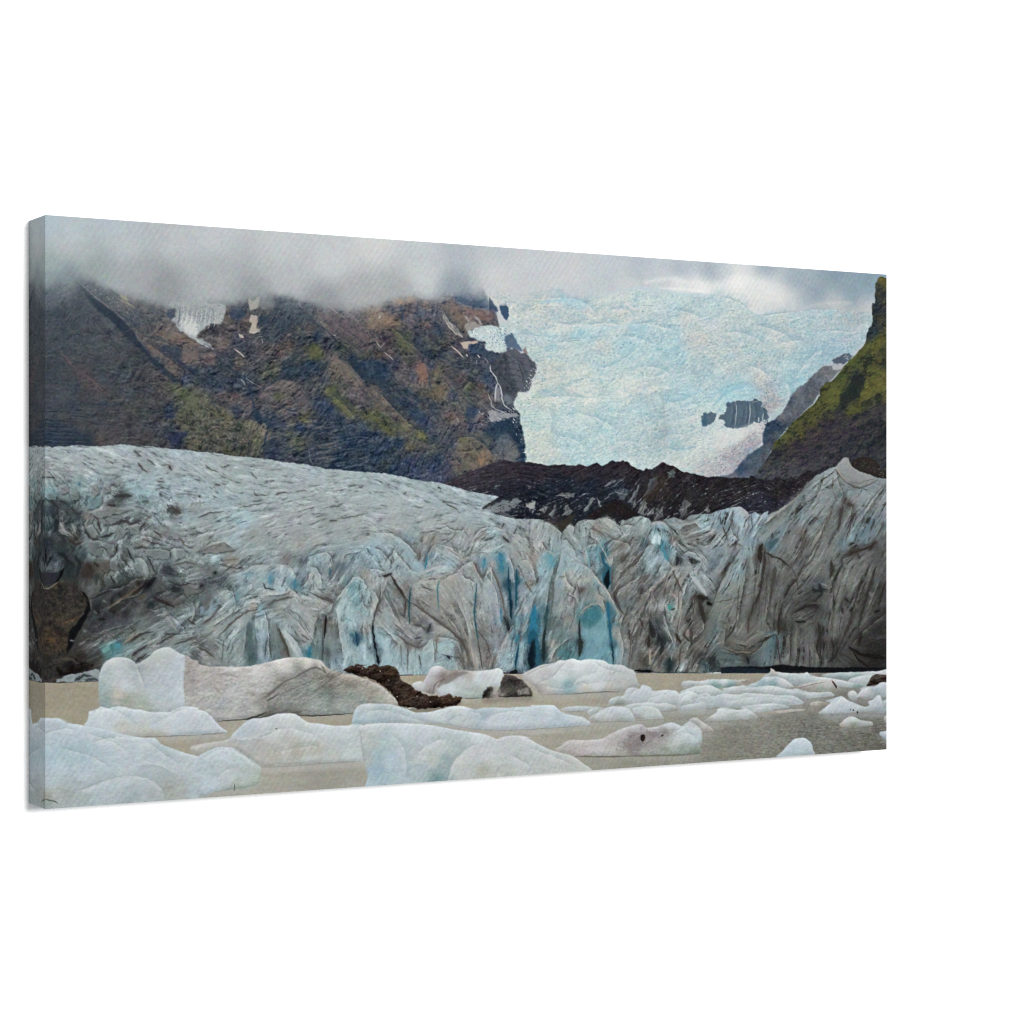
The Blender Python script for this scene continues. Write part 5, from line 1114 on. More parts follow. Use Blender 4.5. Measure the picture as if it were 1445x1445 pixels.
    ang = numbers('''M1 300 850 -12 800 850 -15 1200 900 -30 1200 1080 -5 400 1000 -25 300 1150 -60 550 1250 70 800 1200 10 1000 1250 -20 1200 1340 -40 M2 200 1000 -35 300 900 -15 900 1000 -10 400 1150 -5 500 1300 10 1000 1200 6 1200 1300 8
     M3 300 1080 -18 300 1200 -22 900 1260 -25 650 1150 -25 600 1400 10 200 1400 0 1000 1380 -10 G2 300 150 20 900 120 15 1300 200 15 600 250 15 100 250 20
     G1 200 150 100 350 150 55 600 100 60 900 150 30 1200 200 -20 700 300 70 1000 400 65 600 480 65 850 320 -70 1100 330 70 700 750 30 900 650 35 1000 850 25 1200 850 30 800 1050 30 1100 980 25 500 1000 35 1350 60 10 1300 400 -10 300 800 30 200 1050 10
     G2 100 700 50 200 900 40 300 1000 60 450 1000 90 550 1000 90 700 1000 85 820 1050 -60 850 850 -50 900 950 -50 1050 950 90 1150 1000 90 1300 900 80 1400 1000 -80 1300 650 60 700 550 70 950 550 75 1200 450 65 1350 350 65 100 1100 -30 50 1000 20
     620 750 10 1000 700 -20 80 550 20 600 430 30 420 480 40 250 650 45
     G3 100 150 -20 300 200 -40 500 300 70 700 300 -30 850 200 60 1050 150 30 1200 150 -40 50 300 -45 250 350 60 350 350 -50 550 470 15 300 550 -55 200 650 -60 60 650 80 450 650 -30 550 750 -35 450 750 -35 700 650 -55 680 850 -50 800 700 -65
     850 950 -75 950 600 -70 1000 800 -75 1000 1000 -70 1080 700 -80 1150 600 -75 1200 500 -85 1300 450 -60 1380 350 -60 1350 600 60 350 950 -40 450 1000 20 150 900 -45 200 1150 90 400 1200 90 600 1100 30 1150 1150 65 1280 1100 80 1350 800 70
     880 1150 -75 800 1150 -70 600 560 -40 470 560 -20
     G4 50 150 70 150 300 70 100 500 75 50 900 85 250 300 -60 330 300 -40 450 250 85 550 400 80 600 100 -40 700 200 50 720 350 45 700 500 45 800 600 55 750 450 50 900 400 60 950 300 60 1080 250 75 1200 150 -45 1300 250 -30 1350 150 20 1000 600 55
     1100 550 60 1150 650 70 1280 600 60 1380 560 -50 200 700 70 250 850 60 150 1000 65 300 550 80 400 550 70 500 900 80 500 1100 75 650 1000 -80 700 950 75 750 1100 75 850 950 80 800 800 60 950 1000 85 900 750 60 1000 850 -80 1080 950 -70 1200 900 65
     1300 800 60 1350 950 50 1250 1150 60 1400 1100 55 1000 1150 50 1100 1200 60
     G5 100 150 50 60 300 60 200 300 55 150 500 60 300 400 70 350 250 80 420 350 85 500 400 75 450 550 80 350 700 75 250 700 75 150 800 70 380 900 35 200 950 -10 550 500 70 620 600 60 560 800 90 650 200 55 750 100 60 800 250 50 700 400 50 720 560 45
     850 560 0 750 700 30 700 900 90 800 950 90 870 900 95 950 700 75 950 900 80 900 300 60 1000 400 65 1050 250 60 1150 200 35 1200 100 65 1100 500 70 1200 500 60 1300 400 60 1350 500 62 1150 700 65 1250 800 45 1050 950 60 1300 950 15 1350 1050 5
     1150 1050 -40 500 1000 80 M5 850 750 35 750 800 40 900 700 40 1000 800 60 800 950 50 650 950 55 1150 850 50 1300 800 60 1250 1000 60 1050 950 60 950 900 55 500 1000 45 200 950 70 60 1000 70 350 980 50 1150 660 -20''')
    th = facing(ang, 6, .85) + .06 * fbm(gx / 14, gy / 14, 3, 91)
    front = np.clip((gy - 735 + 25 * np.clip((300 - gx) / 150, 0, 2)) / 40, 0, 1)
    smoothb = 1 - .75 * np.clip((gx - 985) / 60, 0, 1) * np.clip((gy - 640) / 30, 0, 1)
    wx = gx + 2.2 * fbm(gx / 5, gy / 5, 3, 97, .7)
    wy = gy + 2.2 * fbm(gx / 5 + 40, gy / 5, 3, 98, .7)
    cid, edge = cells(np.where(front > .5, wx / 9 + .25 * wy / 9, wx / 15), np.where(front > .5, wy / 15, wy / 6.5), 5)
    ci2, ed2 = cells(wx / 5.2, wy / 6.5, 17)
    th0 = th
    left = np.clip((310 - gx) / 60, 0, 1) * np.clip((gy - 675) / 25, 0, 1) * np.clip((905 - gy) / 60, 0, 1)
    smoothb = smoothb * np.maximum(.4 + .6 * front, left)
    th = th + ((cid - .5) * .5 + (ci2 - .5) * .2) * smoothb
    s1, s2, s3 = lic(th, 1.1, 4, 21), lic(th, 2.6, 8, 22), lic(th, 5.0, 11, 23)
    amp = numbers('''M1 300 850 .045 900 850 .05 1300 950 .05 M2 300 1000 .045 900 1100 .045 1300 1300 .045 M3 300 1200 .042 900 1250 .05 G2 300 150 .05 1000 150 .045 G3 300 60 .045 900 60 .055 M1 300 1100 .065 600 1200 .075 1100 1300 .06
      G1 300 150 .085 600 150 .09 900 150 .08 1200 150 .06 700 350 .095 1000 400 .095 1300 400 .07 600 700 .05 900 700 .055 250 750 .045 250 1000 .05 900 1000 .08 1250 850 .08 1250 600 .08 G2 100 550 .08 300 750 .07 600 600 .055 1000 500 .06 900 850 .05
      300 1050 .05 600 1050 .04 1100 950 .05 1300 850 .05 1300 1050 .05 G3 200 250 .055 600 250 .055 1100 250 .06 200 700 .055 500 700 .055 800 800 .06 1000 700 .045 1100 1000 .05 300 1150 .04 650 1100 .04 850 1150 .065 1300 700 .055
      G4 100 200 .05 100 600 .05 300 500 .05 300 850 .055 500 1000 .035 450 820 .025 700 300 .075 700 600 .085 900 500 .075 1250 200 .07 1300 500 .06 800 1000 .085 1000 900 .09 1250 900 .085 1250 1150 .085 650 1000 .045
      G5 100 300 .065 150 650 .045 300 850 .045 450 450 .06 700 200 .06 900 200 .055 700 600 .07 850 600 .075 700 950 .05 1000 500 .06 1100 300 .05 1300 400 .07 1250 650 .07 1300 900 .045 950 900 .06 500 1000 .03 200 1050 .035 M5 850 750 .035 650 950 .045 1100 850 .05 1300 800 .045 1150 650 .03 250 970 .06''')
    A = field(amp.astype(np.float32), soft=8)[..., 0]
    A = A * (1 - .3 * np.clip((gx - 990) / 60, 0, 1))
    fine = fbm(gx / 2.2, gy / 1.8, 2, 95, .9)
    n5 = fbm(gx / 11, gy / 8, 4, 96)
    r1 = relief(-np.abs(s3) * 1.6 + .5 * n5, .8)
    r2 = relief(-np.abs(s2) + .25 * fine, .5)
    col = field(gl, soft=1.6, p=1.6)
    blk = np.clip((gx - 985) / 50, 0, 1)[..., None]
    col = col * (1 + .10 * blk) * (1 + blk * np.array([-.015, 0, .02], np.float32))
    mean = col.mean(-1, keepdims=True)
    bl_ = np.clip((col[..., 2:] - col[..., :1] - .07) * 5, 0, 1)
    col = mean + (col - mean) * (1 - .42 * bl_) - .03 * bl_
    k = (.36 * s1 + .42 * s2 + .34 * s3 + .15 * fine + .22 * n5 + .26 * r1 + .20 * r2) * A * 1.12
    k += ((cid - .5) * 1.5 + (ci2 - .5) * 1.0) * A * .75 * smoothb
    gcol = col + k[..., None] * np.array([1.0, 1.0, .98], np.float32) * (mean * 1.1 + .25)
    gcol += (((cid - .5) * .17 + (ci2 - .5) * .13) * left * (mean[..., 0] * 1.3 + .1))[..., None]
    # darker tone in the cracks, paler tone on the crests
    crack = np.clip(-(r1 * .30 + r2 * .25 + .55 * s2 + .5 * s1 + .3 * s3 + .3 * n5) - .9, 0, 1.4) * np.clip(A / .06, .35, 1.25)
    patch = np.clip(.62 + .42 * fbm(gx / 17, gy / 14, 3, 105), .12, 1.25)
    gcol = col + (gcol - col) * np.clip(patch + .15, .4, 1.2)[..., None]
    crack *= patch
    crack = np.maximum(crack, (np.clip(.16 - edge, 0, .16) * 6 + np.clip(.10 - ed2, 0, .1) * 5) * patch * np.clip((A - .04) / .02, .2, 1) * smoothb * np.clip(.6 + n5 * .5, 0, 1))
    gcol += np.clip(crack * .62, 0, .8)[..., None] * (rgb('3f4446') * .6 + col * .3 - gcol)
    crest = np.clip((r1 * .35 + r2 * .3 + .5 * s2 + .35 * s3) - .95, 0, 1)[..., None]
    gcol += crest * .38 * (col * .55 + rgb('c6d0d0') * .52 - gcol) * np.clip((mean - .2) * 4, 0, 1)
    # long dirt bands hanging down the grey walls on the right
    sd = lic(th0 + .12 * fbm(gx / 8, gy / 8, 2, 106), 2.0, 26, 24) * .7 + lic(th0, 4.5, 30, 25) * .55
    wallm = np.clip((gx - 870) / 60, 0, 1) * np.clip((gy - 690 + np.clip((gx - 1000) * .35, 0, 60)) / 40, 0, 1)
    gcol += (np.clip(-sd - .35, 0, 1.5) * wallm * .50 * np.clip(.62 + .75 * n5, .05, 1.4)).clip(0, .85)[..., None] * (rgb('2b2825') - gcol)
    gcol += (np.clip(sd - .7, 0, 1.2) * wallm * .30)[..., None] * (rgb('a9aaa4') * (mean + .35) - gcol)
    # surface: small sickle shaped ripples
    rp = fbm((gx + .35 * gy) / 9, (gy - .12 * gx) / 2.6, 3, 101, .7)
    srf = np.clip((742 - gy - 12 * np.clip((250 - gx) / 120, 0, 1) + 10 * n5) / 22, 0, 1)
    rr = np.clip(-rp - .75, 0, 1.2) * srf
    gcol += (rr * .42)[..., None] * (rgb('6f7a7c') - gcol)
    gcol += (np.clip(rp - .7, 0, 1) * srf * .25)[..., None] * (rgb('bcc6c8') - gcol)
    gcol = gcol * np.array([.966, 1.002, 1.016], np.float32)
    box, m = poly('''P 50 629 M1 145 772 200 790 260 775 320 785 370 772 430 768 520 778 600 780 660 775 730 768 800 762 880 772 930 785 1000 780 1080 788 1180 798 1260 808 1330 808 1445 830 M2 60 828 130 835 200 845 280 860 340 868 420 872 500 880 560 885
      620 893 700 912 780 920 860 930 930 935 990 950 1060 968 1130 975 1230 980 1330 995 1445 1000 M3 60 1005 150 1010 250 1030 350 1055 450 1072 530 1080 600 1090 680 1112 760 1130 850 1160 900 1170 1000 1188 1110 1210 1060 1240 980 1290 960 1310 1050 1322 1100 1360 1180 1380
      1250 1400 1350 1395 1445 1400 M4 50 1290 120 1330 180 1375 200 1400 240 1340 275 1310 300 1345 340 1295 400 1278 480 1285 540 1262 580 1252 640 1280 685 1330 710 1290 760 1282 800 1262 870 1255 940 1272 960 1300 1040 1290 1150 1262 1230 1290 1300 1240 1445 1235
      M5 60 915 130 900 200 895 240 920 270 955 320 940 360 962 430 925 425 960 500 930 560 890 640 830 700 770 760 700 820 640 870 620 930 577 980 572 1010 530 1045 495 1062 489 1080 500 1090 530 1110 570 1180 612 1250 632 1320 660 1390 668 1445 680
      P 1262 944 1240 944 1180 945 1130 945 1100 945 1000 949 900 950 890 948 760 950 720 948 600 952 500 952 380 950 280 958 140 960 128 962 100 964 83 966 50 966''', .7, 3, soft=.4)
    mix(full(box, m), gcol)

    def S(sheet, rows):
        for n, r in enumerate(rows.strip().split(';')):
            q = r.split()
            if not q:
                continue
            c, w0, w1, al, so = q[0], float(q[1]), float(q[2]), float(q[3]), float(q[4])
            k = SHEET[sheet][2]
            stroke(sheet + ' ' + ' '.join(q[5:]), (w0 / k * 2 + 1, w1 / k * 2 + 1), c, al * .28, so + 1.2, .6, 4, n + 7, False)
            stroke(sheet + ' ' + ' '.join(q[5:]), (w0 / k, w1 / k), c, al, so, .8, 3, n + 7, False)
    # long creases of the upper surface
    S('M1', '''4a4d4b 16 8 .8 .6 930 920 970 970 1010 1000;4a4d4b 12 6 .7 .6 1010 890 1050 920 1080 945;3f4140 16 10 .85 .6 1195 945 1220 980;5c5f5d 10 6 .7 .6 1130 940 1200 940;555957 16 8 .8 .6 900 820 960 870;5c6468 8 4 .7 .5 880 770 1000 790 1080 790;
      5f6463 8 4 .6 .5 190 880 260 890;5f6463 8 3 .6 .5 520 920 560 940;4d504f 10 4 .7 .5 690 905 720 930;6a7072 7 3 .6 .5 170 970 300 990 420 1000;454a4b 12 8 .8 .6 150 1045 230 1050;454a4b 10 8 .7 .6 230 1120 260 1115;
      3a3f42 30 24 .85 1 730 1205 800 1200 880 1205;3d3d3b 34 20 .85 1 680 1285 740 1290;4a5052 10 6 .7 .5 1090 1080 1160 1085;4f5557 8 4 .7 .5 1080 1145 1150 1140;454a4d 16 8 .7 .6 1120 1185 1130 1200;6a7274 10 6 .7 .5 1250 1190 1340 1185 1420 1195;
      4a4845 30 14 .85 .8 1220 1300 1290 1350;5f5a55 14 8 .7 .6 1050 1370 1000 1400;55524d 20 8 .8 .7 560 1370 610 1430;3a4044 30 20 .85 1 370 1310 420 1360 460 1330;333a3e 24 14 .8 .8 260 1240 330 1270;2f383c 20 14 .8 .8 190 1240 250 1300 230 1360;
      2f6f78 14 8 .7 .6 430 1090 440 1120;5f9aa0 30 14 .7 1 520 1240 560 1300;7fb0b6 30 20 .6 1 960 1190 990 1240;3f7a80 10 6 .7 .6 940 1190 950 1240;6fa3a8 30 16 .6 1 160 1160 220 1190;b3bcbc 20 10 .6 .8 560 1110 570 1190;5a5f60 10 6 .7 .5 900 1290 980 1310;
      b0b8b8 24 10 .5 .8 520 1330 640 1300;c0c8c8 14 8 .5 .8 150 1060 160 1140;8fb3b6 20 10 .5 1 820 1120 900 1140''')
    S('M2', '''4f5452 14 6 .75 .6 60 940 110 980 170 1000;4a4e4c 12 6 .7 .6 210 960 260 940;555a58 12 6 .7 .6 440 1000 500 1060;4d5150 14 10 .75 .6 140 1105 190 1110;4d5150 10 5 .7 .6 200 1095 240 1105;50504e 10 6 .75 .5 470 1165 490 1200 600 1195;4f4f4d 12 6 .75 .5 660 1190 740 1170;
      555855 10 5 .7 .5 830 1165 920 1155;4a4f4d 12 6 .8 .6 0 1390 100 1345 220 1335;555a57 10 6 .75 .5 350 1300 450 1280 560 1260;3f4446 20 8 .8 .7 0 1200 20 1215;4f5553 8 5 .7 .5 1270 1130 1330 1110;5a5f5c 8 4 .7 .5 1110 1290 1190 1295;4f5452 10 6 .7 .5 1160 1250 1190 1250;
      4a4e4c 14 8 .75 .6 1110 1415 1180 1410;555956 10 5 .7 .5 1180 1395 1300 1380 1440 1345;6a7072 8 4 .6 .5 440 950 560 945;6a7072 8 4 .6 .5 600 980 720 970;a5c3c8 50 30 .5 2 300 1370 420 1350;9fb9bb 40 20 .5 2 90 1190 150 1180;6a6f6d 8 4 .6 .5 700 1080 820 1090''')
    S('M3', '''3d4142 14 8 .85 .5 596 1130 612 1140;4a4e4e 16 8 .8 .6 630 1245 660 1255;4d5150 10 6 .75 .6 660 1270 710 1295 760 1320;4a4a48 10 5 .8 .5 300 1185 325 1165;555a59 10 5 .7 .5 470 1240 520 1260;5a5f5f 8 4 .6 .5 580 1415 640 1400;4d5254 10 6 .75 .5 860 1160 870 1170;
      5a6062 8 4 .6 .5 40 1165 150 1175;5a6062 8 4 .6 .5 100 1280 160 1290;565b5a 8 4 .6 .5 380 1290 460 1300;3a3f42 20 10 .8 .6 970 1310 1060 1255 1130 1240;2f3336 14 8 .85 .6 1040 1330 1110 1365''')
    fill('M3 980 1315 1040 1285 1100 1260 1150 1235 1200 1240 1260 1215 1300 1240 1240 1300 1180 1330 1120 1340 1060 1335', '8c979b', .7, 1.5, 3, soft=.6)
    fill('M3 1335 1275 1420 1240 1412 1310 1370 1315', '9ba29d', .9, 1, 3, soft=.5)
    flecks('M3 1000 1300 1200 1230 1445 1230 1445 1395 1250 1390 1120 1350', 50, '1f2228', 1.8, .85, -.3)
    flecks('M3 1150 1230 1445 1230 1445 1390 1250 1390', 30, '8a9599', 1.3, .8, -.6)
    # left: broken blocks, dark crevasses and the rock outcrop
    for s_, c_ in (('G1 455 95 500 60 545 55 600 140 565 190 515 165', '909b99'), ('G1 620 10 760 0 740 50 640 65', '8f9d9a'), ('G1 500 200 590 195 640 260 600 330 520 300', '808b8b'), ('G1 640 200 740 180 760 250 690 330 640 300', '8a9898'),
                   ('G1 760 90 850 110 800 170 740 190', '8f9a98'), ('G1 840 70 960 60 940 130 870 150', '93a09d'), ('G1 880 200 950 180 960 240 890 260', '8f9896'), ('G1 990 280 1100 250 1210 280 1190 350 1080 350 1000 320', '92a09e'),
                   ('G1 1210 290 1260 250 1330 270 1340 330 1240 370', '98a6a4'), ('G1 880 400 960 360 1010 370 1030 480 990 530 940 470', '8b9a9b'), ('G1 590 380 680 360 700 440 640 480', '726f67'), ('G1 700 370 760 390 740 460 690 430', '7d8884'),
                   ('G1 1010 370 1080 390 1090 470 1040 490', '7f8a86'), ('G1 250 110 300 90 350 160 310 150', '9a9c98'), ('G1 370 60 410 90 400 150', '8a8d8a'), ('M1 150 1190 190 1160 240 1200 230 1240 160 1230', '7fa0a4'),
                   ('M1 260 1120 330 1100 340 1170 290 1190', '95a3a5'), ('M1 500 1240 540 1210 620 1190 630 1260 560 1310 510 1320', '82a8ad'), ('M1 530 1110 580 1090 600 1180 550 1220', '9eaaab'), ('M1 620 1120 700 1100 690 1170 640 1180', '93a0a2'),
                   ('M1 340 1180 430 1150 430 1230 370 1240', '8a9b9d'), ('M1 940 1180 1000 1190 1010 1240 960 1250', '8cb3b6'), ('M1 640 1380 780 1350 800 1400 700 1445', '95a09e'), ('M1 510 1340 680 1290 900 1310 780 1350 600 1390', '9aa3a0'),
                   ('G1 1060 520 1150 540 1170 620 1090 640', '5f6664'), ('G1 1130 830 1180 780 1230 860 1270 940 1190 920', '8f9b9c'), ('G1 1380 720 1445 730 1445 830 1390 840', '8a9796'), ('G1 1140 980 1210 900 1290 930 1270 990', '8d9a9d'),
                   ('G1 540 560 620 580 600 640 550 660', '6a706d'), ('G1 1290 560 1380 570 1445 640 1340 660', '7d7f7b'), ('G2 0 660 80 640 150 700 60 780', '7a8384'), ('G2 20 300 110 250 220 210 300 270 180 300', 'a2a39e')):
        q_ = pts(s_)
        fill(q_ + np.array([1.0, 1.7], np.float32), '24292b', .62, 1.4, 3, soft=.9, seed=len(s_))
        fill(q_, c_, .62, 1.4, 3, soft=.4, seed=len(s_))
        m0 = q_.mean(0)
        for k in range(3):
            a0, b0 = q_[(k * 2) % len(q_)], q_[(k * 2 + 2) % len(q_)]
            stroke(np.array([m0 + (a0 - m0) * .75, m0 + (b0 - m0) * .45], np.float32), (.5, .9), '5b6567', .5, .5, .6, 3, k)
    S('G1', '''1f2a30 40 30 .8 1.2 240 20 230 120;2a3236 24 14 .8 1 100 60 70 200;8f9694 26 12 .75 .8 270 40 300 110 380 160;8a9290 20 12 .7 .8 370 50 400 120;30383c 30 20 .85 1 270 150 310 200 290 260;3b3430 24 14 .8 .8 340 180 400 230 470 210;
      1f272c 30 24 .85 1 250 300 300 330 390 420;222b2f 34 20 .85 1 400 330 440 400 410 500;54686c 40 20 .6 1.2 440 270 430 340;3a3a3c 26 12 .85 .8 590 40 620 120;2f3234 20 10 .8 .7 470 60 500 140 520 180;2f3032 22 14 .85 .8 620 170 690 150 730 130;
      3f3f40 26 14 .8 .8 740 60 800 30 880 50;3a3a3a 20 10 .8 .7 850 60 960 30;43413f 18 8 .75 .7 990 40 940 110;4a4a48 16 10 .75 .7 1060 110 1140 170;4a4745 14 8 .75 .6 960 180 1030 210 1180 240;35383a 16 10 .85 .7 760 230 740 310 700 350;
      2f3335 18 10 .85 .7 840 260 870 330 900 380;3a3d3e 14 8 .8 .6 790 330 830 390 870 430;3a3d3e 12 8 .8 .6 900 270 970 250 1030 260;33373a 12 8 .85 .6 1010 330 1050 410 1090 490;3a3f40 10 6 .8 .5 960 380 970 440;454a4a 10 6 .7 .5 760 380 790 440 870 500;
      3a322b 60 40 .85 1.5 500 400 530 450 480 500;2b2724 20 12 .8 .8 560 380 650 480;2d2b29 16 10 .85 .7 700 500 740 580;33322f 14 8 .8 .6 640 520 620 600;55524c 40 24 .6 1.2 640 390 680 450;6a675f 30 20 .6 1 600 420 640 480;
      1a1a1f 50 34 .85 1.2 950 610 1020 570 1085 510;2a2724 26 20 .85 1 860 680 950 600 930 530;6a5a4a 16 10 .7 .7 680 770 780 700 900 620 980 560;5a4a3c 18 10 .8 .8 930 690 1000 660;1f1f22 20 12 .85 .8 540 690 620 650 740 600 860 560;
      6a6864 20 14 .7 .7 510 800 530 720;777c80 16 10 .6 .7 630 705 660 715;74787c 12 9 .6 .7 560 800 580 815;74797f 12 9 .6 .7 470 960 485 970;74797f 10 8 .5 .7 365 1045 380 1050;1d1c1f 20 12 .85 .7 600 870 660 860;1f1e20 18 14 .8 .7 590 790 600 810;
      7f7b74 12 8 .7 .6 430 1080 560 1010 700 960;2f2d2c 18 12 .8 .8 560 1000 480 1060;55524f 14 8 .7 .7 700 1000 760 1040;8a7f66 16 10 .8 .7 800 1080 880 1020 960 980;3f3d3a 14 8 .8 .6 870 1050 960 990 1060 970;3f8f9c 50 40 .85 1 740 1110 770 1080;5f9f98 44 40 .8 1 640 1130 680 1110;2f6f78 10 6 .7 .6 700 1080 720 1150;
      3a3938 20 12 .85 .7 880 1180 940 1130 1010 1080;2f2f30 20 10 .85 .7 920 1220 1000 1160;3a3a3a 16 10 .8 .7 1090 1080 1160 1040 1250 1000;4a4a48 14 8 .75 .6 1240 1080 1330 1050 1440 1010;2a3034 50 30 .85 1 1230 610 1290 620;30383c 40 20 .8 1 1010 760 1050 740;22303a 24 18 .8 .8 1040 720 1060 760;
      2f2b28 30 20 .8 .9 1060 680 1150 720 1240 760;8f9a97 30 14 .7 1 1150 800 1200 880 1260 960;39424a 36 24 .85 1 1160 440 1200 480;9aa8a6 50 24 .6 1.2 950 330 1000 480;a0adac 40 20 .6 1 1230 260 1260 350;45423f 20 12 .8 .7 1350 870 1420 910;6f858c 40 20 .7 1 1390 760 1420 830;a0a9a5 30 12 .6 1 1440 720 1390 860;
      4a4a48 14 8 .8 .6 1300 620 1360 700;3a3a3a 16 8 .8 .6 1190 540 1280 580 1380 560;55534e 18 10 .7 .7 1220 410 1330 380 1440 400;5f5c57 14 8 .7 .6 1280 150 1320 230 1400 260;a8adaa 24 10 .5 .8 480 90 540 60;3a3836 16 8 .8 .6 480 110 540 180 600 190''')
    fill('G1 130 470 200 465 250 460 290 440 270 510 225 560 140 580 105 545 95 480', '2b2e37', .95, 1, 3, soft=.5)
    S('G1', '07090d 18 10 .95 .6 80 430 95 500 130 560;07090d 20 12 .95 .6 300 430 270 510 225 560;4d5a60 30 20 .7 1 150 350 200 390 215 430;0d1218 20 16 .9 .7 140 260 150 380;6d767a 10 6 .8 .5 140 400 160 450;12171c 16 10 .9 .6 200 330 150 420')
    rk2 = field(samples('''G1 150 640 39342c 200 650 3c352c 300 620 3d362d 400 680 433a31 250 750 3f372e 400 800 463c31 300 880 51402a 200 850 42382c 280 950 3d3228 180 1040 61401f 250 1070 573b22 200 1130 483727 180 1250 39332c 250 1200 423a33 200 1350 443d35 450 650 3d352c 330 740 473d33 480 1200 302a28 400 1230 231f1d 550 1240 3a3430'''), soft=4)
    rk2 = (rk2.mean(-1, keepdims=True) * .45 + rk2 * .55) * .9
    rk2 = rk2 + (.030 * fbm(gx / 3, gy / 3, 3, 111, .8) + .026 * fbm(gx / 8, gy / 5, 3, 112))[..., None] * np.array([1.1, 1, .85], np.float32)
    box, m = poly('G1 60 600 100 570 150 600 200 580 250 550 330 570 400 600 470 630 500 690 495 760 470 810 420 850 370 930 350 960 340 1090 320 1160 400 1195 440 1220 560 1240 540 1300 480 1300 400 1330 300 1355 250 1370 245 1405 60 1412', 1.4, 4, soft=.5)
    mix(full(box, m), rk2)
    fill('G1 440 620 480 640 515 690 525 770 500 850 450 930 400 1030 360 1110 325 1165 335 1080 350 960 390 920 430 870 470 820 495 760 500 690', '0c0e13', .95, 1, 3, soft=.6)
    S('G1', '8f8778 8 6 .7 .5 130 600 180 600 250 550;8a8f96 10 8 .7 .6 365 1045 382 1048;2a2520 20 12 .8 .8 240 930 280 1010 230 960;7a5a38 16 8 .5 .8 300 900 380 870 420 840;15110f 30 40 .9 1 240 1280 290 1340 350 1320;15110f 40 24 .85 1 340 1280 420 1290 500 1260;4f473f 26 14 .7 .8 300 1200 380 1210 420 1240;7a5022 16 10 .5 .8 170 1030 230 1050')
    flecks('G1 130 600 480 640 470 800 340 950 320 1180 140 1200', 110, '262019', 1.1, .6, .4)
    flecks('G1 130 600 480 640 470 800 340 950 320 1180 140 1200', 70, '6b5d49', .8, .5, .4)
    fill('G1 245 1370 330 1338 430 1325 520 1300 600 1288 640 1380 430 1395 300 1398 235 1400', '8d9a9e', .95, 1, 3, soft=.4)
    S('G1', '2f383c 26 16 .85 .8 400 1385 470 1340 540 1350;3a4448 20 14 .8 .8 480 1380 560 1370 600 1390;2f363a 12 8 .8 .5 250 1372 300 1350;70838a 20 10 .7 .8 320 1370 380 1350')
    # serac front: first the modelling of the blocks, then the cracks
    folds('G1', '20 1 460 90 540 62 600 150 580 200;18 -1 330 60 380 140 440 190;20 1 500 190 600 200 720 230 760 330;20 1 880 350 960 340 1010 400 1030 500;18 1 1180 300 1240 260 1320 270 1370 330;16 1 980 150 1100 190 1240 240;18 1 560 270 640 260 700 350;16 1 1000 280 1110 260 1200 290 1210 400;24 -1 520 690 640 620 780 600 920 520 1090 510;20 1 660 790 800 700 940 660 1010 570;20 1 400 1130 560 1000 700 950 860 900;18 1 800 1080 930 990 1060 940;20 1 1130 880 1200 830 1290 900 1360 980;16 -1 1150 1040 1260 1000 1400 980;18 1 1390 700 1420 800 1380 900', dark='2f3536', light='a9b2b1', a=.7, b=.5, sm=False)
    folds('G2', '24 -1 400 452 450 412 540 398 640 412;26 1 640 408 720 408 790 440 832 495 815 570;26 1 935 410 1000 430 1042 505 1045 610;22 -1 865 600 925 545 958 450;16 1 1110 335 1132 410 1118 510;22 1 975 312 1080 290 1135 345 1150 420;34 -1 1180 690 1250 590 1310 512 1350 492;24 1 1350 492 1400 535 1440 600;44 -1 1170 720 1180 830 1200 1000 1235 1210;26 1 140 662 230 618 292 622 318 730 300 800;24 -1 470 900 492 800 530 740;20 1 530 742 565 800 590 900 600 1050 605 1200;30 1 412 880 402 1000 385 1170;36 -1 688 960 740 1070 785 1195;30 1 730 948 830 1050 900 1190;36 1 1025 820 985 950 962 1070;22 1 555 665 680 655 760 640 795 602;22 1 760 598 830 640 880 710;24 1 0 905 100 850 190 770;24 1 90 930 200 870 300 805 420 740;22 1 970 650 1060 700 1150 730 1110 800 1030 820;18 -1 240 940 340 860 410 800;20 -1 330 700 380 680 440 660 500 700;24 1 0 290 110 240 220 205 310 270;20 1 1220 380 1250 310 1330 300 1390 280;18 1 1380 640 1400 740 1445 800;20 1 1300 900 1330 990 1350 1100;18 -1 1000 820 1100 760 1160 720;16 1 830 820 900 900 950 1000;16 1 740 800 850 890 930 990', dark='4a5254', light='c3cccb', a=.76, b=.6, sm=False)
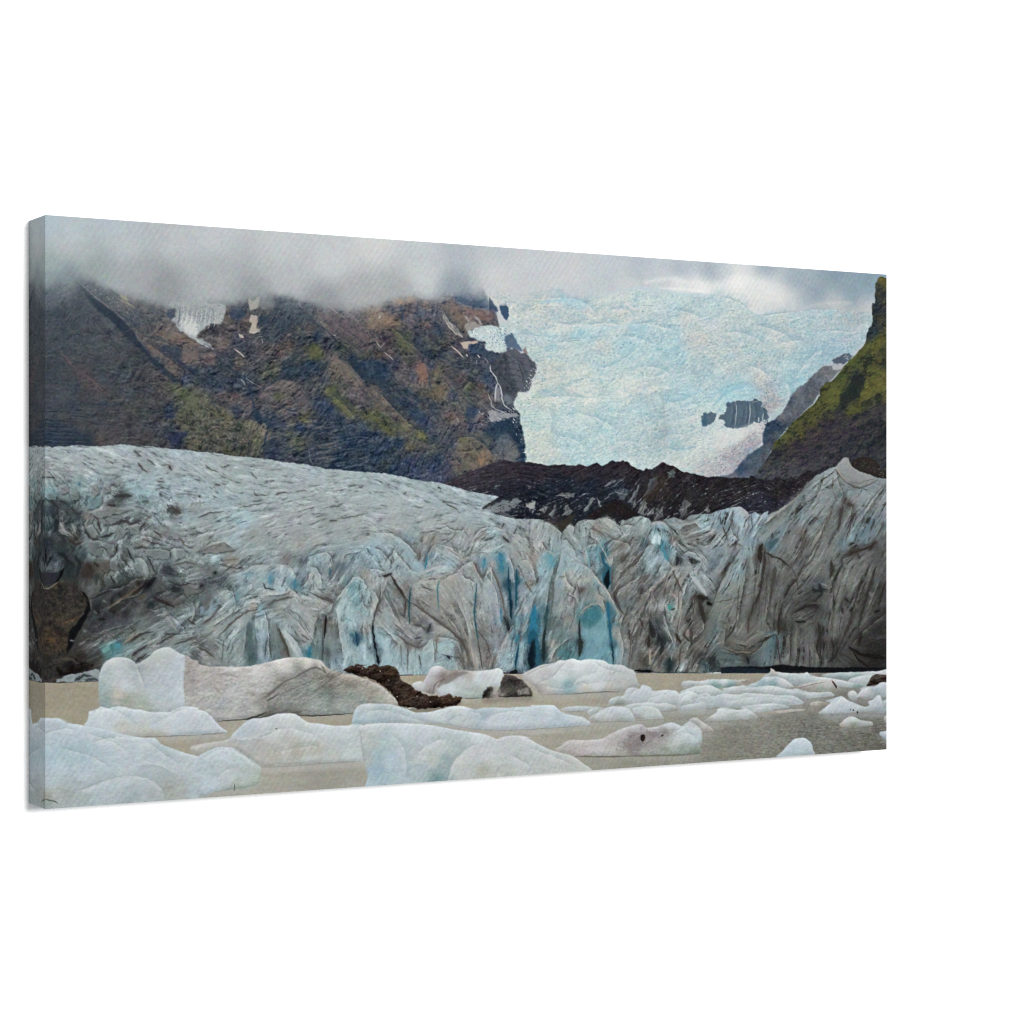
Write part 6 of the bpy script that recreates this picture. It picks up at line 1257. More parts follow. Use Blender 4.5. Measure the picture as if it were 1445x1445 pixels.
    folds('G3', '24 1 20 250 100 280 180 372 215 410;26 1 200 250 260 330 350 440 430 475;18 -1 240 240 190 320 160 375;26 1 270 185 335 230 405 310 425 370;26 -1 465 440 492 330 540 245 585 200;22 1 590 212 660 195 740 270 800 345;18 -1 800 345 870 305 960 285;26 -1 890 180 950 95 1060 68;26 1 1060 68 1130 100 1180 160 1210 215;26 -1 740 460 820 400 890 372;30 1 890 372 945 470 985 565;22 -1 975 525 1020 425;28 1 1022 422 1065 480 1105 590 1135 710;26 1 950 560 1000 492 1060 570 1095 660 1125 770;24 -1 1300 372 1350 358;26 1 1350 358 1395 425 1425 540 1400 610;20 -1 1335 650 1300 760 1250 860;34 1 1432 620 1400 725 1372 830 1342 950 1290 1045;34 -1 1080 1260 1092 1170 1130 1090 1190 985 1245 920;24 1 1250 1085 1272 960 1312 870;28 1 175 500 140 590 100 700 58 815;30 -1 205 500 280 610 340 710 410 760;20 -1 370 575 430 540 560 530 615 520;24 -1 620 535 720 482 762 470;26 1 762 470 835 520 925 565;30 1 350 725 440 782 560 872 650 905;34 1 560 885 690 960 790 1060 835 1150 855 1260;30 -1 700 640 760 740 820 850 850 1000 870 1150 915 1290;26 -1 45 925 120 930 205 1022 270 1085;24 -1 440 1145 500 1072 545 1030;20 1 545 1030 555 1120 560 1250;26 1 560 1020 680 1020 765 1060 795 1160;26 1 0 600 60 640 82 700 58 810 20 910;22 1 90 130 190 130 300 200 400 290;22 1 420 150 460 120 560 110 640 130;20 1 640 60 720 110 800 110 850 180;22 1 1200 150 1260 140 1340 190 1400 250;18 1 620 230 700 250 760 330;22 1 0 440 80 440 150 470;26 1 640 800 720 900 790 1010;22 1 100 620 160 700 200 800 270 900;20 -1 200 870 290 960 390 1060;26 1 920 560 910 700 895 880 930 1060;24 1 1050 500 1090 660 1120 800 1130 960;22 1 1180 300 1230 420 1240 560', dark='4d5354', light='c0c8c6', a=.76, b=.6, sm=False)
    folds('G4', '46 1 330 360 440 442 512 548 592 640 652 742 695 835;34 1 150 350 130 430 100 560 75 700 58 860;24 -1 205 245 172 400 132 560 112 710;24 1 215 455 232 540 285 592 335 625;24 1 400 250 425 340 440 440;20 -1 395 240 470 225 520 222;26 1 545 690 578 790 590 870;30 -1 880 305 930 245 990 230;34 1 1030 240 1062 310 1112 392 1150 430;26 -1 1142 462 1182 540 1228 645;30 1 1142 462 1000 562 950 640 895 745;34 1 1290 492 1252 600 1222 700 1192 850 1170 965;28 -1 1300 512 1370 602 1432 672;26 1 660 545 700 470 800 382 900 272;26 1 640 280 622 420 612 600 642 690;30 1 870 880 805 1000 772 1260;26 1 720 830 692 960 722 1100 702 1255;26 1 1060 1060 1002 1150 962 1262;24 -1 1100 950 1132 1050 1062 1150;30 1 1430 760 1402 950 1302 1050 1232 1210;24 1 230 90 262 58 302 82 292 150;24 -1 340 62 420 22 485 30;30 1 500 20 582 0 642 30 692 112 722 165;22 1 690 72 762 60 832 82;26 1 930 50 1002 30 1082 52 1132 122;26 1 1180 122 1242 62 1332 52 1400 110;26 1 0 50 82 30 152 72 192 142 182 205;20 1 20 200 62 270 92 292;22 1 190 190 240 190 300 270 330 360;24 -1 350 850 400 785 480 748;20 1 480 748 530 770 552 830;20 -1 350 170 420 150 500 200 540 260;22 1 560 130 640 190 760 220 800 290;24 -1 650 700 680 620 760 560 860 500;24 1 930 480 870 560 830 640 740 720;22 1 1240 220 1330 250 1410 330 1445 390;22 1 1180 330 1280 290 1330 300 1420 410;22 1 980 660 1010 750 970 840;22 1 1060 800 1090 920 1140 1040;24 1 1190 640 1180 780 1120 900;22 -1 1310 660 1320 800 1280 900;24 1 1170 980 1160 1100 1120 1240;22 1 900 750 850 850 800 940;20 -1 230 640 310 680 345 760;22 1 100 1240 140 1130 220 1060 300 1000', dark='474a4a', light='bcc2be', a=.78, b=.6, sm=False)
    folds('G5', '40 -1 245 195 160 330 90 460 25 640;30 1 440 200 420 330 400 500 340 700;26 1 520 340 490 500 460 650 440 800;24 -1 600 560 660 470 720 400 800 300;30 1 545 640 540 760 550 870;26 -1 1050 330 1060 250 1200 190 1330 120;34 1 960 290 980 420 940 560;30 1 980 540 960 700 950 850;30 1 1240 400 1180 560 1120 740 1060 900;30 1 1350 420 1290 560 1240 700;34 1 850 860 840 980 880 1090;24 1 640 800 640 950 635 1090;26 -1 130 960 210 995 330 1002 410 945 500 865;22 -1 410 940 440 880 530 855 540 960 530 1060;24 -1 900 60 830 200 740 340 700 420;24 1 780 60 720 200 650 320;26 1 300 320 270 500 240 680 210 850;20 1 160 700 130 850 120 960;30 -1 1110 960 1180 870 1260 800 1390 690;22 1 700 760 690 900 700 1080', dark='33312e', light='9b9c95', a=.7, b=.5, sm=False)
    folds('M5', '40 1 300 1140 380 1050 480 970 600 870 720 750 830 630;34 1 975 580 1000 700 1040 780 1020 880;26 -1 900 600 860 740 800 860 720 950;26 1 660 860 640 960 580 1080 520 1190;24 1 1180 780 1120 870 1100 960 1020 1100;26 1 1390 700 1300 830 1200 980 1120 1080;22 1 130 900 125 1000 140 1120 210 1190;20 1 270 950 260 1060 210 1180;20 1 420 930 370 1000 320 1100;20 -1 760 1240 830 1120 900 1000 960 880;24 1 740 1010 720 1120 680 1240;22 1 940 870 920 1000 850 1140 800 1260', dark='45443f', light='b3b5b0', a=.66, b=.5, sm=False)
    S('G2', '''1f1a18 18 14 .95 .7 1085 830 1077 930 1070 1025;2d3f45 9 6 .9 .6 1055 1000 1057 1100 1055 1210;13506b 12 18 .95 .6 1338 968 1345 1030 1350 1095;2f7286 10 14 .8 .6 1285 996 1335 1000;1f7b92 16 20 .9 .7 948 1090 940 1190;33424a 12 8 .85 .6 552 558 570 598 650 615;
      3f8fa8 16 10 .85 .7 612 495 605 570;2f7fa0 8 16 .85 .7 825 520 812 605;35627a 14 8 .85 .6 1117 430 1114 515;5d5350 20 14 .8 .8 975 650 1060 690 1155 722;6a625f 12 8 .8 .6 1150 720 1140 800 1100 830;565856 24 12 .8 .9 590 745 640 712 720 690 810 675;4f4a45 24 16 .9 .8 680 945 740 1080 775 1185;
      4f6068 8 6 .8 .6 482 1000 490 1090 497 1210;3f4c52 8 6 .85 .6 585 1000 575 1100 565 1210;3f4f50 10 6 .8 .6 600 1020 610 1120 620 1200;65625e 10 6 .7 .6 0 1030 80 1000 130 960;57534f 14 8 .8 .7 175 1005 240 940 330 850 440 795;5f5a58 16 10 .75 .7 20 920 90 870 180 770;
      4f5656 8 5 .8 .6 215 1040 205 1150 195 1230;5a5f60 8 6 .7 .5 300 780 292 830;232428 26 14 .9 .8 130 475 155 460;3a3d45 20 14 .85 .8 340 432 375 428;2d2d32 24 12 .85 .8 10 590 40 570;4d4b48 18 10 .75 .8 0 1105 60 1130 130 1190;565452 12 8 .8 .6 870 990 945 1045;55565a 14 8 .7 .6 880 1050 920 1060;
      b9c4c0 9 6 .7 .6 1190 690 1260 590 1330 512 1395 525;b0bbbc 26 34 .8 1 715 965 790 1070 840 1170;a9b3b2 16 8 .6 .8 960 430 1010 520 1020 600;b5bcbb 12 8 .6 .7 570 640 680 640 740 630;a6adaa 10 6 .6 .6 400 450 520 405 640 405 740 400;b3babb 10 6 .6 .6 660 405 760 410 830 470;
      8a8783 10 6 .6 .6 0 290 110 235 220 205;4d4d4c 12 6 .8 .6 180 395 260 420 350 440;6a6460 12 6 .7 .6 200 370 350 350;5f6a72 20 10 .7 .8 1240 380 1200 470 1170 540;4a5a66 14 8 .75 .7 870 350 890 390;54606a 12 8 .75 .6 930 330 910 400;6a92a3 14 6 .7 .7 1340 330 1360 300;
      7fa9b5 30 16 .7 1 520 760 535 830;5f8f9a 22 12 .6 1 330 640 320 730;8aa5b0 30 14 .5 1 120 700 90 840;6d9aa8 26 14 .6 1 395 480 460 490;9fc0c4 40 24 .5 1.5 1260 760 1300 940;6f97a0 14 8 .7 .7 1270 700 1390 740;5d8f98 40 14 .6 1.2 1330 560 1280 610;6ea8b0 10 6 .7 .6 1330 770 1430 800;
      6d9fa8 10 6 .7 .6 1250 860 1310 880;b0c6c6 30 12 .5 1 1180 770 1200 900;4f6a6c 40 30 .6 1.2 430 900 435 1040 440 1180;9aa9b5 22 14 .6 1 530 920 530 1100 540 1200;7d8a8a 12 8 .6 .6 860 830 920 960;8c8a84 8 4 .6 .5 700 800 860 890;6a7672 10 6 .6 .6 760 780 850 830 890 950;a7c3cb 24 14 .6 1 690 590 730 620;
      78837f 30 20 .5 1 640 900 650 1050;5f5a55 10 5 .7 .5 1020 820 980 960;a6a29b 12 8 .5 .8 830 660 900 720 1040 760;6a6660 8 5 .7 .5 540 690 530 720;757370 20 12 .6 .8 0 460 60 430;3f454a 24 12 .7 .8 90 560 180 540;9aa7a7 18 10 .6 .8 160 640 240 620''')
    S('G3', '''1f5f70 8 14 .95 .5 920 560 912 650 900 780 903 870;1f5a68 12 8 .95 .5 903 870 915 950 930 1050;26555c 10 14 .95 .5 363 590 350 680 345 780 350 900;3a7684 11 7 .9 .6 600 540 586 620 590 700 597 790;2f7d92 8 18 .9 .6 503 320 490 380 480 440;
      0b4660 8 26 .95 .6 1190 420 1190 520 1200 640 1213 760;0a3a4c 24 14 .95 .6 1205 700 1215 860;0e5670 20 16 .95 .6 1255 440 1262 530 1255 640 1253 780;2d86a5 34 14 .85 .8 1120 310 1130 400 1137 470;2a7f9a 16 10 .85 .6 990 350 978 430;2a85a3 12 8 .9 .6 1123 770 1126 890;
      1d2c36 22 34 .85 .9 1150 840 1180 900 1195 980;1b7fa3 24 70 .95 .8 1412 740 1400 880 1400 1000;135e7c 60 64 .9 1 1400 960 1385 1080;06202e 40 60 .95 1 1405 1040 1390 1150 1382 1290;1b5f78 30 30 .9 .8 1430 1000 1440 1150 1440 1290;0f5068 16 18 .95 .6 1277 1070 1262 1170 1247 1300;2f7f98 34 24 .85 .8 1270 1000 1255 1060;
      15242c 12 20 .95 .5 40 870 35 960 50 1060 68 1150;15242c 20 24 .95 .5 68 1150 85 1250;3d3733 16 24 .9 .6 190 490 240 580 310 680;453f3a 14 12 .85 .6 318 700 312 780 300 850;2d2a2c 30 16 .8 .7 120 500 200 480;
      5a534e 14 26 .75 .9 360 720 480 800 590 885 700 960;57504b 26 16 .8 .9 700 960 780 1040 830 1130 855 1240;4a4a4a 10 14 .75 .6 100 590 100 700 60 800 42 880;4f5656 8 6 .7 .6 150 600 180 680 230 800 280 910;6a625c 10 6 .7 .6 640 800 690 880 750 980;4f4945 10 8 .85 .6 930 1050 955 1200 970 1290;
      a39c90 20 44 .55 1.2 800 940 860 1080 910 1280;57504b 12 8 .75 .6 930 960 1000 1050 1045 1200;3a3f40 24 12 .85 .7 500 975 530 900;4b4a48 12 8 .8 .6 380 910 440 920 490 960;5f5753 16 12 .8 .7 250 1000 330 1070 430 1105 480 1080;4d555a 7 5 .85 .5 615 1160 680 1180 765 1195;1d2428 20 16 .9 .5 670 1185 690 1195;
      4d4a48 10 8 .8 .6 428 1170 450 1270;55524f 6 5 .75 .5 337 1090 330 1330;5f6a6a 8 6 .7 .5 270 1080 285 1220;5f5a55 18 10 .8 .6 895 380 930 460 965 520;5d5a56 10 14 .7 .6 1030 390 1100 560 1140 700 1175 900;6f6b68 16 8 .7 .6 890 215 960 150 1000 120;3a3a3c 14 16 .85 .6 1140 160 1195 215;2a2d33 12 8 .85 .6 1130 85 1152 50;
      3c4148 8 8 .8 .5 1262 85 1240 135;5a5550 20 12 .75 .7 440 290 430 370;7a7064 8 6 .7 .6 1340 300 1410 400 1440 500;5f564e 12 8 .8 .6 1330 550 1392 640;68655f 8 5 .7 .6 1010 440 1090 520;5f5f5e 8 5 .7 .5 200 330 215 390;4f5a60 10 8 .75 .6 190 350 200 400;7a746c 8 5 .6 .5 560 160 540 260 500 320;
      b3babd 20 14 .6 .8 460 470 560 430 660 410;a9adaa 14 8 .6 .7 400 550 520 510 620 500;c0c6c4 10 6 .6 .6 1000 490 1040 430 1050 560;b5b3ab 14 8 .5 .8 1310 360 1380 380 1400 500;aab0ae 12 8 .6 .7 640 240 720 280 790 350;b0b5b2 8 6 .6 .6 820 400 880 380 950 530;aeb8b9 16 6 .6 .8 1060 90 1150 110 1200 180;
      5a5f62 8 5 .7 .5 620 230 700 190 750 130;6a6a68 6 4 .6 .5 660 260 740 310 800 350;66655f 8 5 .7 .5 780 350 900 300 1000 300;b4b8b4 10 6 .5 .7 1220 180 1300 170;6a6a66 8 5 .7 .5 1380 240 1430 290;9cb9bf 50 30 .5 1.5 120 1010 160 1120 180 1210;9cb8ba 40 60 .5 1.5 560 1060 620 1130 700 1150;
      a9b8b8 12 6 .6 .7 450 1140 540 1030;6a5f57 12 8 .7 .6 580 1010 575 1130 590 1150;98aeb0 34 24 .6 1 370 1150 390 1290;8fa9b5 10 8 .6 .6 1050 480 1100 640 1120 780;9aa3ab 18 10 .5 .8 1060 640 1090 800 1110 960;8a9aa3 20 14 .5 1 1080 980 1100 1160;6a5f57 12 8 .75 .6 790 1170 820 1290;6a625b 10 8 .7 .6 840 1180 860 1290;
      b0aea8 10 6 .6 .7 1090 1180 1130 1090 1190 980 1230 920;6d5f55 10 6 .7 .6 1300 1000 1290 1060;2f6a7a 8 6 .7 .6 1330 1060 1325 1130;b0aaa0 10 6 .6 .6 1310 960 1350 870 1370 780;6f98a0 24 14 .6 .8 1260 860 1290 960;5f7a82 14 8 .6 .7 1290 700 1270 820;131a1e 30 40 .9 .7 1200 1320 1260 1305''')
    fill('G4 528 300 545 340 575 395 612 425 615 560 585 610 548 555 540 500 575 430 535 380', '16607a', .85, .6, 3, soft=.5)
    fill('G4 550 540 575 470 598 440 605 560 582 612', '081c24', .95, .5, 3, soft=.5)
    fill('G4 350 840 385 800 425 770 480 747 520 760 545 790 545 840 520 890 475 915 435 950 410 935 375 915 350 885', '2c7a88', .5, 1.2, 3, soft=2.6)
    fill('G4 360 930 430 955 530 880 550 830 575 900 600 1050 622 1245 358 1245 352 1000', '66a3b2', .55, .5, 3, soft=.5)
    stroke('G4 340 835 385 778 435 745 490 728 540 752 562 800', (2.4, 3.4), 'a19c92', .6, 1.1, .8, 4)
    folds('G4', '40 1 360 850 400 790 445 758 490 745 530 765 552 815', dark='276672', light='b1aca2', a=.6, b=.5)
    fill('G4 420 800 480 760 530 790 520 860 450 890 410 860', '35899a', .4, .6, 3, soft=2)
    S('G4', '''1f6f8c 24 26 .95 .6 590 715 590 800 600 880;1d6580 24 14 .95 .6 600 880 608 980 622 1080;15445a 12 14 .95 .6 620 1060 632 1150 636 1245;23302f 12 18 .9 .6 350 870 345 980 355 1050;23302f 40 24 .85 .8 360 1040 355 1100 350 1175;2a5058 24 30 .85 .7 75 750 62 850 60 950;1d3238 20 28 .9 .7 60 940 42 1050 45 1220;
      4a6468 14 8 .7 .7 112 500 92 600 75 720;2d343a 18 22 .9 .7 1185 335 1170 410;3f93ad 16 26 .8 .7 1048 190 1052 260 1100 370;2a5f70 12 6 .8 .6 1045 180 1048 230;4a4541 10 14 .85 .6 905 265 840 370 800 420;5a4f48 10 12 .85 .6 1142 460 1180 540 1222 640;5a5653 14 10 .8 .6 935 480 870 540 820 620;
      46423f 34 16 .8 1 880 600 870 650;4d4a48 20 16 .85 .7 640 650 690 780 720 820;3c3a38 18 12 .85 .6 640 660 660 720;2a2b2b 14 24 .9 .7 940 870 960 950 970 1020;2a3134 24 34 .9 .8 1010 980 1050 1060 1040 1170;352c22 24 20 .85 .7 930 1010 940 1110;a59a85 12 16 .8 .7 945 1110 945 1250;3f3d3a 14 18 .85 .6 765 950 772 1035;
      24343a 26 30 .9 .7 1115 1190 1108 1310;2b2621 44 30 .85 .9 1350 670 1440 690;352f29 40 26 .85 .9 1370 720 1390 800 1410 900;3a342e 16 12 .85 .6 1260 945 1235 1000 1290 1060;352f2a 22 18 .9 .7 1165 985 1210 1070;0b0b0b 20 18 .95 .6 820 1303 970 1306;2f9a94 26 20 .9 .5 1115 750 1118 785;1f2a2c 12 8 .8 .5 1130 785 1155 772;
      a9adaa 34 40 .6 1.2 1025 740 1040 765 1060 785;c0dde2 20 34 .85 .7 985 150 975 220;bcd8de 20 24 .8 .7 1025 150 1025 230;b0b8ba 24 40 .7 .9 1300 510 1360 580 1425 660;bdbcb4 9 9 .8 .5 214 455 232 530 255 600;b8b3a9 9 8 .85 .5 440 445 510 540 590 630 640 740;5a5a58 8 7 .85 .5 505 580 518 650 560 675;
      aab4b4 10 6 .7 .6 80 285 110 300 140 335;9a958c 10 8 .75 .6 1140 470 1000 570 960 650;57524d 14 10 .8 .6 820 900 790 1000 765 1280;6a645c 10 6 .7 .6 870 870 830 1080;4d4843 14 8 .8 .6 690 570 640 650;55504a 10 6 .8 .5 880 300 800 380 720 450 680 540;6a655f 8 5 .7 .5 640 280 720 220 840 160;
      5f5a55 8 5 .75 .5 650 380 720 340 790 280;a39e95 10 6 .6 .6 690 540 640 620 610 660;4a4a4a 10 6 .75 .5 640 180 560 230 580 280;7a736b 8 5 .7 .5 560 130 640 170 700 210;aab0ab 16 8 .6 .8 550 30 650 80 710 160;aab2ae 10 6 .6 .6 700 70 730 150 800 60;5f5a55 12 6 .7 .6 440 90 520 120 580 180;
      93aab0 26 10 .6 1 215 260 200 380 180 470;a9b8ba 24 10 .5 1 250 290 320 350 390 420;7f8f90 8 6 .7 .5 250 380 320 370 380 400;4f9fb5 24 16 .6 .9 90 320 130 420;5fa0b0 14 8 .7 .6 425 270 430 440;6fa8b5 14 8 .6 .7 500 280 510 400;b5b9b3 8 6 .7 .5 520 230 560 290 610 400;a9a49b 8 5 .6 .5 380 240 385 310 410 430;
      57504c 30 12 .7 .9 370 600 350 640;4d4844 8 5 .75 .5 330 570 350 660;4a4a48 6 5 .75 .5 310 720 300 860 260 950;55605e 16 10 .7 .7 130 560 120 700 100 860;6d7370 10 6 .7 .6 170 510 230 500;7d8f90 8 5 .6 .5 520 300 540 420;4f8a93 36 24 .6 1.2 200 1130 150 1190;7fb0bb 60 60 .35 2 480 960 520 1100;
      8fb9c0 14 8 .5 .9 560 800 580 950;a39c92 16 8 .6 .7 650 760 690 830;8c857c 8 5 .7 .5 640 860 700 900;3a3632 14 8 .8 .6 860 860 890 930;a09b92 14 8 .6 .7 960 700 940 820;6a645f 12 8 .7 .6 1000 660 980 760;8a837a 16 8 .6 .7 890 740 850 830;aaa49c 9 6 .7 .5 1130 640 1180 690 1170 760;
      55504b 14 8 .75 .6 1080 600 1060 680;3a4a4c 26 14 .75 .8 1000 860 1030 960;8a938f 10 6 .6 .6 1070 840 1090 960 1110 1040;2f3a3c 14 8 .8 .6 1040 980 1080 1040;a39d93 20 10 .6 .8 1200 640 1210 790 1190 960;4a443f 12 6 .8 .6 1290 700 1330 660 1310 860;5a544d 14 8 .7 .6 1240 880 1300 800;
      3a352f 30 18 .75 .9 1290 950 1300 1080;8f8b84 30 22 .7 .8 1265 960 1270 1010;7a858a 12 8 .6 .6 1150 1050 1170 1200;908a80 10 6 .6 .6 970 1270 1040 1180 1110 1090;4f4a43 16 8 .75 .7 1210 1100 1190 1280;857f75 8 5 .6 .5 1230 1200 1320 1080 1410 1010;4d4841 14 8 .75 .6 1340 1130 1300 1260;3f4f50 34 20 .8 .8 1400 1240 1440 1280;
      c0c6c2 10 6 .6 .6 1280 480 1320 520;9ba7aa 20 10 .6 .8 1330 280 1430 400;55585c 10 6 .7 .5 1200 330 1280 270 1330 280;6a6560 8 5 .7 .5 1100 80 1150 160 1220 210;a3a9a6 10 6 .6 .6 1110 60 1200 60;6f6c6a 24 10 .6 .9 1250 90 1330 80;8fb3bd 24 12 .6 .9 1170 90 1220 60;5a5753 8 5 .7 .5 1240 180 1340 160 1420 150;
      a6a9a4 30 12 .5 1 950 60 1030 40 1110 50;2a3a40 14 10 .85 .5 1012 100 1025 115;66706f 10 6 .7 .6 900 130 930 180 940 250''')
    # the big grey block
    fill('M5 985 572 1010 530 1045 495 1062 490 1080 502 1092 532 1112 572 1180 613 1250 633 1318 660 1280 692 1230 715 1175 738 1110 712 1060 680 1020 635', '8b8e8c', .7, .6, 3, soft=.6)
    S('M5', '''55534f 10 12 .8 .6 975 590 1020 650 1080 710;5b5955 12 8 .8 .6 1080 710 1170 748 1280 702 1325 672;a39d95 8 7 .75 .5 980 570 1020 640 1070 695;6f706e 9 6 .7 .5 1080 690 1170 705 1240 680 1310 665;a3a5a5 14 8 .6 .8 1050 500 1020 560;9fa2a2 8 6 .6 .6 1090 560 1170 615 1250 635;
      46413d 26 18 .85 .8 1035 890 1015 980 1000 1090;453f3a 34 20 .85 .8 1080 870 1110 890;4a4541 24 16 .75 .8 1070 820 1040 870;56706b 34 24 .8 .9 1000 810 1030 785;5f7a80 24 14 .75 .8 830 1020 880 995;55534f 9 6 .75 .5 770 1050 810 1010 900 960;3c6069 44 30 .85 1 440 1240 470 1190 505 1160;2d3331 10 8 .85 .6 463 1110 452 1150;
      5f7d85 26 20 .7 1 1275 1000 1240 1080 1190 1140;5d5a55 8 5 .75 .5 740 1010 690 1130 640 1240;6a6862 10 6 .7 .6 850 840 780 930;55524d 14 8 .7 .7 960 900 900 1020 860 1140 790 1250;6a8085 20 10 .6 .9 600 960 560 1080 530 1140;58706f 14 8 .6 .8 620 880 580 960;a09a90 8 6 .6 .5 490 960 600 880 690 790;
      4d4a46 10 6 .8 .6 740 1100 700 1200 690 1270;5f5a55 24 12 .7 .9 720 1100 700 1180;6a665f 10 6 .7 .5 980 830 960 770;5a5852 8 5 .7 .5 960 660 950 760;8f9392 30 14 .5 1 1360 840 1290 960;55585a 8 6 .7 .5 1370 720 1270 830 1200 930 1130 1010;4a4743 14 8 .8 .6 1150 930 1100 1040 1060 1180;
      3f3d3a 14 8 .75 .6 1300 1000 1260 1090;4a4845 12 8 .7 .6 1370 1020 1320 1130;8a8e8a 20 10 .5 .9 1180 780 1130 860;39424a 12 8 .8 .6 40 980 45 1040;4f585e 10 6 .75 .5 150 930 120 1000 130 1080;b3bcbd 8 6 .6 .5 130 905 200 898 240 925;4f5a62 10 6 .75 .6 290 960 300 1060 270 1110;b3c3c8 10 6 .6 .6 420 935 360 1000 320 1080;
      5d5f60 10 6 .7 .5 190 1050 170 1180;5f5c58 10 8 .7 .6 100 1220 180 1200 220 1220;4a4a4a 12 8 .75 .6 60 1060 100 1170;a9b0ae 20 10 .6 .8 20 1140 70 1200''')
    S('G5', '''4a4d4b 8 9 .9 .5 245 195 160 330 90 460 30 630;17171a 30 20 .95 .7 0 615 15 625;9a9891 8 6 .6 .5 60 560 130 430 200 310;3d3934 14 28 .85 .8 440 190 440 280 420 440 400 540;3d3934 22 10 .85 .8 400 540 350 640 325 740;2f2a25 34 28 .9 .8 420 155 400 200 405 300;35312c 10 10 .9 .6 440 215 500 250 560 270 640 335;
      4a4641 34 20 .8 .9 520 330 500 450 480 600;4a463f 14 14 .85 .7 315 700 312 850;35312e 12 16 .85 .7 700 425 640 480 590 580;4a4641 9 6 .8 .5 650 330 690 420 700 520;332f2b 16 22 .85 .8 575 640 548 760 550 860;38342f 10 8 .85 .6 540 860 545 980 565 1095;2d2a27 14 20 .9 .6 670 690 760 645 850 625;2d3032 16 20 .9 .7 830 605 885 540 865 470;
      2a2d2f 10 8 .9 .6 815 480 830 530 900 510 945 515;25231f 20 20 .85 .8 680 760 760 765;2f3336 8 10 .85 .5 980 540 988 620 955 680 940 790;35312d 26 18 .8 .9 860 770 875 880 845 1000;35312d 10 8 .8 .6 850 1010 885 1040 890 1095;2b2825 8 8 .85 .5 955 880 980 960 970 1085;3a4144 9 10 .85 .5 1045 330 1042 280 1062 240;3a322d 18 26 .9 .7 1060 262 1130 222 1250 185 1320 135;
      3f3732 10 6 .85 .5 1185 270 1165 225;3a3632 14 24 .75 .9 1205 400 1150 600 1100 780 1040 930;35312d 16 20 .75 .9 1315 330 1250 520 1200 700 1170 830;2f2b28 16 20 .75 .9 1390 440 1330 640;1d1d1d 18 12 .9 .6 1300 690 1345 668;1a1714 24 34 .9 .9 1110 965 1200 1020 1390 1045;1f1c1a 16 24 .85 .8 1100 960 1170 1060 1250 1115;
      7d7667 10 12 .7 .6 130 965 210 998 330 1003 400 955;3c3a30 8 8 .85 .6 120 975 220 1012 330 1015 410 950 430 915 515 858;22262a 14 14 .9 .6 300 1042 315 1095;3f5156 12 10 .7 .8 520 950 545 1060;3f3b36 7 6 .8 .5 640 820 638 1090;56534c 4 4 .8 .5 0 645 60 612 280 560 420 500;a09a90 5 4 .4 .5 60 690 280 575;
      3a342f 10 8 .8 .6 130 900 180 850 220 760;4a463f 6 5 .75 .5 240 480 215 770;4a463f 8 6 .75 .5 460 400 440 700;6a7370 12 8 .6 .8 880 300 960 250;4a4742 10 6 .75 .6 770 100 720 250 640 320;8f8e84 16 10 .45 .9 870 60 790 230;85837a 16 10 .4 .9 860 270 740 420;47443f 9 6 .75 .5 880 130 810 280 720 360;
      7f7d74 20 10 .4 1 1050 360 990 560;7d7a72 26 12 .4 1 1140 350 1090 560;3d3936 12 8 .75 .6 950 340 960 400;7a7970 20 8 .5 .9 950 590 970 700 940 850;7d7b74 24 12 .4 1 1000 700 980 900;5a564f 18 8 .6 .9 700 580 640 700;77736a 20 12 .45 1 700 700 760 680;7a776e 30 20 .4 1.2 700 820 680 1000;
      9a9f9c 10 6 .5 .6 880 460 930 480;2f2f30 10 6 .8 .5 700 550 740 520;2a2825 20 12 .8 .8 1070 580 1100 610;2a2724 18 10 .8 .7 1040 650 1055 700;2a2825 20 12 .8 .8 1110 680 1130 650;25221f 30 20 .75 1 1200 850 1180 950;2a2724 24 14 .7 .9 940 1080 1000 1030 1010 960;3a3632 14 8 .75 .6 1000 1000 1100 1040 1160 1090;
      6a665f 10 6 .5 .6 1110 980 1160 1070;6a6a66 12 6 .5 .7 1310 560 1250 700 1190 810;7a7a74 12 8 .5 .7 1260 530 1290 570;6d6a63 14 6 .5 .8 1290 340 1220 540;2d2926 24 14 .7 .8 960 290 970 370 950 430''')
    flecks('G5 1130 780 1390 700 1390 1010 1100 970', 80, '55504a', 1.0, .5, .9)
    flecks('G5 560 600 850 560 960 900 850 1090 560 1090', 90, '2b2825', 1.2, .5, 1.4)
    # undercut at the waterline
    fill('G5 100 1120 250 1112 420 1115 560 1098 700 1110 830 1118 960 1122 1120 1120 1400 1125 1420 1180 900 1180 480 1165 100 1168', '0d1116', .95, .8, 4, soft=.6)
    fill('G5 100 1122 240 1118 400 1130 480 1140 480 1166 100 1168', '1b2c3a', .85, .6, 3, soft=.6)
    flecks('G5 0 1060 90 1060 100 1160 0 1165', 30, '23343c', 1.4, .8, 1.5)
    S('G4', '2a3a40 10 8 .85 .5 980 1318 1200 1320 1445 1325')
    # ------------------------------------------------ lagoon
    INK[:] = (.6, .93, 0)
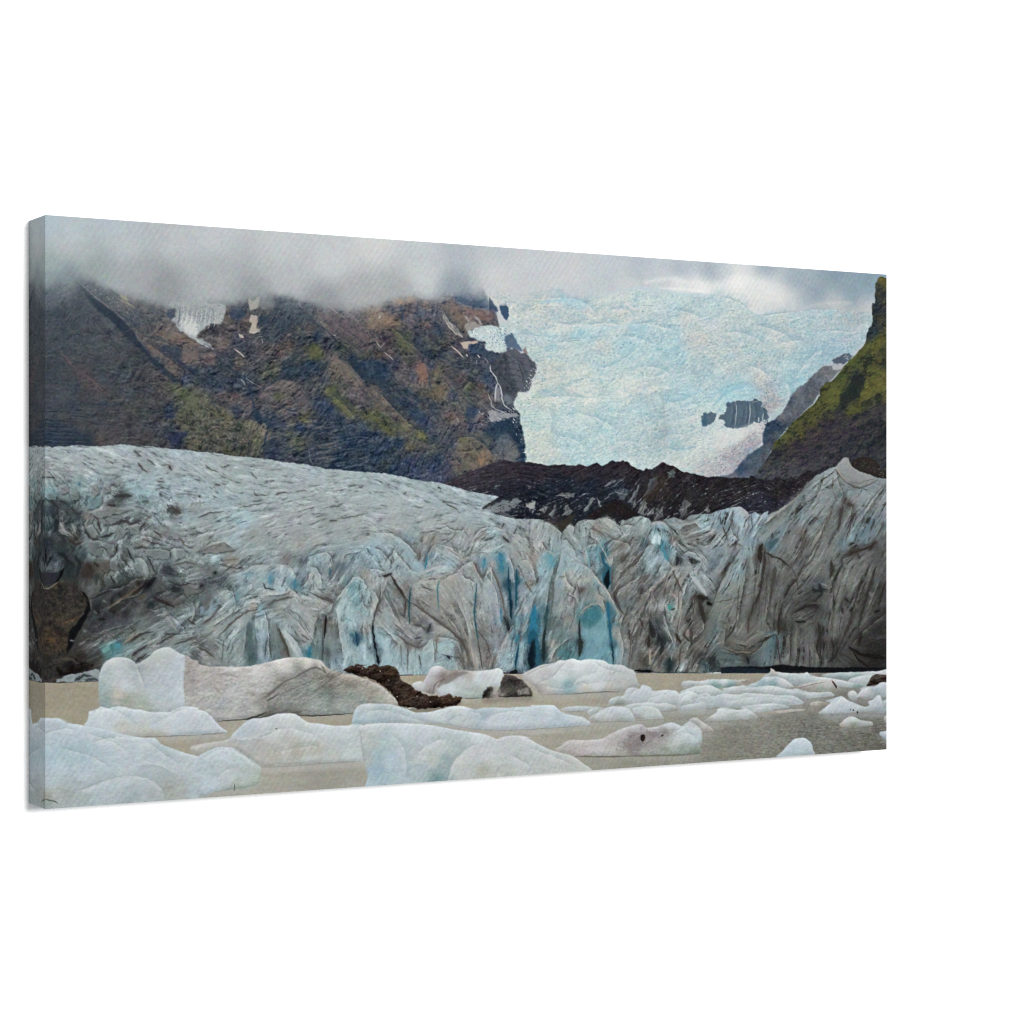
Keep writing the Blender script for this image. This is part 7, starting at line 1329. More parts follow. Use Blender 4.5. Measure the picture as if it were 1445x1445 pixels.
    wa = samples('''B1 250 450 ada187 400 600 b0a48b 450 400 aea28a 1250 880 b5ab98 300 380 a89c84 B2 230 700 b8af9d 1000 670 b5aa94 700 1100 b3aea1 1000 1150 a9a498 600 1200 b5b1a3 150 820 b3ada0 B3 480 330 b8aa90 1050 530 b9ad96 1300 520 b8ad97 530 590 b7b09f 50 1120 b0aca0 1250 790 b9b2a5
     B4 300 620 b8ae9a 1100 450 b5a993 600 900 b3ada0 800 880 b0aca0 1200 800 a5a398 1350 720 a3a29a 900 1120 9d9a8a 1100 1150 a09c8e 500 1120 a8a595 B5 100 250 b0a48e 450 250 ada28e 700 600 8b8a80 900 600 80807a 400 700 8f8c80 300 800 8f8d80 1000 700 84837a 1100 750 7d7c72 1300 650 77766c
     1350 740 77756a 1000 480 85837d 1250 420 85827c 600 560 95938a 900 440 9a958c 150 500 a9a89f 1370 600 7f7d76''')
    wt = field(wa, soft=7)
    rip = np.clip((gx - 880) / 260, 0, 1) * np.clip((gy - 985) / 40, 0, 1)
    wt = wt * np.array([.97, .98, .965], np.float32)
    w1 = fbm(gx / 3.6, gy / 1.3, 2, 121, .8)
    w2 = fbm(gx / 12, gy / 3, 3, 122)
    wt = wt + ((.004 + .036 * rip) * w1 + .007 * w2 + .006 * fbm(gx / 60, gy / 5, 2, 123))[..., None] * np.array([1, 1, .95], np.float32)
    wl = np.clip((gy - np.interp(gx[0], [52, 83, 100, 140, 280, 600, 760, 890, 1000, 1100, 1140, 1262], [962, 963.5, 962.5, 961, 960, 952, 950, 949.5, 949.5, 949.8, 949, 948])[None, :]) * 1.2, 0, 1)
    mix(wl, wt)

    def berg(outline, cols, rough=.5, soft=.5, scale=8, grain=.010, sm=True, line=None, refl=True):
        box, m = poly(outline, rough, scale, sm, soft=soft, seed=len(outline), pad=10)
        if not box:
            return
        t = field(samples(cols), box, soft=3.5, p=1.6)
        i0, j0, i1, j1 = box
        X, Y = gx[j0:j1, i0:i1], gy[j0:j1, i0:i1]
        mu = t.mean((0, 1))
        t = mu + (t - mu) * 1.3
        t = t + (grain * (.6 * fbm(X / 3, Y / 2.4, 3, 131, .8) + .7 * fbm(X / 12, Y / 6, 3, 132)))[..., None]
        rl = fbm(X / 9, Y / 6, 4, 133) + .4 * fbm(X / 3, Y / 2.5, 2, 134)
        rg_ = -(np.gradient(rl, axis=0) * .8 + np.gradient(rl, axis=1) * .4)
        t = t + (grain * .75 * np.clip(rg_ / (rg_.std() + 1e-6), -2.5, 2.5))[..., None]
        # rounded: lighter towards the crest, greyer towards the water
        z = int(5 * SC)
        dn, upm = np.zeros_like(m), np.zeros_like(m)
        dn[z:], upm[:-z] = m[:-z], m[z:]
        t = t + (np.clip(m - blur(dn, 1.6), 0, 1) * .045 - np.clip(m - blur(upm, 1.8), 0, 1) * .075)[..., None]
        # a light rim where the crest catches the sky
        rim = m - blur(m, 1.6)
        t = t + np.clip(np.gradient(blur(m, 1.2), axis=0), 0, 1)[..., None] * .16
        if refl:                     # its pale reflection on the silty water
            h = int(7 * SC)
            rm_ = np.zeros_like(m)
            rm_[h:] = m[:-h]
            rm_ = blur(rm_, 2.2)
            put(box, rm_ * (1 - m), t.mean((0, 1)) * .96, .3)
        put(box, m, t)
        if line:
            stroke(line, (1.6, 1.6), '8a8679', .6, 1.0, .5, 5)

    def soft_lines(sheet, rows):
        for n, r in enumerate(rows.strip().split(';')):
            q = r.split()
            if q:
                k = SHEET[sheet][2]
                stroke(sheet + ' ' + ' '.join(q[5:]), (float(q[1]) / k, float(q[2]) / k), q[0], float(q[3]), float(q[4]), .5, 6, n)

    INK[:] = (.62, 1.0, 0)
    # far, to the left of the middle
    berg('B3 470 380 550 352 560 420 540 450', 'B3 500 380 b9bfc0 540 430 aab0b0', .3)
    berg('B3 515 425 545 380 575 335 620 250 660 228 720 235 760 260 830 262 900 265 960 270 1100 262 1160 246 1200 258 1217 300 1210 350 1190 398 1120 402 1070 435 1040 492 900 494 700 472 668 440 640 462 550 432',
         '''B3 600 330 b3b4b8 660 250 bfc3c4 650 400 a39d9a 720 320 8f8782 830 290 8b8781 950 290 a9a7a2 860 340 b8bec0 1000 320 c0c8cb 1150 300 bec6c9 1100 370 b5c0c2 900 440 a9b8b3 780 400 bccacb 1000 440 a3b2ab 700 420 b9c5c6 620 430 97918d 560 400 b0b5bb 540 430 b0b0ae''', .4)
    fill('B3 672 400 700 360 740 325 800 288 900 268 945 283 850 312 780 365 725 378 690 400', '857c77', .8, 1, 3, soft=.7)
    soft_lines('B3', '6d6560 12 8 .7 .8 640 450 655 390 700 340;b8bec0 10 6 .7 .8 545 430 580 350 640 280;5f5854 10 8 .7 .7 700 360 740 330;8a807c 8 6 .6 .7 780 310 870 300;9fa8a4 10 8 .6 .8 880 420 1000 400;6d6a60 9 8 .8 .6 880 492 1040 490')
    berg('B3 1040 492 1055 440 1085 402 1125 398 1138 440 1150 465 1180 415 1200 340 1230 296 1270 302 1320 318 1380 350 1425 395 1445 440 B4 60 560 70 590 0 598 B3 1300 480 1180 488', 'B3 1080 430 3a3633 1150 470 8a857d 1220 350 4a4641 1300 350 3a3733 1350 430 57534c 1400 400 45423c B4 20 500 3d3934 40 570 55514a', 1.2, .5, 3, .035, False)
    fill('B3 1328 428 1380 412 1420 402 1425 460 1335 466', '8a867e', .85, 1, 3, soft=.6)
    flecks('B3 1180 480 1220 310 1300 320 1440 420 1440 470', 70, '2a2725', 1.1, .6, 1.2)
    flecks('B3 1180 480 1220 310 1300 320 1440 420 1440 470', 40, '7a746a', .8, .6, 1.2)
    soft_lines('B3', '2b2a24 10 8 .8 .6 1180 480 1300 478 1445 472;9a968f 16 10 .7 .8 1140 400 1150 450;25221f 14 10 .8 .7 1060 470 1100 420')
    berg('B4 -20 425 0 400 60 370 140 335 240 320 285 298 330 300 390 285 450 300 500 290 560 290 650 300 700 330 790 335 850 365 890 380 912 430 925 480 940 508 820 553 600 562 400 577 200 580 120 572 100 530 60 490 10 462',
         '''B4 150 380 b5b8b8 100 430 b9bcbd 300 330 c0c6c8 450 330 c5cfd1 600 330 c2ced1 550 420 bfcacd 300 420 c0cbcd 750 400 b3bcbe 850 430 b0b8b8 800 500 b0b4b1 600 480 bec9cb 350 500 8db0b5 250 500 b1bfc2 200 540 b4b5b0 500 540 b8bcb6 700 530 b3b5af 100 540 aba9a2 0 440 b0b0ae 900 500 a9b0ae''', .4, line='B4 110 580 400 574 600 560 820 555')
    soft_lines('B4', '939a9b 10 8 .55 1 0 425 130 362 250 325;8f989a 10 8 .55 1 110 480 180 455 240 420 290 360 340 308;7fa3a8 30 50 .6 1.3 330 490 390 500;8fa3a6 16 8 .6 .9 150 498 290 528 345 542;a3aaa8 8 6 .5 .8 420 500 560 480 700 470;93998f 14 8 .4 1 700 420 760 390 850 410;d0dadc 14 8 .5 1 400 510 430 460 540 400;5f594c 5 6 .8 .5 400 570 560 560 780 553')
    # brown dirt heap and the long dirty berg
    berg('B2 1160 266 1205 248 1250 230 1310 215 1380 222 B3 0 238 60 233 100 240 140 222 180 216 215 236 255 232 300 222 335 240 355 260 362 300 385 332 400 360 440 372 470 395 495 425 540 440 570 465 620 470 660 470 700 478 740 470 760 458 785 456 810 480 850 474 878 485 870 522 830 552 780 560 700 566 600 575 520 582 420 568 360 552 330 500 300 440 200 370 100 320 0 300 -60 280',
         'B3 -60 260 3a281e 0 270 33221a 100 270 3a271d 200 250 35231a 300 290 42301f 300 350 2f2019 400 400 3a281e 450 450 412d20 500 520 33241b 600 510 3d2a1f 650 540 301f18 750 500 4b3524 820 500 463022 830 540 2b1d16', 1.6, .4, 3, .045, False)
    flecks('B3 0 250 300 240 380 340 560 460 860 490 830 550 400 560 200 350', 130, '1d120d', 1.2, .7, .3)
    flecks('B3 0 250 300 240 380 340 560 460 860 490 830 550 400 560 200 350', 80, '6a4c35', .9, .6, .3)
    for s in ('210 270', '280 345', '510 475', '350 480', '65 250', '620 520'):
        stroke('B3 ' + s, 1.5, 'b5a494', .8, .5)
    stroke('B3 428 576 470 572 512 578', (1.5, 1), 'd0cfc5', .9, .5)
    berg('''B1 1325 150 1400 175 1445 190 B2 0 208 60 228 130 235 250 235 400 232 520 208 640 178 700 165 780 158 850 158 930 168 1000 185 1050 243 1090 262 1130 275 1180 285 1250 295 1300 312 1350 332 1400 338 1445 375 B3 60 305 120 335 190 375 240 405 290 455 330 490 355 540
      300 560 100 560 0 560 B2 1400 600 1250 622 850 636 600 642 400 664 160 682 60 690 0 620 -110 580 -120 400''',
         '''B2 -90 200 9d9a95 -80 350 a09c97 -60 500 a8a7a2 0 300 a9a5a0 150 350 a6a29d 300 280 b0aeaa 100 450 a9aaa5 300 450 b2b3b0 500 300 b8b8b3 700 220 bcbcb6 900 200 bdbbb3 1000 220 b5b1a8 250 600 a9aba5 400 580 a3a59f 200 560 9fa4a3 550 480 96968f 700 380 908f88 850 300 8a8c87
         950 250 85857e 900 400 8f9892 750 500 8f948f 1050 350 7e7c72 1200 380 8d897f 1050 480 828e88 1250 480 8f9a91 1400 450 9a9688 1350 360 a39d94 1200 320 a09a90 1000 570 97a09a 750 590 7f827e 600 620 7f807a 1200 580 98a099 500 400 adada8 B3 150 400 a39f96 250 450 a9a69d 200 500 9aa094 300 530 a6a69b 50 350 a09a90 50 500 97a097 ''', .6, .5, 6, .026, True)
    soft_lines('B2', '''5f5f5a 24 14 .7 1.2 520 500 600 440 700 360 800 320;60605a 20 12 .75 1.2 780 330 880 270 960 240 1040 285;4f4f4a 14 8 .75 .8 560 515 620 478 660 450;54564f 14 10 .6 1 1010 230 1045 290;6a6c66 12 8 .5 1 650 470 800 400 950 340;7a7d77 14 8 .5 1 600 560 760 500 950 450;
       8a847c 26 14 .5 1.5 150 300 230 300 330 320;857f78 20 14 .45 1.5 130 400 180 450;3a362f 8 10 .85 .7 160 682 300 670 430 660 560 640;2f2c26 16 8 .8 .9 400 660 480 640 560 600;37352e 12 8 .85 .7 830 636 1000 632 1255 616;54534c 16 10 .6 1 760 610 840 600;6f7a74 40 30 .35 2 1020 480 1200 470;c6c6c0 10 8 .5 1 650 190 850 172 1000 200''')
    for k in range(46):
        x0, y0 = 540 + (k * 83) % 560, 300 + (k * 47) % 280
        if y0 > 620 - (x0 - 500) * .62:
            stroke('B2 %d %d %d %d %d %d' % (x0, y0, x0 + 50, y0 - 30, x0 + 110 + (k % 4) * 20, y0 - 62 - (k % 5) * 6), (.7, 1.5), ('64675f', '5b5e58', 'b0b3ab')[k % 3], .45, .7, 1.2, 5, k)
    flecks('B2 560 520 720 370 960 260 1100 330 1000 450 800 500 620 570', 80, '5a5a54', 1.1, .5, -.4)
    flecks('B2 -100 180 200 270 400 300 240 500 100 650 0 560 -100 480', 70, '7c7771', 1.0, .45, .9)
    flecks('B2 1050 290 1400 360 1440 420 1100 400', 40, '5f5a50', 1.0, .5, -.3)
    # two-lobed white berg
    berg('B1 630 420 632 340 640 285 660 235 690 195 730 170 770 158 830 158 880 168 915 188 945 214 1000 182 1050 145 1085 108 1150 80 1210 78 1260 105 1300 128 1336 150 1333 220 1328 300 1325 380 1328 450 1332 560 1270 610 1050 615 900 600 700 590 640 540',
         '''B1 760 180 b5c0c0 800 300 b3bfc2 700 300 a9babb 900 300 adb9bd 1000 250 a8b3b2 1150 150 b0bab9 1200 350 abbac2 1280 250 aebcc4 1300 450 b2c0c8 1100 480 abbbc0 850 400 b4c0c5 800 470 b8b5aa 680 500 93a8a4 850 510 9aa699 1000 540 a3b1a6 950 250 98a5a8 650 420 9db0b3 1050 350 adbac0 1200 530 adbbbe''', .3, .5, 8, .014)
    soft_lines('B1', '98a6aa 12 20 .45 1.6 940 215 955 270 985 340;8fa08f 24 14 .5 2 760 500 860 520 960 545;c0cbcf 10 10 .5 1.2 1318 180 1305 300 1310 500;b9c5c8 12 8 .5 1.2 650 290 690 210 780 170')
    # right-hand field of small floes
    W = lambda o, c, l=None, g=.012: berg('B5 ' + o, 'B5 ' + c, .5, .45, 5, g, True, 'B5 ' + l if l else None)
    W('960 256 1050 236 1200 231 1330 226 1410 214 1430 260 1250 262 1150 287 1050 272', '1000 255 a3b5b5 1150 250 a0b3b3 1300 238 aebabc 1150 280 86a39f 1400 235 b0babb')
    W('1140 290 1200 265 1300 252 1340 288 1280 322 1200 312', '1200 280 b3c0c5 1280 300 a9b8bb')
    W('555 272 590 245 610 232 613 206 622 206 638 216 650 228 700 236 760 241 830 243 862 233 885 252 920 262 1000 270 1100 287 1180 305 1272 325 1200 335 1120 336 900 306 800 322 720 292 650 266',
      '600 255 a9b5b8 625 215 a8a6a3 700 250 aebcc0 850 260 b0bfc3 1000 285 b5c1c4 1150 315 adbcbf 800 300 a3b5b8 1200 325 8faaa6 750 270 a6b6ba')
    W('770 334 850 312 900 300 980 288 1045 286 1068 330 1095 346 1050 362 900 358 800 348', '800 335 a39f9a 900 320 a9a7a3 1000 310 afb0ae 950 345 a5b1a3 1050 345 a0a396 1020 295 b0aaa6')
    soft_lines('B5', '3a2f30 14 12 .85 .7 1032 292 1050 318 1062 342;6a5f5e 6 5 .6 .6 830 335 920 310 1000 300;857f7a 6 5 .5 .6 770 338 840 335')
    W('5 315 20 298 60 290 120 295 200 282 290 280 380 284 430 283 470 285 478 302 440 318 380 326 250 342 100 332 30 336', '50 310 adb6b5 150 305 b3bfc1 300 300 b5c1c4 420 295 a9a9a3 330 332 7fa09e 250 335 8fa9a8 460 295 9a948b 130 328 a9b3b1')
    soft_lines('B5', '8a938f 7 6 .6 .6 20 325 60 328 88 315;6d655c 8 6 .6 .6 420 295 440 300 455 285')
    W('455 338 480 315 520 300 570 268 640 263 690 275 730 295 768 330 700 340 560 345', '480 330 a9bfc2 560 300 8dadb2 620 310 86aab0 600 275 b0bfc2 700 290 b5c1c4 740 325 b0bcbe')
    W('285 352 330 335 380 330 430 322 480 332 540 330 600 324 660 330 700 342 760 348 800 346 850 362 900 370 960 370 1020 368 1048 392 980 402 900 411 820 416 750 400 600 380 450 372 330 378', '350 345 b5c0c3 450 340 b0bdc1 600 340 b8c4c8 750 365 aebcc0 900 385 b3c0c4 1000 385 adb9bb 820 405 a3b0af 500 365 aab8bc', '840 416 930 411 1040 400')
    W('0 365 60 340 120 325 200 322 250 340 290 362 325 375 250 398 120 395 0 385', '100 345 b5c1c4 200 340 b8c3c6 250 380 aab8ba 60 370 b0bcbf')
    W('-10 395 40 366 80 362 115 388 150 378 185 376 215 398 260 385 300 378 380 385 450 372 520 378 600 382 680 390 760 390 800 410 838 442 780 456 700 458 600 462 500 470 400 474 200 478 -10 482',
      '60 390 b5c1c5 170 400 b0bec3 250 430 a9b9be 350 400 b8c4c8 500 400 b6c3c7 650 410 b3c0c5 760 425 aebdc2 400 455 b0bdbf 600 450 abb9bb 100 450 b3bfc2 200 460 adb9ba 50 470 aab5b6', '0 482 200 478 400 475')
    W('410 475 480 455 600 445 680 450 740 468 720 478 640 485 480 490', '480 470 b5c0c3 600 460 b8c4c7 700 470 aab6b6')
    W('488 492 520 475 560 470 610 478 622 497 560 503 500 506', '530 488 b5bfc0 600 490 a9b3b0')
    W('618 502 700 490 830 482 836 494 700 508 520 522', '700 498 b8b0a4 800 488 b0aba0 600 510 a8a090')
    W('165 562 210 528 245 505 255 482 300 474 350 480 385 492 440 478 490 500 522 548 400 560 280 566 200 573', '230 530 b5bfc0 300 490 b8c3c4 450 510 b3bebf 350 545 aab4b1 500 540 a6b0aa 200 560 a6aca2', '170 570 300 566 520 552')
    W('878 445 930 432 1000 440 1010 452 950 462 895 462', '920 445 b0aca0 980 450 a39d90')
    W('990 430 1040 412 1085 402 1090 425 1040 442', '1030 425 b0bcc0 1060 415 b5c0c4')
    W('1138 390 1148 366 1172 356 1195 366 1204 388 1196 420 1160 418', '1165 375 b5c0c1 1180 405 aab5b5')
    W('1268 326 1285 295 1300 262 1330 246 1370 248 1420 258 1420 318 1330 318', '1300 300 33241f 1340 260 3a2a25 1390 290 2b1d1a', None, .05)
    W('1220 352 1255 332 1310 330 1320 350', '1260 345 adb9bc')
    W('1200 395 1225 362 1262 338 1310 330 1335 318 1365 304 1420 310 1420 400 1360 398 1300 415 1215 408', '1250 360 b5c1c6 1350 330 b0bec4 1290 400 a6b3b5 1380 370 a9b8be 1330 350 98a8ad', '1208 404 1300 414')
    W('938 516 965 490 1000 462 1040 420 1072 402 1095 394 1120 410 1150 430 1200 448 1255 468 1282 458 1278 432 1310 418 1345 388 1365 398 1375 430 1420 410 1420 502 1250 506 1100 514 1000 518', '1000 490 b5c3ca 1090 420 b8c5cb 1100 470 b0bfc7 1200 480 adbcc4 1240 500 a6b3b6 1320 440 aebcc5 1350 410 b5c2c8 1330 490 a3b1b6 1390 460 9fadb3 960 510 a9b5b7', '940 516 1100 513 1250 506 1400 500')
    for s, w in (('1157 487', 1.2), ('1176 490', 2), ('1204 504', 2.5)):
        stroke('B5 ' + s, w, '10151a', .95, .5)
    stroke('B5 1204 512 1204 518', 1.6, '3a3f42', .6, .6)
    fill('B5 960 520 1390 508 1390 545 1150 540 1060 580', 'a6b0b2', .35, 2, 6, soft=2.5)
    W('1082 592 1100 568 1125 548 1160 533 1185 538 1215 554 1260 562 1302 572 1310 588 1290 598 1200 604 1120 606', '1130 570 b0b9b9 1180 550 b3bcbc 1250 580 aab3af 1180 595 9aa091 1290 585 a9b0a9 1100 595 b0aba0', '1100 604 1200 603 1300 596')
    W('1352 648 1372 636 1420 634 1420 694 1370 676', '1380 660 a3b3bb')
    W('1384 545 1395 530 1420 524 1420 578 1392 570', '1400 555 a9aca6')
    W('664 812 690 775 720 738 750 708 785 684 830 678 865 692 892 715 900 755 896 800', '700 780 a9bec9 800 700 b3c6d0 850 740 adc2cc 880 780 a6bac3 760 780 a9bfca')
    stroke('B5 672 804 780 803 896 796', (1.3, 1.3), 'c9d3d6', .7, .6)
    V = lambda o, c, l=None: berg('B4 ' + o, 'B4 ' + c, .5, .5, 5, .012, True, 'B4 ' + l if l else None)
    V('690 642 705 612 760 592 810 585 825 550 850 525 900 520 938 530 955 502 985 500 1030 520 1060 548 1130 540 1230 545 1265 575 1300 560 1350 550 1410 575 1425 600 1400 625 1330 660 1270 680 1240 668 1000 672 820 665 720 662', '720 630 aebcc0 850 550 b5c1c6 970 530 b3c0c6 900 590 b0bec4 1050 600 b8c4c8 1180 570 b9c6ca 1200 630 adbabb 1330 590 bcc7cb 1300 640 b3bfc0 760 655 97a5a0 1000 660 a6b3b5', '700 663 820 664')
    V('1255 650 1290 600 1340 570 1400 580 1418 600 1390 640 1320 672 1270 672', '1330 600 bcc8cb 1300 650 b0bcbc 1390 620 b3bfc1')
    V('1280 690 1330 660 1400 650 1470 640 1470 690', '1350 675 b5c0c3 1440 670 adbabd')
    V('810 690 830 668 870 655 950 645 1020 640 1100 650 1160 648 1220 665 1275 695 1200 708 1110 708 1050 700 900 700', '870 670 b5c1c4 1000 660 b8c4c7 1150 675 b3bfbe 1230 695 a6b1ac 900 690 aab6ba', '1110 709 1200 709 1275 696')
    V('880 690 960 670 1040 675 1090 695 1115 735 1130 772 1060 782 985 786 930 778 890 750', '930 700 b0bbc0 1000 710 b3bebd 930 770 a5a9a5 1080 750 b3bebe 1000 760 b5bfbd', '900 784 985 787 1130 774')
    V('300 700 340 680 400 672 480 672 540 675 600 678 560 700 480 712 360 716', '400 690 b5c0c2 520 690 aebaba', '355 717 480 713')
    V('510 722 535 700 560 688 620 680 640 700 580 715 540 745', '560 700 b5bebe 620 690 b0b9b8')
    V('520 782 560 745 600 720 640 695 700 676 780 675 850 692 880 730 897 785 860 800 700 798 560 806', '600 740 b3bdc0 700 710 b5c1c7 800 700 b8c3c8 850 760 b0bcbe 650 780 b5bcb8 560 795 aeb0a9 780 785 aab3af', '560 806 700 799 880 798')
    berg('''B4 240 1028 300 998 330 965 390 948 450 950 560 945 640 935 690 905 740 880 800 850 860 835 940 820 975 832 1010 850 1100 830 1150 812 1200 805 1250 820 1285 836 1310 820 1340 795 1370 770 1400 768 1416 785 1420 820 1436 850 1448 890 1445 960 1425 985 1440 1052 1300 1070 1000 1080 850 1082 600 1082 420 1082 330 1052''',
         '''B4 450 970 b3b0ac 400 1030 b0ada9 600 1000 b5b3b3 700 940 aba7a8 800 890 b0adad 900 850 aeb0b2 900 920 928a8a 950 960 8b8283 850 1000 908989 1050 900 928b8b 1150 880 96908f 1100 950 a09c9c 1180 830 b5bfc4 1050 845 b3b8ba 1300 880 b5c1c6 1390 850 b9c4c8 1380 930 b0bfc4 1250 950 b3bcbc 1300 1020 98a59a 1150 1020 9aa396
         1000 1050 a3a89e 700 1050 b0b1ad 1400 1040 8f9a8c 1400 790 b0b0ae 1200 980 aab0ac 800 1060 aaaaa2 1000 1000 9a9795''', .5, .5, 6, .016)
    flecks('B4 740 1020 850 900 950 850 1150 870 1180 890 1050 960 930 1050 760 1050', 130, '6b6163', 1.0, .5, -.5)
    flecks('B4 800 940 950 860 1100 880 1000 960 850 1020', 60, 'a49b9c', .9, .5, -.5)
    fill('B4 945 912 960 902 978 902 986 930 978 955 962 964 948 950', '261b1d', .95, .3, 2, soft=.4)
    soft_lines('B4', '8a5f5a 8 6 .7 .6 985 905 990 950;3a2d2e 14 12 .9 .5 1112 918 1136 908;6d6a55 10 14 .85 .8 410 1082 600 1083 850 1082;6f7058 14 12 .8 .9 850 1081 1050 1076 1250 1072 1435 1056;cfd6d8 10 8 .5 1 800 860 880 832 950 826;8d8f8e 8 6 .4 .8 1020 860 1150 865 1260 860')
    W('60 560 80 546 112 543 140 560 170 585 205 605 228 630 215 640 160 644 120 600', '90 560 b0b1ae 150 600 b3b1ae 190 625 aaa59e 120 600 a6a6a2', '155 644 228 636')
    # middle floes
    berg('''B2 -70 900 0 868 80 855 150 845 210 835 255 818 275 785 310 752 350 715 400 675 450 655 500 655 550 650 600 632 640 620 700 614 760 616 800 625 850 660 900 690 1000 700 1100 714 1200 715 1335 708 1352 860 1360 1006 1200 1012 1000 1024 750 1048 520 1056 460 1010 400 970 300 920 150 930 0 960''',
         '''B2 400 740 adbac2 330 780 a9b8c1 550 700 b9c3c7 720 650 bec8c9 800 700 b9c4c4 600 760 b9c1c1 1000 750 bac5c9 1200 750 b8c4c7 900 780 bcc5c6 300 860 b3b2ac 150 880 b0b0aa 500 880 b0b1ac 700 870 b5b7b3 600 960 adaea3 800 920 a9aa9a 950 900 adb1a6 1200 880 aebcbb 1250 950 b5c2c0 900 990 b2bab4 1100 980 b3bdb8 700 1020 aeb3ad 450 970 b0b3ae 50 900 b0b1aa''', .3, .5, 8, .012, True)
    soft_lines('B2', '8b8f86 8 8 .8 .7 515 1056 750 1047 1000 1023 1360 1005;5a5a5a 12 10 .9 .5 634 740 640 744;9fa9a8 12 8 .5 1.2 480 815 560 790 650 745 740 735;a3acb0 10 8 .4 1.2 260 820 400 822 520 808;cad2d3 12 8 .45 1.2 560 800 700 750 860 740;a0a091 20 14 .4 2 600 960 750 930 900 890')
    fill('B2 520 1062 1360 1010 1370 1050 1000 1080 540 1110', 'b3b1a6', .45, 1, 6, soft=1.5)
    berg('''B3 -20 700 -5 620 20 565 60 542 110 534 180 536 250 536 300 540 340 552 390 568 430 580 470 598 510 610 560 606 620 604 680 588 740 572 800 558 850 552 900 560 950 574 990 584 1040 571 1120 566 1250 570 1330 564 1445 560
      B4 40 668 100 664 200 662 245 668 270 690 310 722 350 740 420 748 470 756 505 780 545 824 430 835 300 846 0 864 B3 1445 746 1200 752 1000 747 900 741 780 717 600 696 400 692 0 704''',
         '''B3 100 560 bac5c8 200 610 a3bac2 50 650 a5bfc9 350 640 aabcc3 500 650 afbfc6 700 620 b9c7ca 850 580 bfccd1 800 640 aebfc2 1000 620 aabcc4 1050 640 a3b6c3 1250 600 b5c6cf 1100 700 b9c6cd 900 710 b3bec1 1400 620 b5c6cf 1300 700 b5c3cb B4 100 750 b0c3cd 300 780 aec1cb 200 700 b9cad3 450 790 b3c2c9 100 830 b3c0c6 300 740 a9bcc6''', .3, .5, 8, .012)
    soft_lines('B3', '9b9c95 6 8 .75 .8 600 692 800 712 900 736 1000 750;93938c 8 7 .75 .7 980 748 1200 753 1445 748;93a9b0 18 8 .5 1.5 770 695 820 665 880 635;96afb8 40 20 .4 3 60 630 200 640 350 650;c6d0d3 14 10 .5 1.5 60 550 240 545 400 580')
    soft_lines('B4', '8f8d84 7 7 .75 .6 0 863 300 847 540 826;b9b8b0 30 20 .4 2.5 0 890 300 880')
    # front: the big pillar-shaped berg
    berg('''B3 38 740 80 712 120 702 200 697 300 695 400 696 500 700 580 706 650 715 720 728 800 745 880 756 950 768 1020 776 1080 790 1130 812 1165 826 1210 808 1260 798 1320 795 1380 800 1445 818 B4 20 930 60 950 100 975 150 1000 200 1022 250 1040 320 1058 370 1070 420 1095 480 1140 560 1200 540 1260 0 1300
      B3 600 1300 70 1290 85 1215 108 1150 100 1080 78 1000 55 900''',
         '''B3 150 730 b9c6c8 400 720 bcc9d0 600 740 bac8ce 100 800 b3bdba 150 860 a9b5b3 250 850 a5bdc0 200 950 9cb6be 180 1080 94b5c2 300 1000 a9bfc9 450 900 adbdc2 400 1080 a5b9c2 550 950 b3bfbe 600 850 b9c6ca 700 900 b3bfbf 650 1000 b0bcb6 550 1080 a3b8bc 700 1080 95adae 750 1000 98b0b1 850 900 a5b8b8 900 830 b0c0c2 1000 800 bac7cc
         950 920 b9c2c3 850 1000 b9c0bc 1000 1000 b5bfc0 1050 1080 a9b1a5 900 1100 b0bab8 1200 850 b5bdc0 1100 950 b9c3c5 1300 1000 b3bfc1 1400 900 b9c0c2 1250 1080 b0bbb5 1400 1080 b0bcba 680 1140 7fa0a0 90 1000 a6b3b0 130 1150 9fbac3
         B4 50 970 b9c4c3 200 1050 b5bebc 350 1100 b3b9b5 100 1150 b0bcb9 300 1160 b0bab5 50 1050 b3bfbd''', .25, .5, 10, .012)
    soft_lines('B3', '8ca6a8 40 34 .5 3 740 1150 760 1070 800 1000 870 930;c0c9c8 14 12 .6 1.3 770 1160 800 1070 850 1000 930 940;94abae 24 10 .4 2.5 860 910 930 880 1000 860;a0adad 12 8 .5 1.5 1270 945 1350 990 1445 1045;8fb0bd 60 90 .35 5 190 960 180 1160;c3cfd5 30 20 .4 3 340 760 460 850;9aaca6 60 40 .25 4 1040 1060 1100 1080;5f8f90 14 20 .5 1.5 680 1130 676 1170;9fa8a6 8 8 .5 1 40 740 60 850 80 960')
    # front left
    berg('''B1 515 720 535 680 548 640 552 602 590 592 625 575 655 560 710 575 750 562 790 558 840 562 880 574 920 582 980 586 1020 598 1080 606 1140 604 1200 606 1240 590 1280 570 1330 558 1390 562 1445 572 B2 0 584 60 602 110 645 140 680 180 725 238 772 150 778 0 788
      B1 1300 800 1100 808 950 808 800 830 600 800''',
         '''B1 650 600 c0cdd3 800 580 bfccd2 700 700 b9c7cb 850 720 b9c0b8 1000 770 b7bcb5 900 640 b8c8d0 1100 700 b5c5cd 1200 620 bdc9cf 1400 620 bfcad0 1300 720 b5c4cb 1100 790 b5b8b0 580 650 b8c6cc 1400 740 b0bfc6''', .3, .5, 8, .012)
    soft_lines('B1', '9fb0b5 10 8 .5 1.2 800 640 880 665 950 710 1010 735;7d786b 6 8 .8 .6 930 806 1100 804 1300 798 1445 790;b0ab9c 30 24 .5 2 1100 830 1445 810')
    soft_lines('B2', '7d786b 8 6 .75 .6 0 790 120 782 238 774')
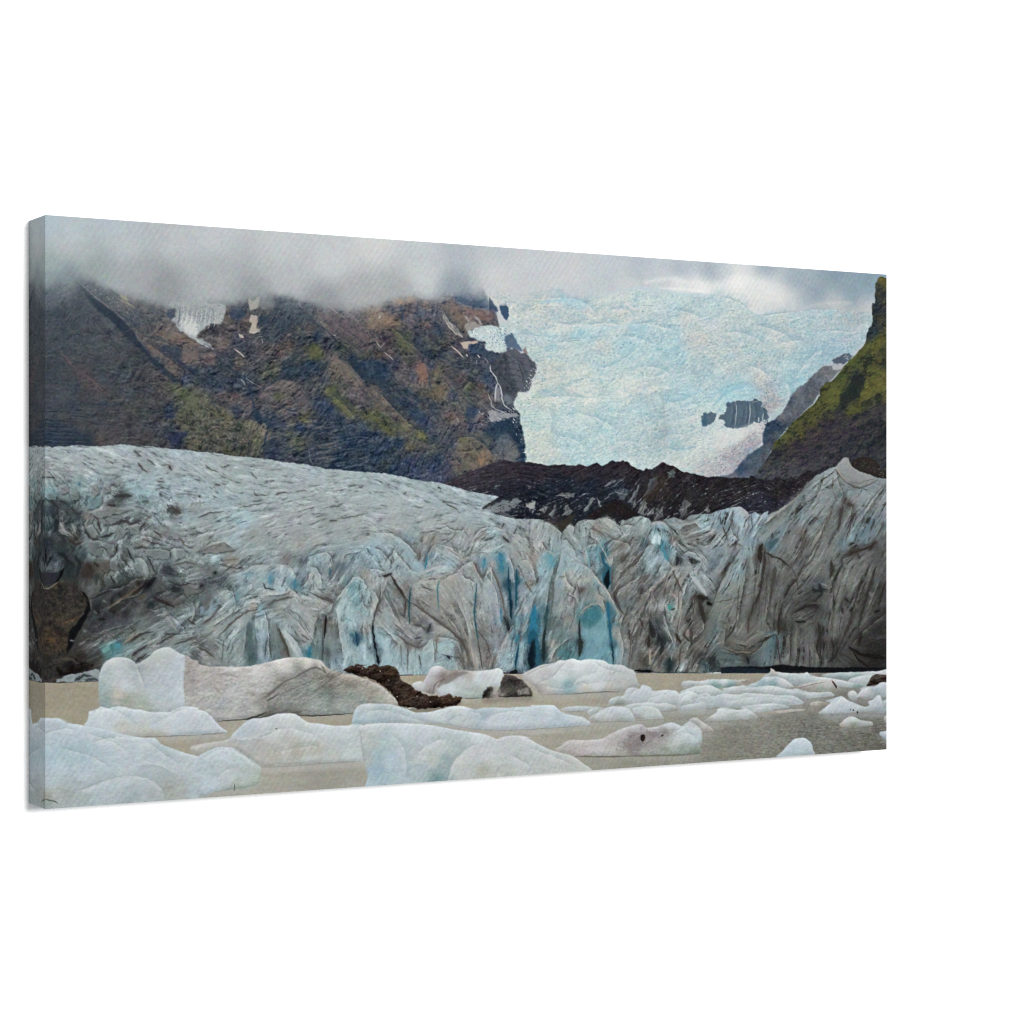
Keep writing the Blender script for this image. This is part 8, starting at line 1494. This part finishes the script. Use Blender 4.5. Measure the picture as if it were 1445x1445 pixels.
    berg('''B1 -100 700 60 690 105 678 150 656 195 653 250 656 300 655 335 672 370 690 430 704 480 708 520 718 560 722 640 738 750 765 850 790 950 808 1020 815 1085 815 1115 840 1145 868 1200 890 1250 908 1290 922 1340 940 1400 955 1445 965 B2 20 950 60 930 110 908 160 892 230 890 290 898 330 925 380 962 430 992 480 1030 508 1055
      512 1100 500 1150 490 1190 430 1212 340 1232 250 1242 120 1256 60 1292 0 1310 0 1400 B1 700 1500 -100 1500''',
         '''B1 60 760 a9bbc4 250 690 adbfca 250 800 a9bdc8 400 750 b0c2cd 600 780 b1c3ce 800 830 b0c1ca 1000 850 b3c3cb 250 950 a3bdc8 400 930 9dbcc5 500 950 9cbac5 300 1050 a9c0cb 500 1100 adbfca 700 1000 abc1cb 900 980 adc0c9 1100 960 a9bbc3 1200 1000 a6b9c1 1300 980 adbec5 1400 1050 adbec6 250 1180 a9bdc6 450 1200 a3b5bc 300 1260 a5b1af
         200 1290 a0a5a0 400 1290 a3afae 600 1250 a5b8bf 700 1200 a9bcc4 850 1160 b0bfc4 1000 1170 a9bac0 900 1250 a3b3ba 1100 1250 a3b1b5 1200 1240 9fa9a5 1300 1240 a5b0ae 1400 1250 a5b8bf 500 1320 a0b3b5 900 1310 9cb0b4 300 1350 9fb0ad 200 1370 95a8a5 B2 200 950 b3c4cc 100 1050 a9bcc4 300 1050 adbec3 400 1100 a9bab9 250 1150 b0c0c4 450 1150 a5b5ac 100 1200 b0c3cb 300 1200 a3b3ab''', .3, .5, 8, .013)
    soft_lines('B1', '8c9a9e 14 18 .5 1.6 420 1240 510 1232 620 1185 720 1150 830 1122;93a1a5 12 8 .4 1.5 830 1122 930 1125 1040 1150;4a4f45 10 8 .8 .7 195 1312 230 1325 270 1330 300 1348;98a29f 12 10 .5 1.5 1040 1150 1120 1200 1160 1260 1175 1320;b9c8cf 24 14 .4 2.5 520 1260 650 1200 850 1150;96aab3 14 8 .35 2 200 770 330 780 450 800;c0cfd8 20 12 .4 2 240 665 330 670 450 715;95b3c0 60 40 .3 5 350 920 520 960')
    soft_lines('B2', '3a4540 7 6 .8 .6 295 1192 293 1245;8a9a8c 14 10 .6 1.2 120 1250 250 1238 400 1212 490 1190;98abb0 14 10 .4 1.6 90 1010 120 1080 100 1160;c3d0d4 16 12 .45 1.6 120 920 220 895 320 930;9fb0ac 16 8 .4 1.5 250 1080 320 1060 380 1100')
    # modelling of the floating ice
    kw = dict(dark='8fa2a4', light='dde2e2', a=.40, b=.40)
    folds('B1', '60 -1 420 1240 510 1232 620 1185 720 1150 830 1122;60 1 830 1122 930 1125 1040 1150 1120 1200 1160 1260 1175 1320;50 -1 150 800 260 760 380 740 470 760;50 1 470 760 600 800 760 860 900 950;60 -1 560 860 700 820 850 810 980 830;50 1 980 830 1080 880 1180 960 1300 1040;60 1 300 900 450 930 600 980 750 1080;40 1 940 215 955 270 990 350 1010 420;50 1 560 640 660 580 760 590 850 640 950 710;40 -1 1060 720 1180 650 1300 590 1400 580;50 -1 900 1060 1020 1030 1150 1050 1280 1120', **kw)
    folds('B2', '50 -1 20 1000 120 930 220 900;50 1 220 900 330 940 430 1010 500 1070;40 -1 140 1150 230 1080 310 1060;40 -1 480 815 560 790 650 745 740 735;40 1 740 735 860 760 960 800;60 -1 560 960 700 920 850 890 1000 870;50 1 260 815 330 830 450 825 520 810', **kw)
    folds('B3', '60 -1 1010 860 930 900 850 970 790 1060 765 1160;60 1 1270 945 1350 990 1445 1045;60 -1 20 640 120 600 240 590 340 610;50 1 340 610 450 650 600 690;50 -1 760 690 830 650 900 630;50 1 930 600 1020 620 1060 660;50 -1 1060 660 1150 620 1280 600 1420 600;60 1 300 780 400 900 420 1040 430 1160;60 -1 480 1000 560 900 680 840 800 820', **kw)
    folds('B4', '50 1 0 990 120 1040 260 1090 400 1150;30 -1 0 425 130 362 250 325;30 -1 110 480 180 455 240 420 290 360 340 308;30 1 560 300 620 350 700 380 780 400;30 -1 400 510 430 460 540 410 650 390;30 1 150 498 290 528 345 542;30 -1 345 545 420 500 540 480 720 470;30 1 250 680 330 720 440 760 520 800;30 -1 560 770 640 710 720 690;26 -1 720 900 820 850 940 825;26 1 1290 840 1350 900 1440 960;26 -1 1180 900 1290 850 1380 800;24 -1 840 620 880 560 940 530;24 1 955 505 1010 530 1060 560;24 -1 1000 620 1100 580 1220 570', **kw)
    folds('B5', '24 1 0 640 60 650 130 670;24 1 1095 396 1150 440 1210 470;24 -1 1030 470 1095 396;22 1 1345 388 1370 430 1380 480;20 -1 300 440 420 410 560 400;20 1 560 400 700 410 820 440;18 -1 60 430 140 400 210 400;18 -1 380 350 520 340 640 335;18 1 640 335 780 360 920 385;18 -1 700 255 850 245 950 275;18 -1 300 520 400 500 500 530;18 1 250 480 350 490 450 500', **kw)
    # ------------------------------------------------ grain of the print
    rng = np.random.default_rng(8)
    g = blur(rng.normal(0, 1, (PH, PW)).astype(np.float32), .8)
    c3 = blur(rng.normal(0, 1, (PH, PW, 3)).astype(np.float32), 1.6)
    img += .008 * (g / g.std())[..., None] + .005 * c3 / c3.std()
    img += .6 * (img - blur(img, .95))
    lm = blur(img, 9)
    img += .12 * (img - lm)
    img += .10 * (img - .5) * (1 - np.abs(2 * img - 1))      # a little more contrast, as photo papers have
    np.clip(img, 0, 1, out=img)

compose()

# ---------------------------------------------------------------- the canvas itself


def ink_at(s, v):
    """ink colour (linear reflectance) at fractions s across and v down the print"""
    z = 1 + .2513 * s
    x = 722.5 + (-658.6 + 1320 * s) / z
    y = 722.3 + (v - .5) * 838.4 / z
    fx = ((x - X0) * SC - .5).clip(0, PW - 1.001)
    fy = ((y - Y0) * SC - .5).clip(0, PH - 1.001)
    ix, iy = fx.astype(int), fy.astype(int)
    tx, ty = (fx - ix)[..., None], (fy - iy)[..., None]
    c = (img[iy, ix] * (1 - tx) + img[iy, ix + 1] * tx) * (1 - ty) + (img[iy + 1, ix] * (1 - tx) + img[iy + 1, ix + 1] * tx) * ty
    lin = np.where(c <= .04045, c / 12.92, ((c + .055) / 1.055) ** 2.4)
    return lin / LIT


def cloth(name, co, s, v, cl, parent, mat):
    """a grid of canvas: co (r, c, 3) positions, s / v print fractions, cl cloth metres"""
    r, c = co.shape[:2]
    me = bpy.data.meshes.new(name)
    me.vertices.add(r * c)
    me.vertices.foreach_set('co', co.astype(np.float32).ravel())
    i = np.arange(r * c).reshape(r, c)
    q = np.stack([i[:-1, :-1], i[1:, :-1], i[1:, 1:], i[:-1, 1:]], -1).reshape(-1, 4)
    me.loops.add(q.size)
    me.loops.foreach_set('vertex_index', q.ravel().astype(np.int32))
    me.polygons.add(len(q))
    me.polygons.foreach_set('loop_start', np.arange(0, q.size, 4, dtype=np.int32))
    me.update(calc_edges=True)
    a = me.attributes.new('ink', 'FLOAT_COLOR', 'POINT')
    col = np.ones((r * c, 4), np.float32)
    col[:, :3] = ink_at(s, v).reshape(-1, 3)
    a.data.foreach_set('color', col.ravel())
    a = me.attributes.new('cloth', 'FLOAT_VECTOR', 'POINT')
    a.data.foreach_set('vector', cl.astype(np.float32).ravel())
    me.polygons.foreach_set('use_smooth', np.ones(len(q), bool))
    me.materials.append(mat)
    me.validate()
    o = bpy.data.objects.new(name, me)
    scene.collection.objects.link(o)
    o.parent = parent
    return o


root = bpy.data.objects.new('canvas_print', None)
root.empty_display_size = .1
root.location = (0, 0, ZC)
scene.collection.objects.link(root)
root['label'] = 'wide canvas print of a glacier, drifting ice and clouded mountains on the white wall'
root['category'] = 'canvas print'
mat = canvas_material()

# front: one sheet fine enough to carry the print
NU, NV = 1340, 860
s, v = np.meshgrid(np.linspace(0, 1, NU), np.linspace(0, 1, NV))
cl = np.stack([s * W, v * H, s * 0], -1)
cloth('front_face', np.stack([(s - .5) * W, s * 0 - D, (.5 - v) * H], -1), s, v, cl, root, mat)

# folded edges: the picture runs on, mirrored, round the four sides (q = 0 at the front, 1 at the wall)
ND = 64
v, q = np.meshgrid(np.linspace(0, 1, NV), np.linspace(1, 0, ND), indexing='ij')
o = cloth('folded_edge', np.stack([q * 0 - W / 2, (q - 1) * D, (.5 - v) * H], -1), q * D / W, v, np.stack([-q * D, v * H, q * 0], -1), root, mat)
o['label'] = 'left folded edge with the picture mirrored round it, in shade'
q = 1 - q
cloth('folded_edge', np.stack([q * 0 + W / 2, (q - 1) * D, (.5 - v) * H], -1), 1 - q * D / W, v, np.stack([W + q * D, v * H, q * 0], -1), root, mat)
q, s = np.meshgrid(np.linspace(1, 0, ND), np.linspace(0, 1, NU), indexing='ij')
cloth('folded_edge', np.stack([(s - .5) * W, (q - 1) * D, q * 0 + H / 2], -1), s, q * D / H, np.stack([s * W, -q * D, q * 0], -1), root, mat)
q = 1 - q
cloth('folded_edge', np.stack([(s - .5) * W, (q - 1) * D, q * 0 - H / 2], -1), s, 1 - q * D / H, np.stack([s * W, H + q * D, q * 0], -1), root, mat)
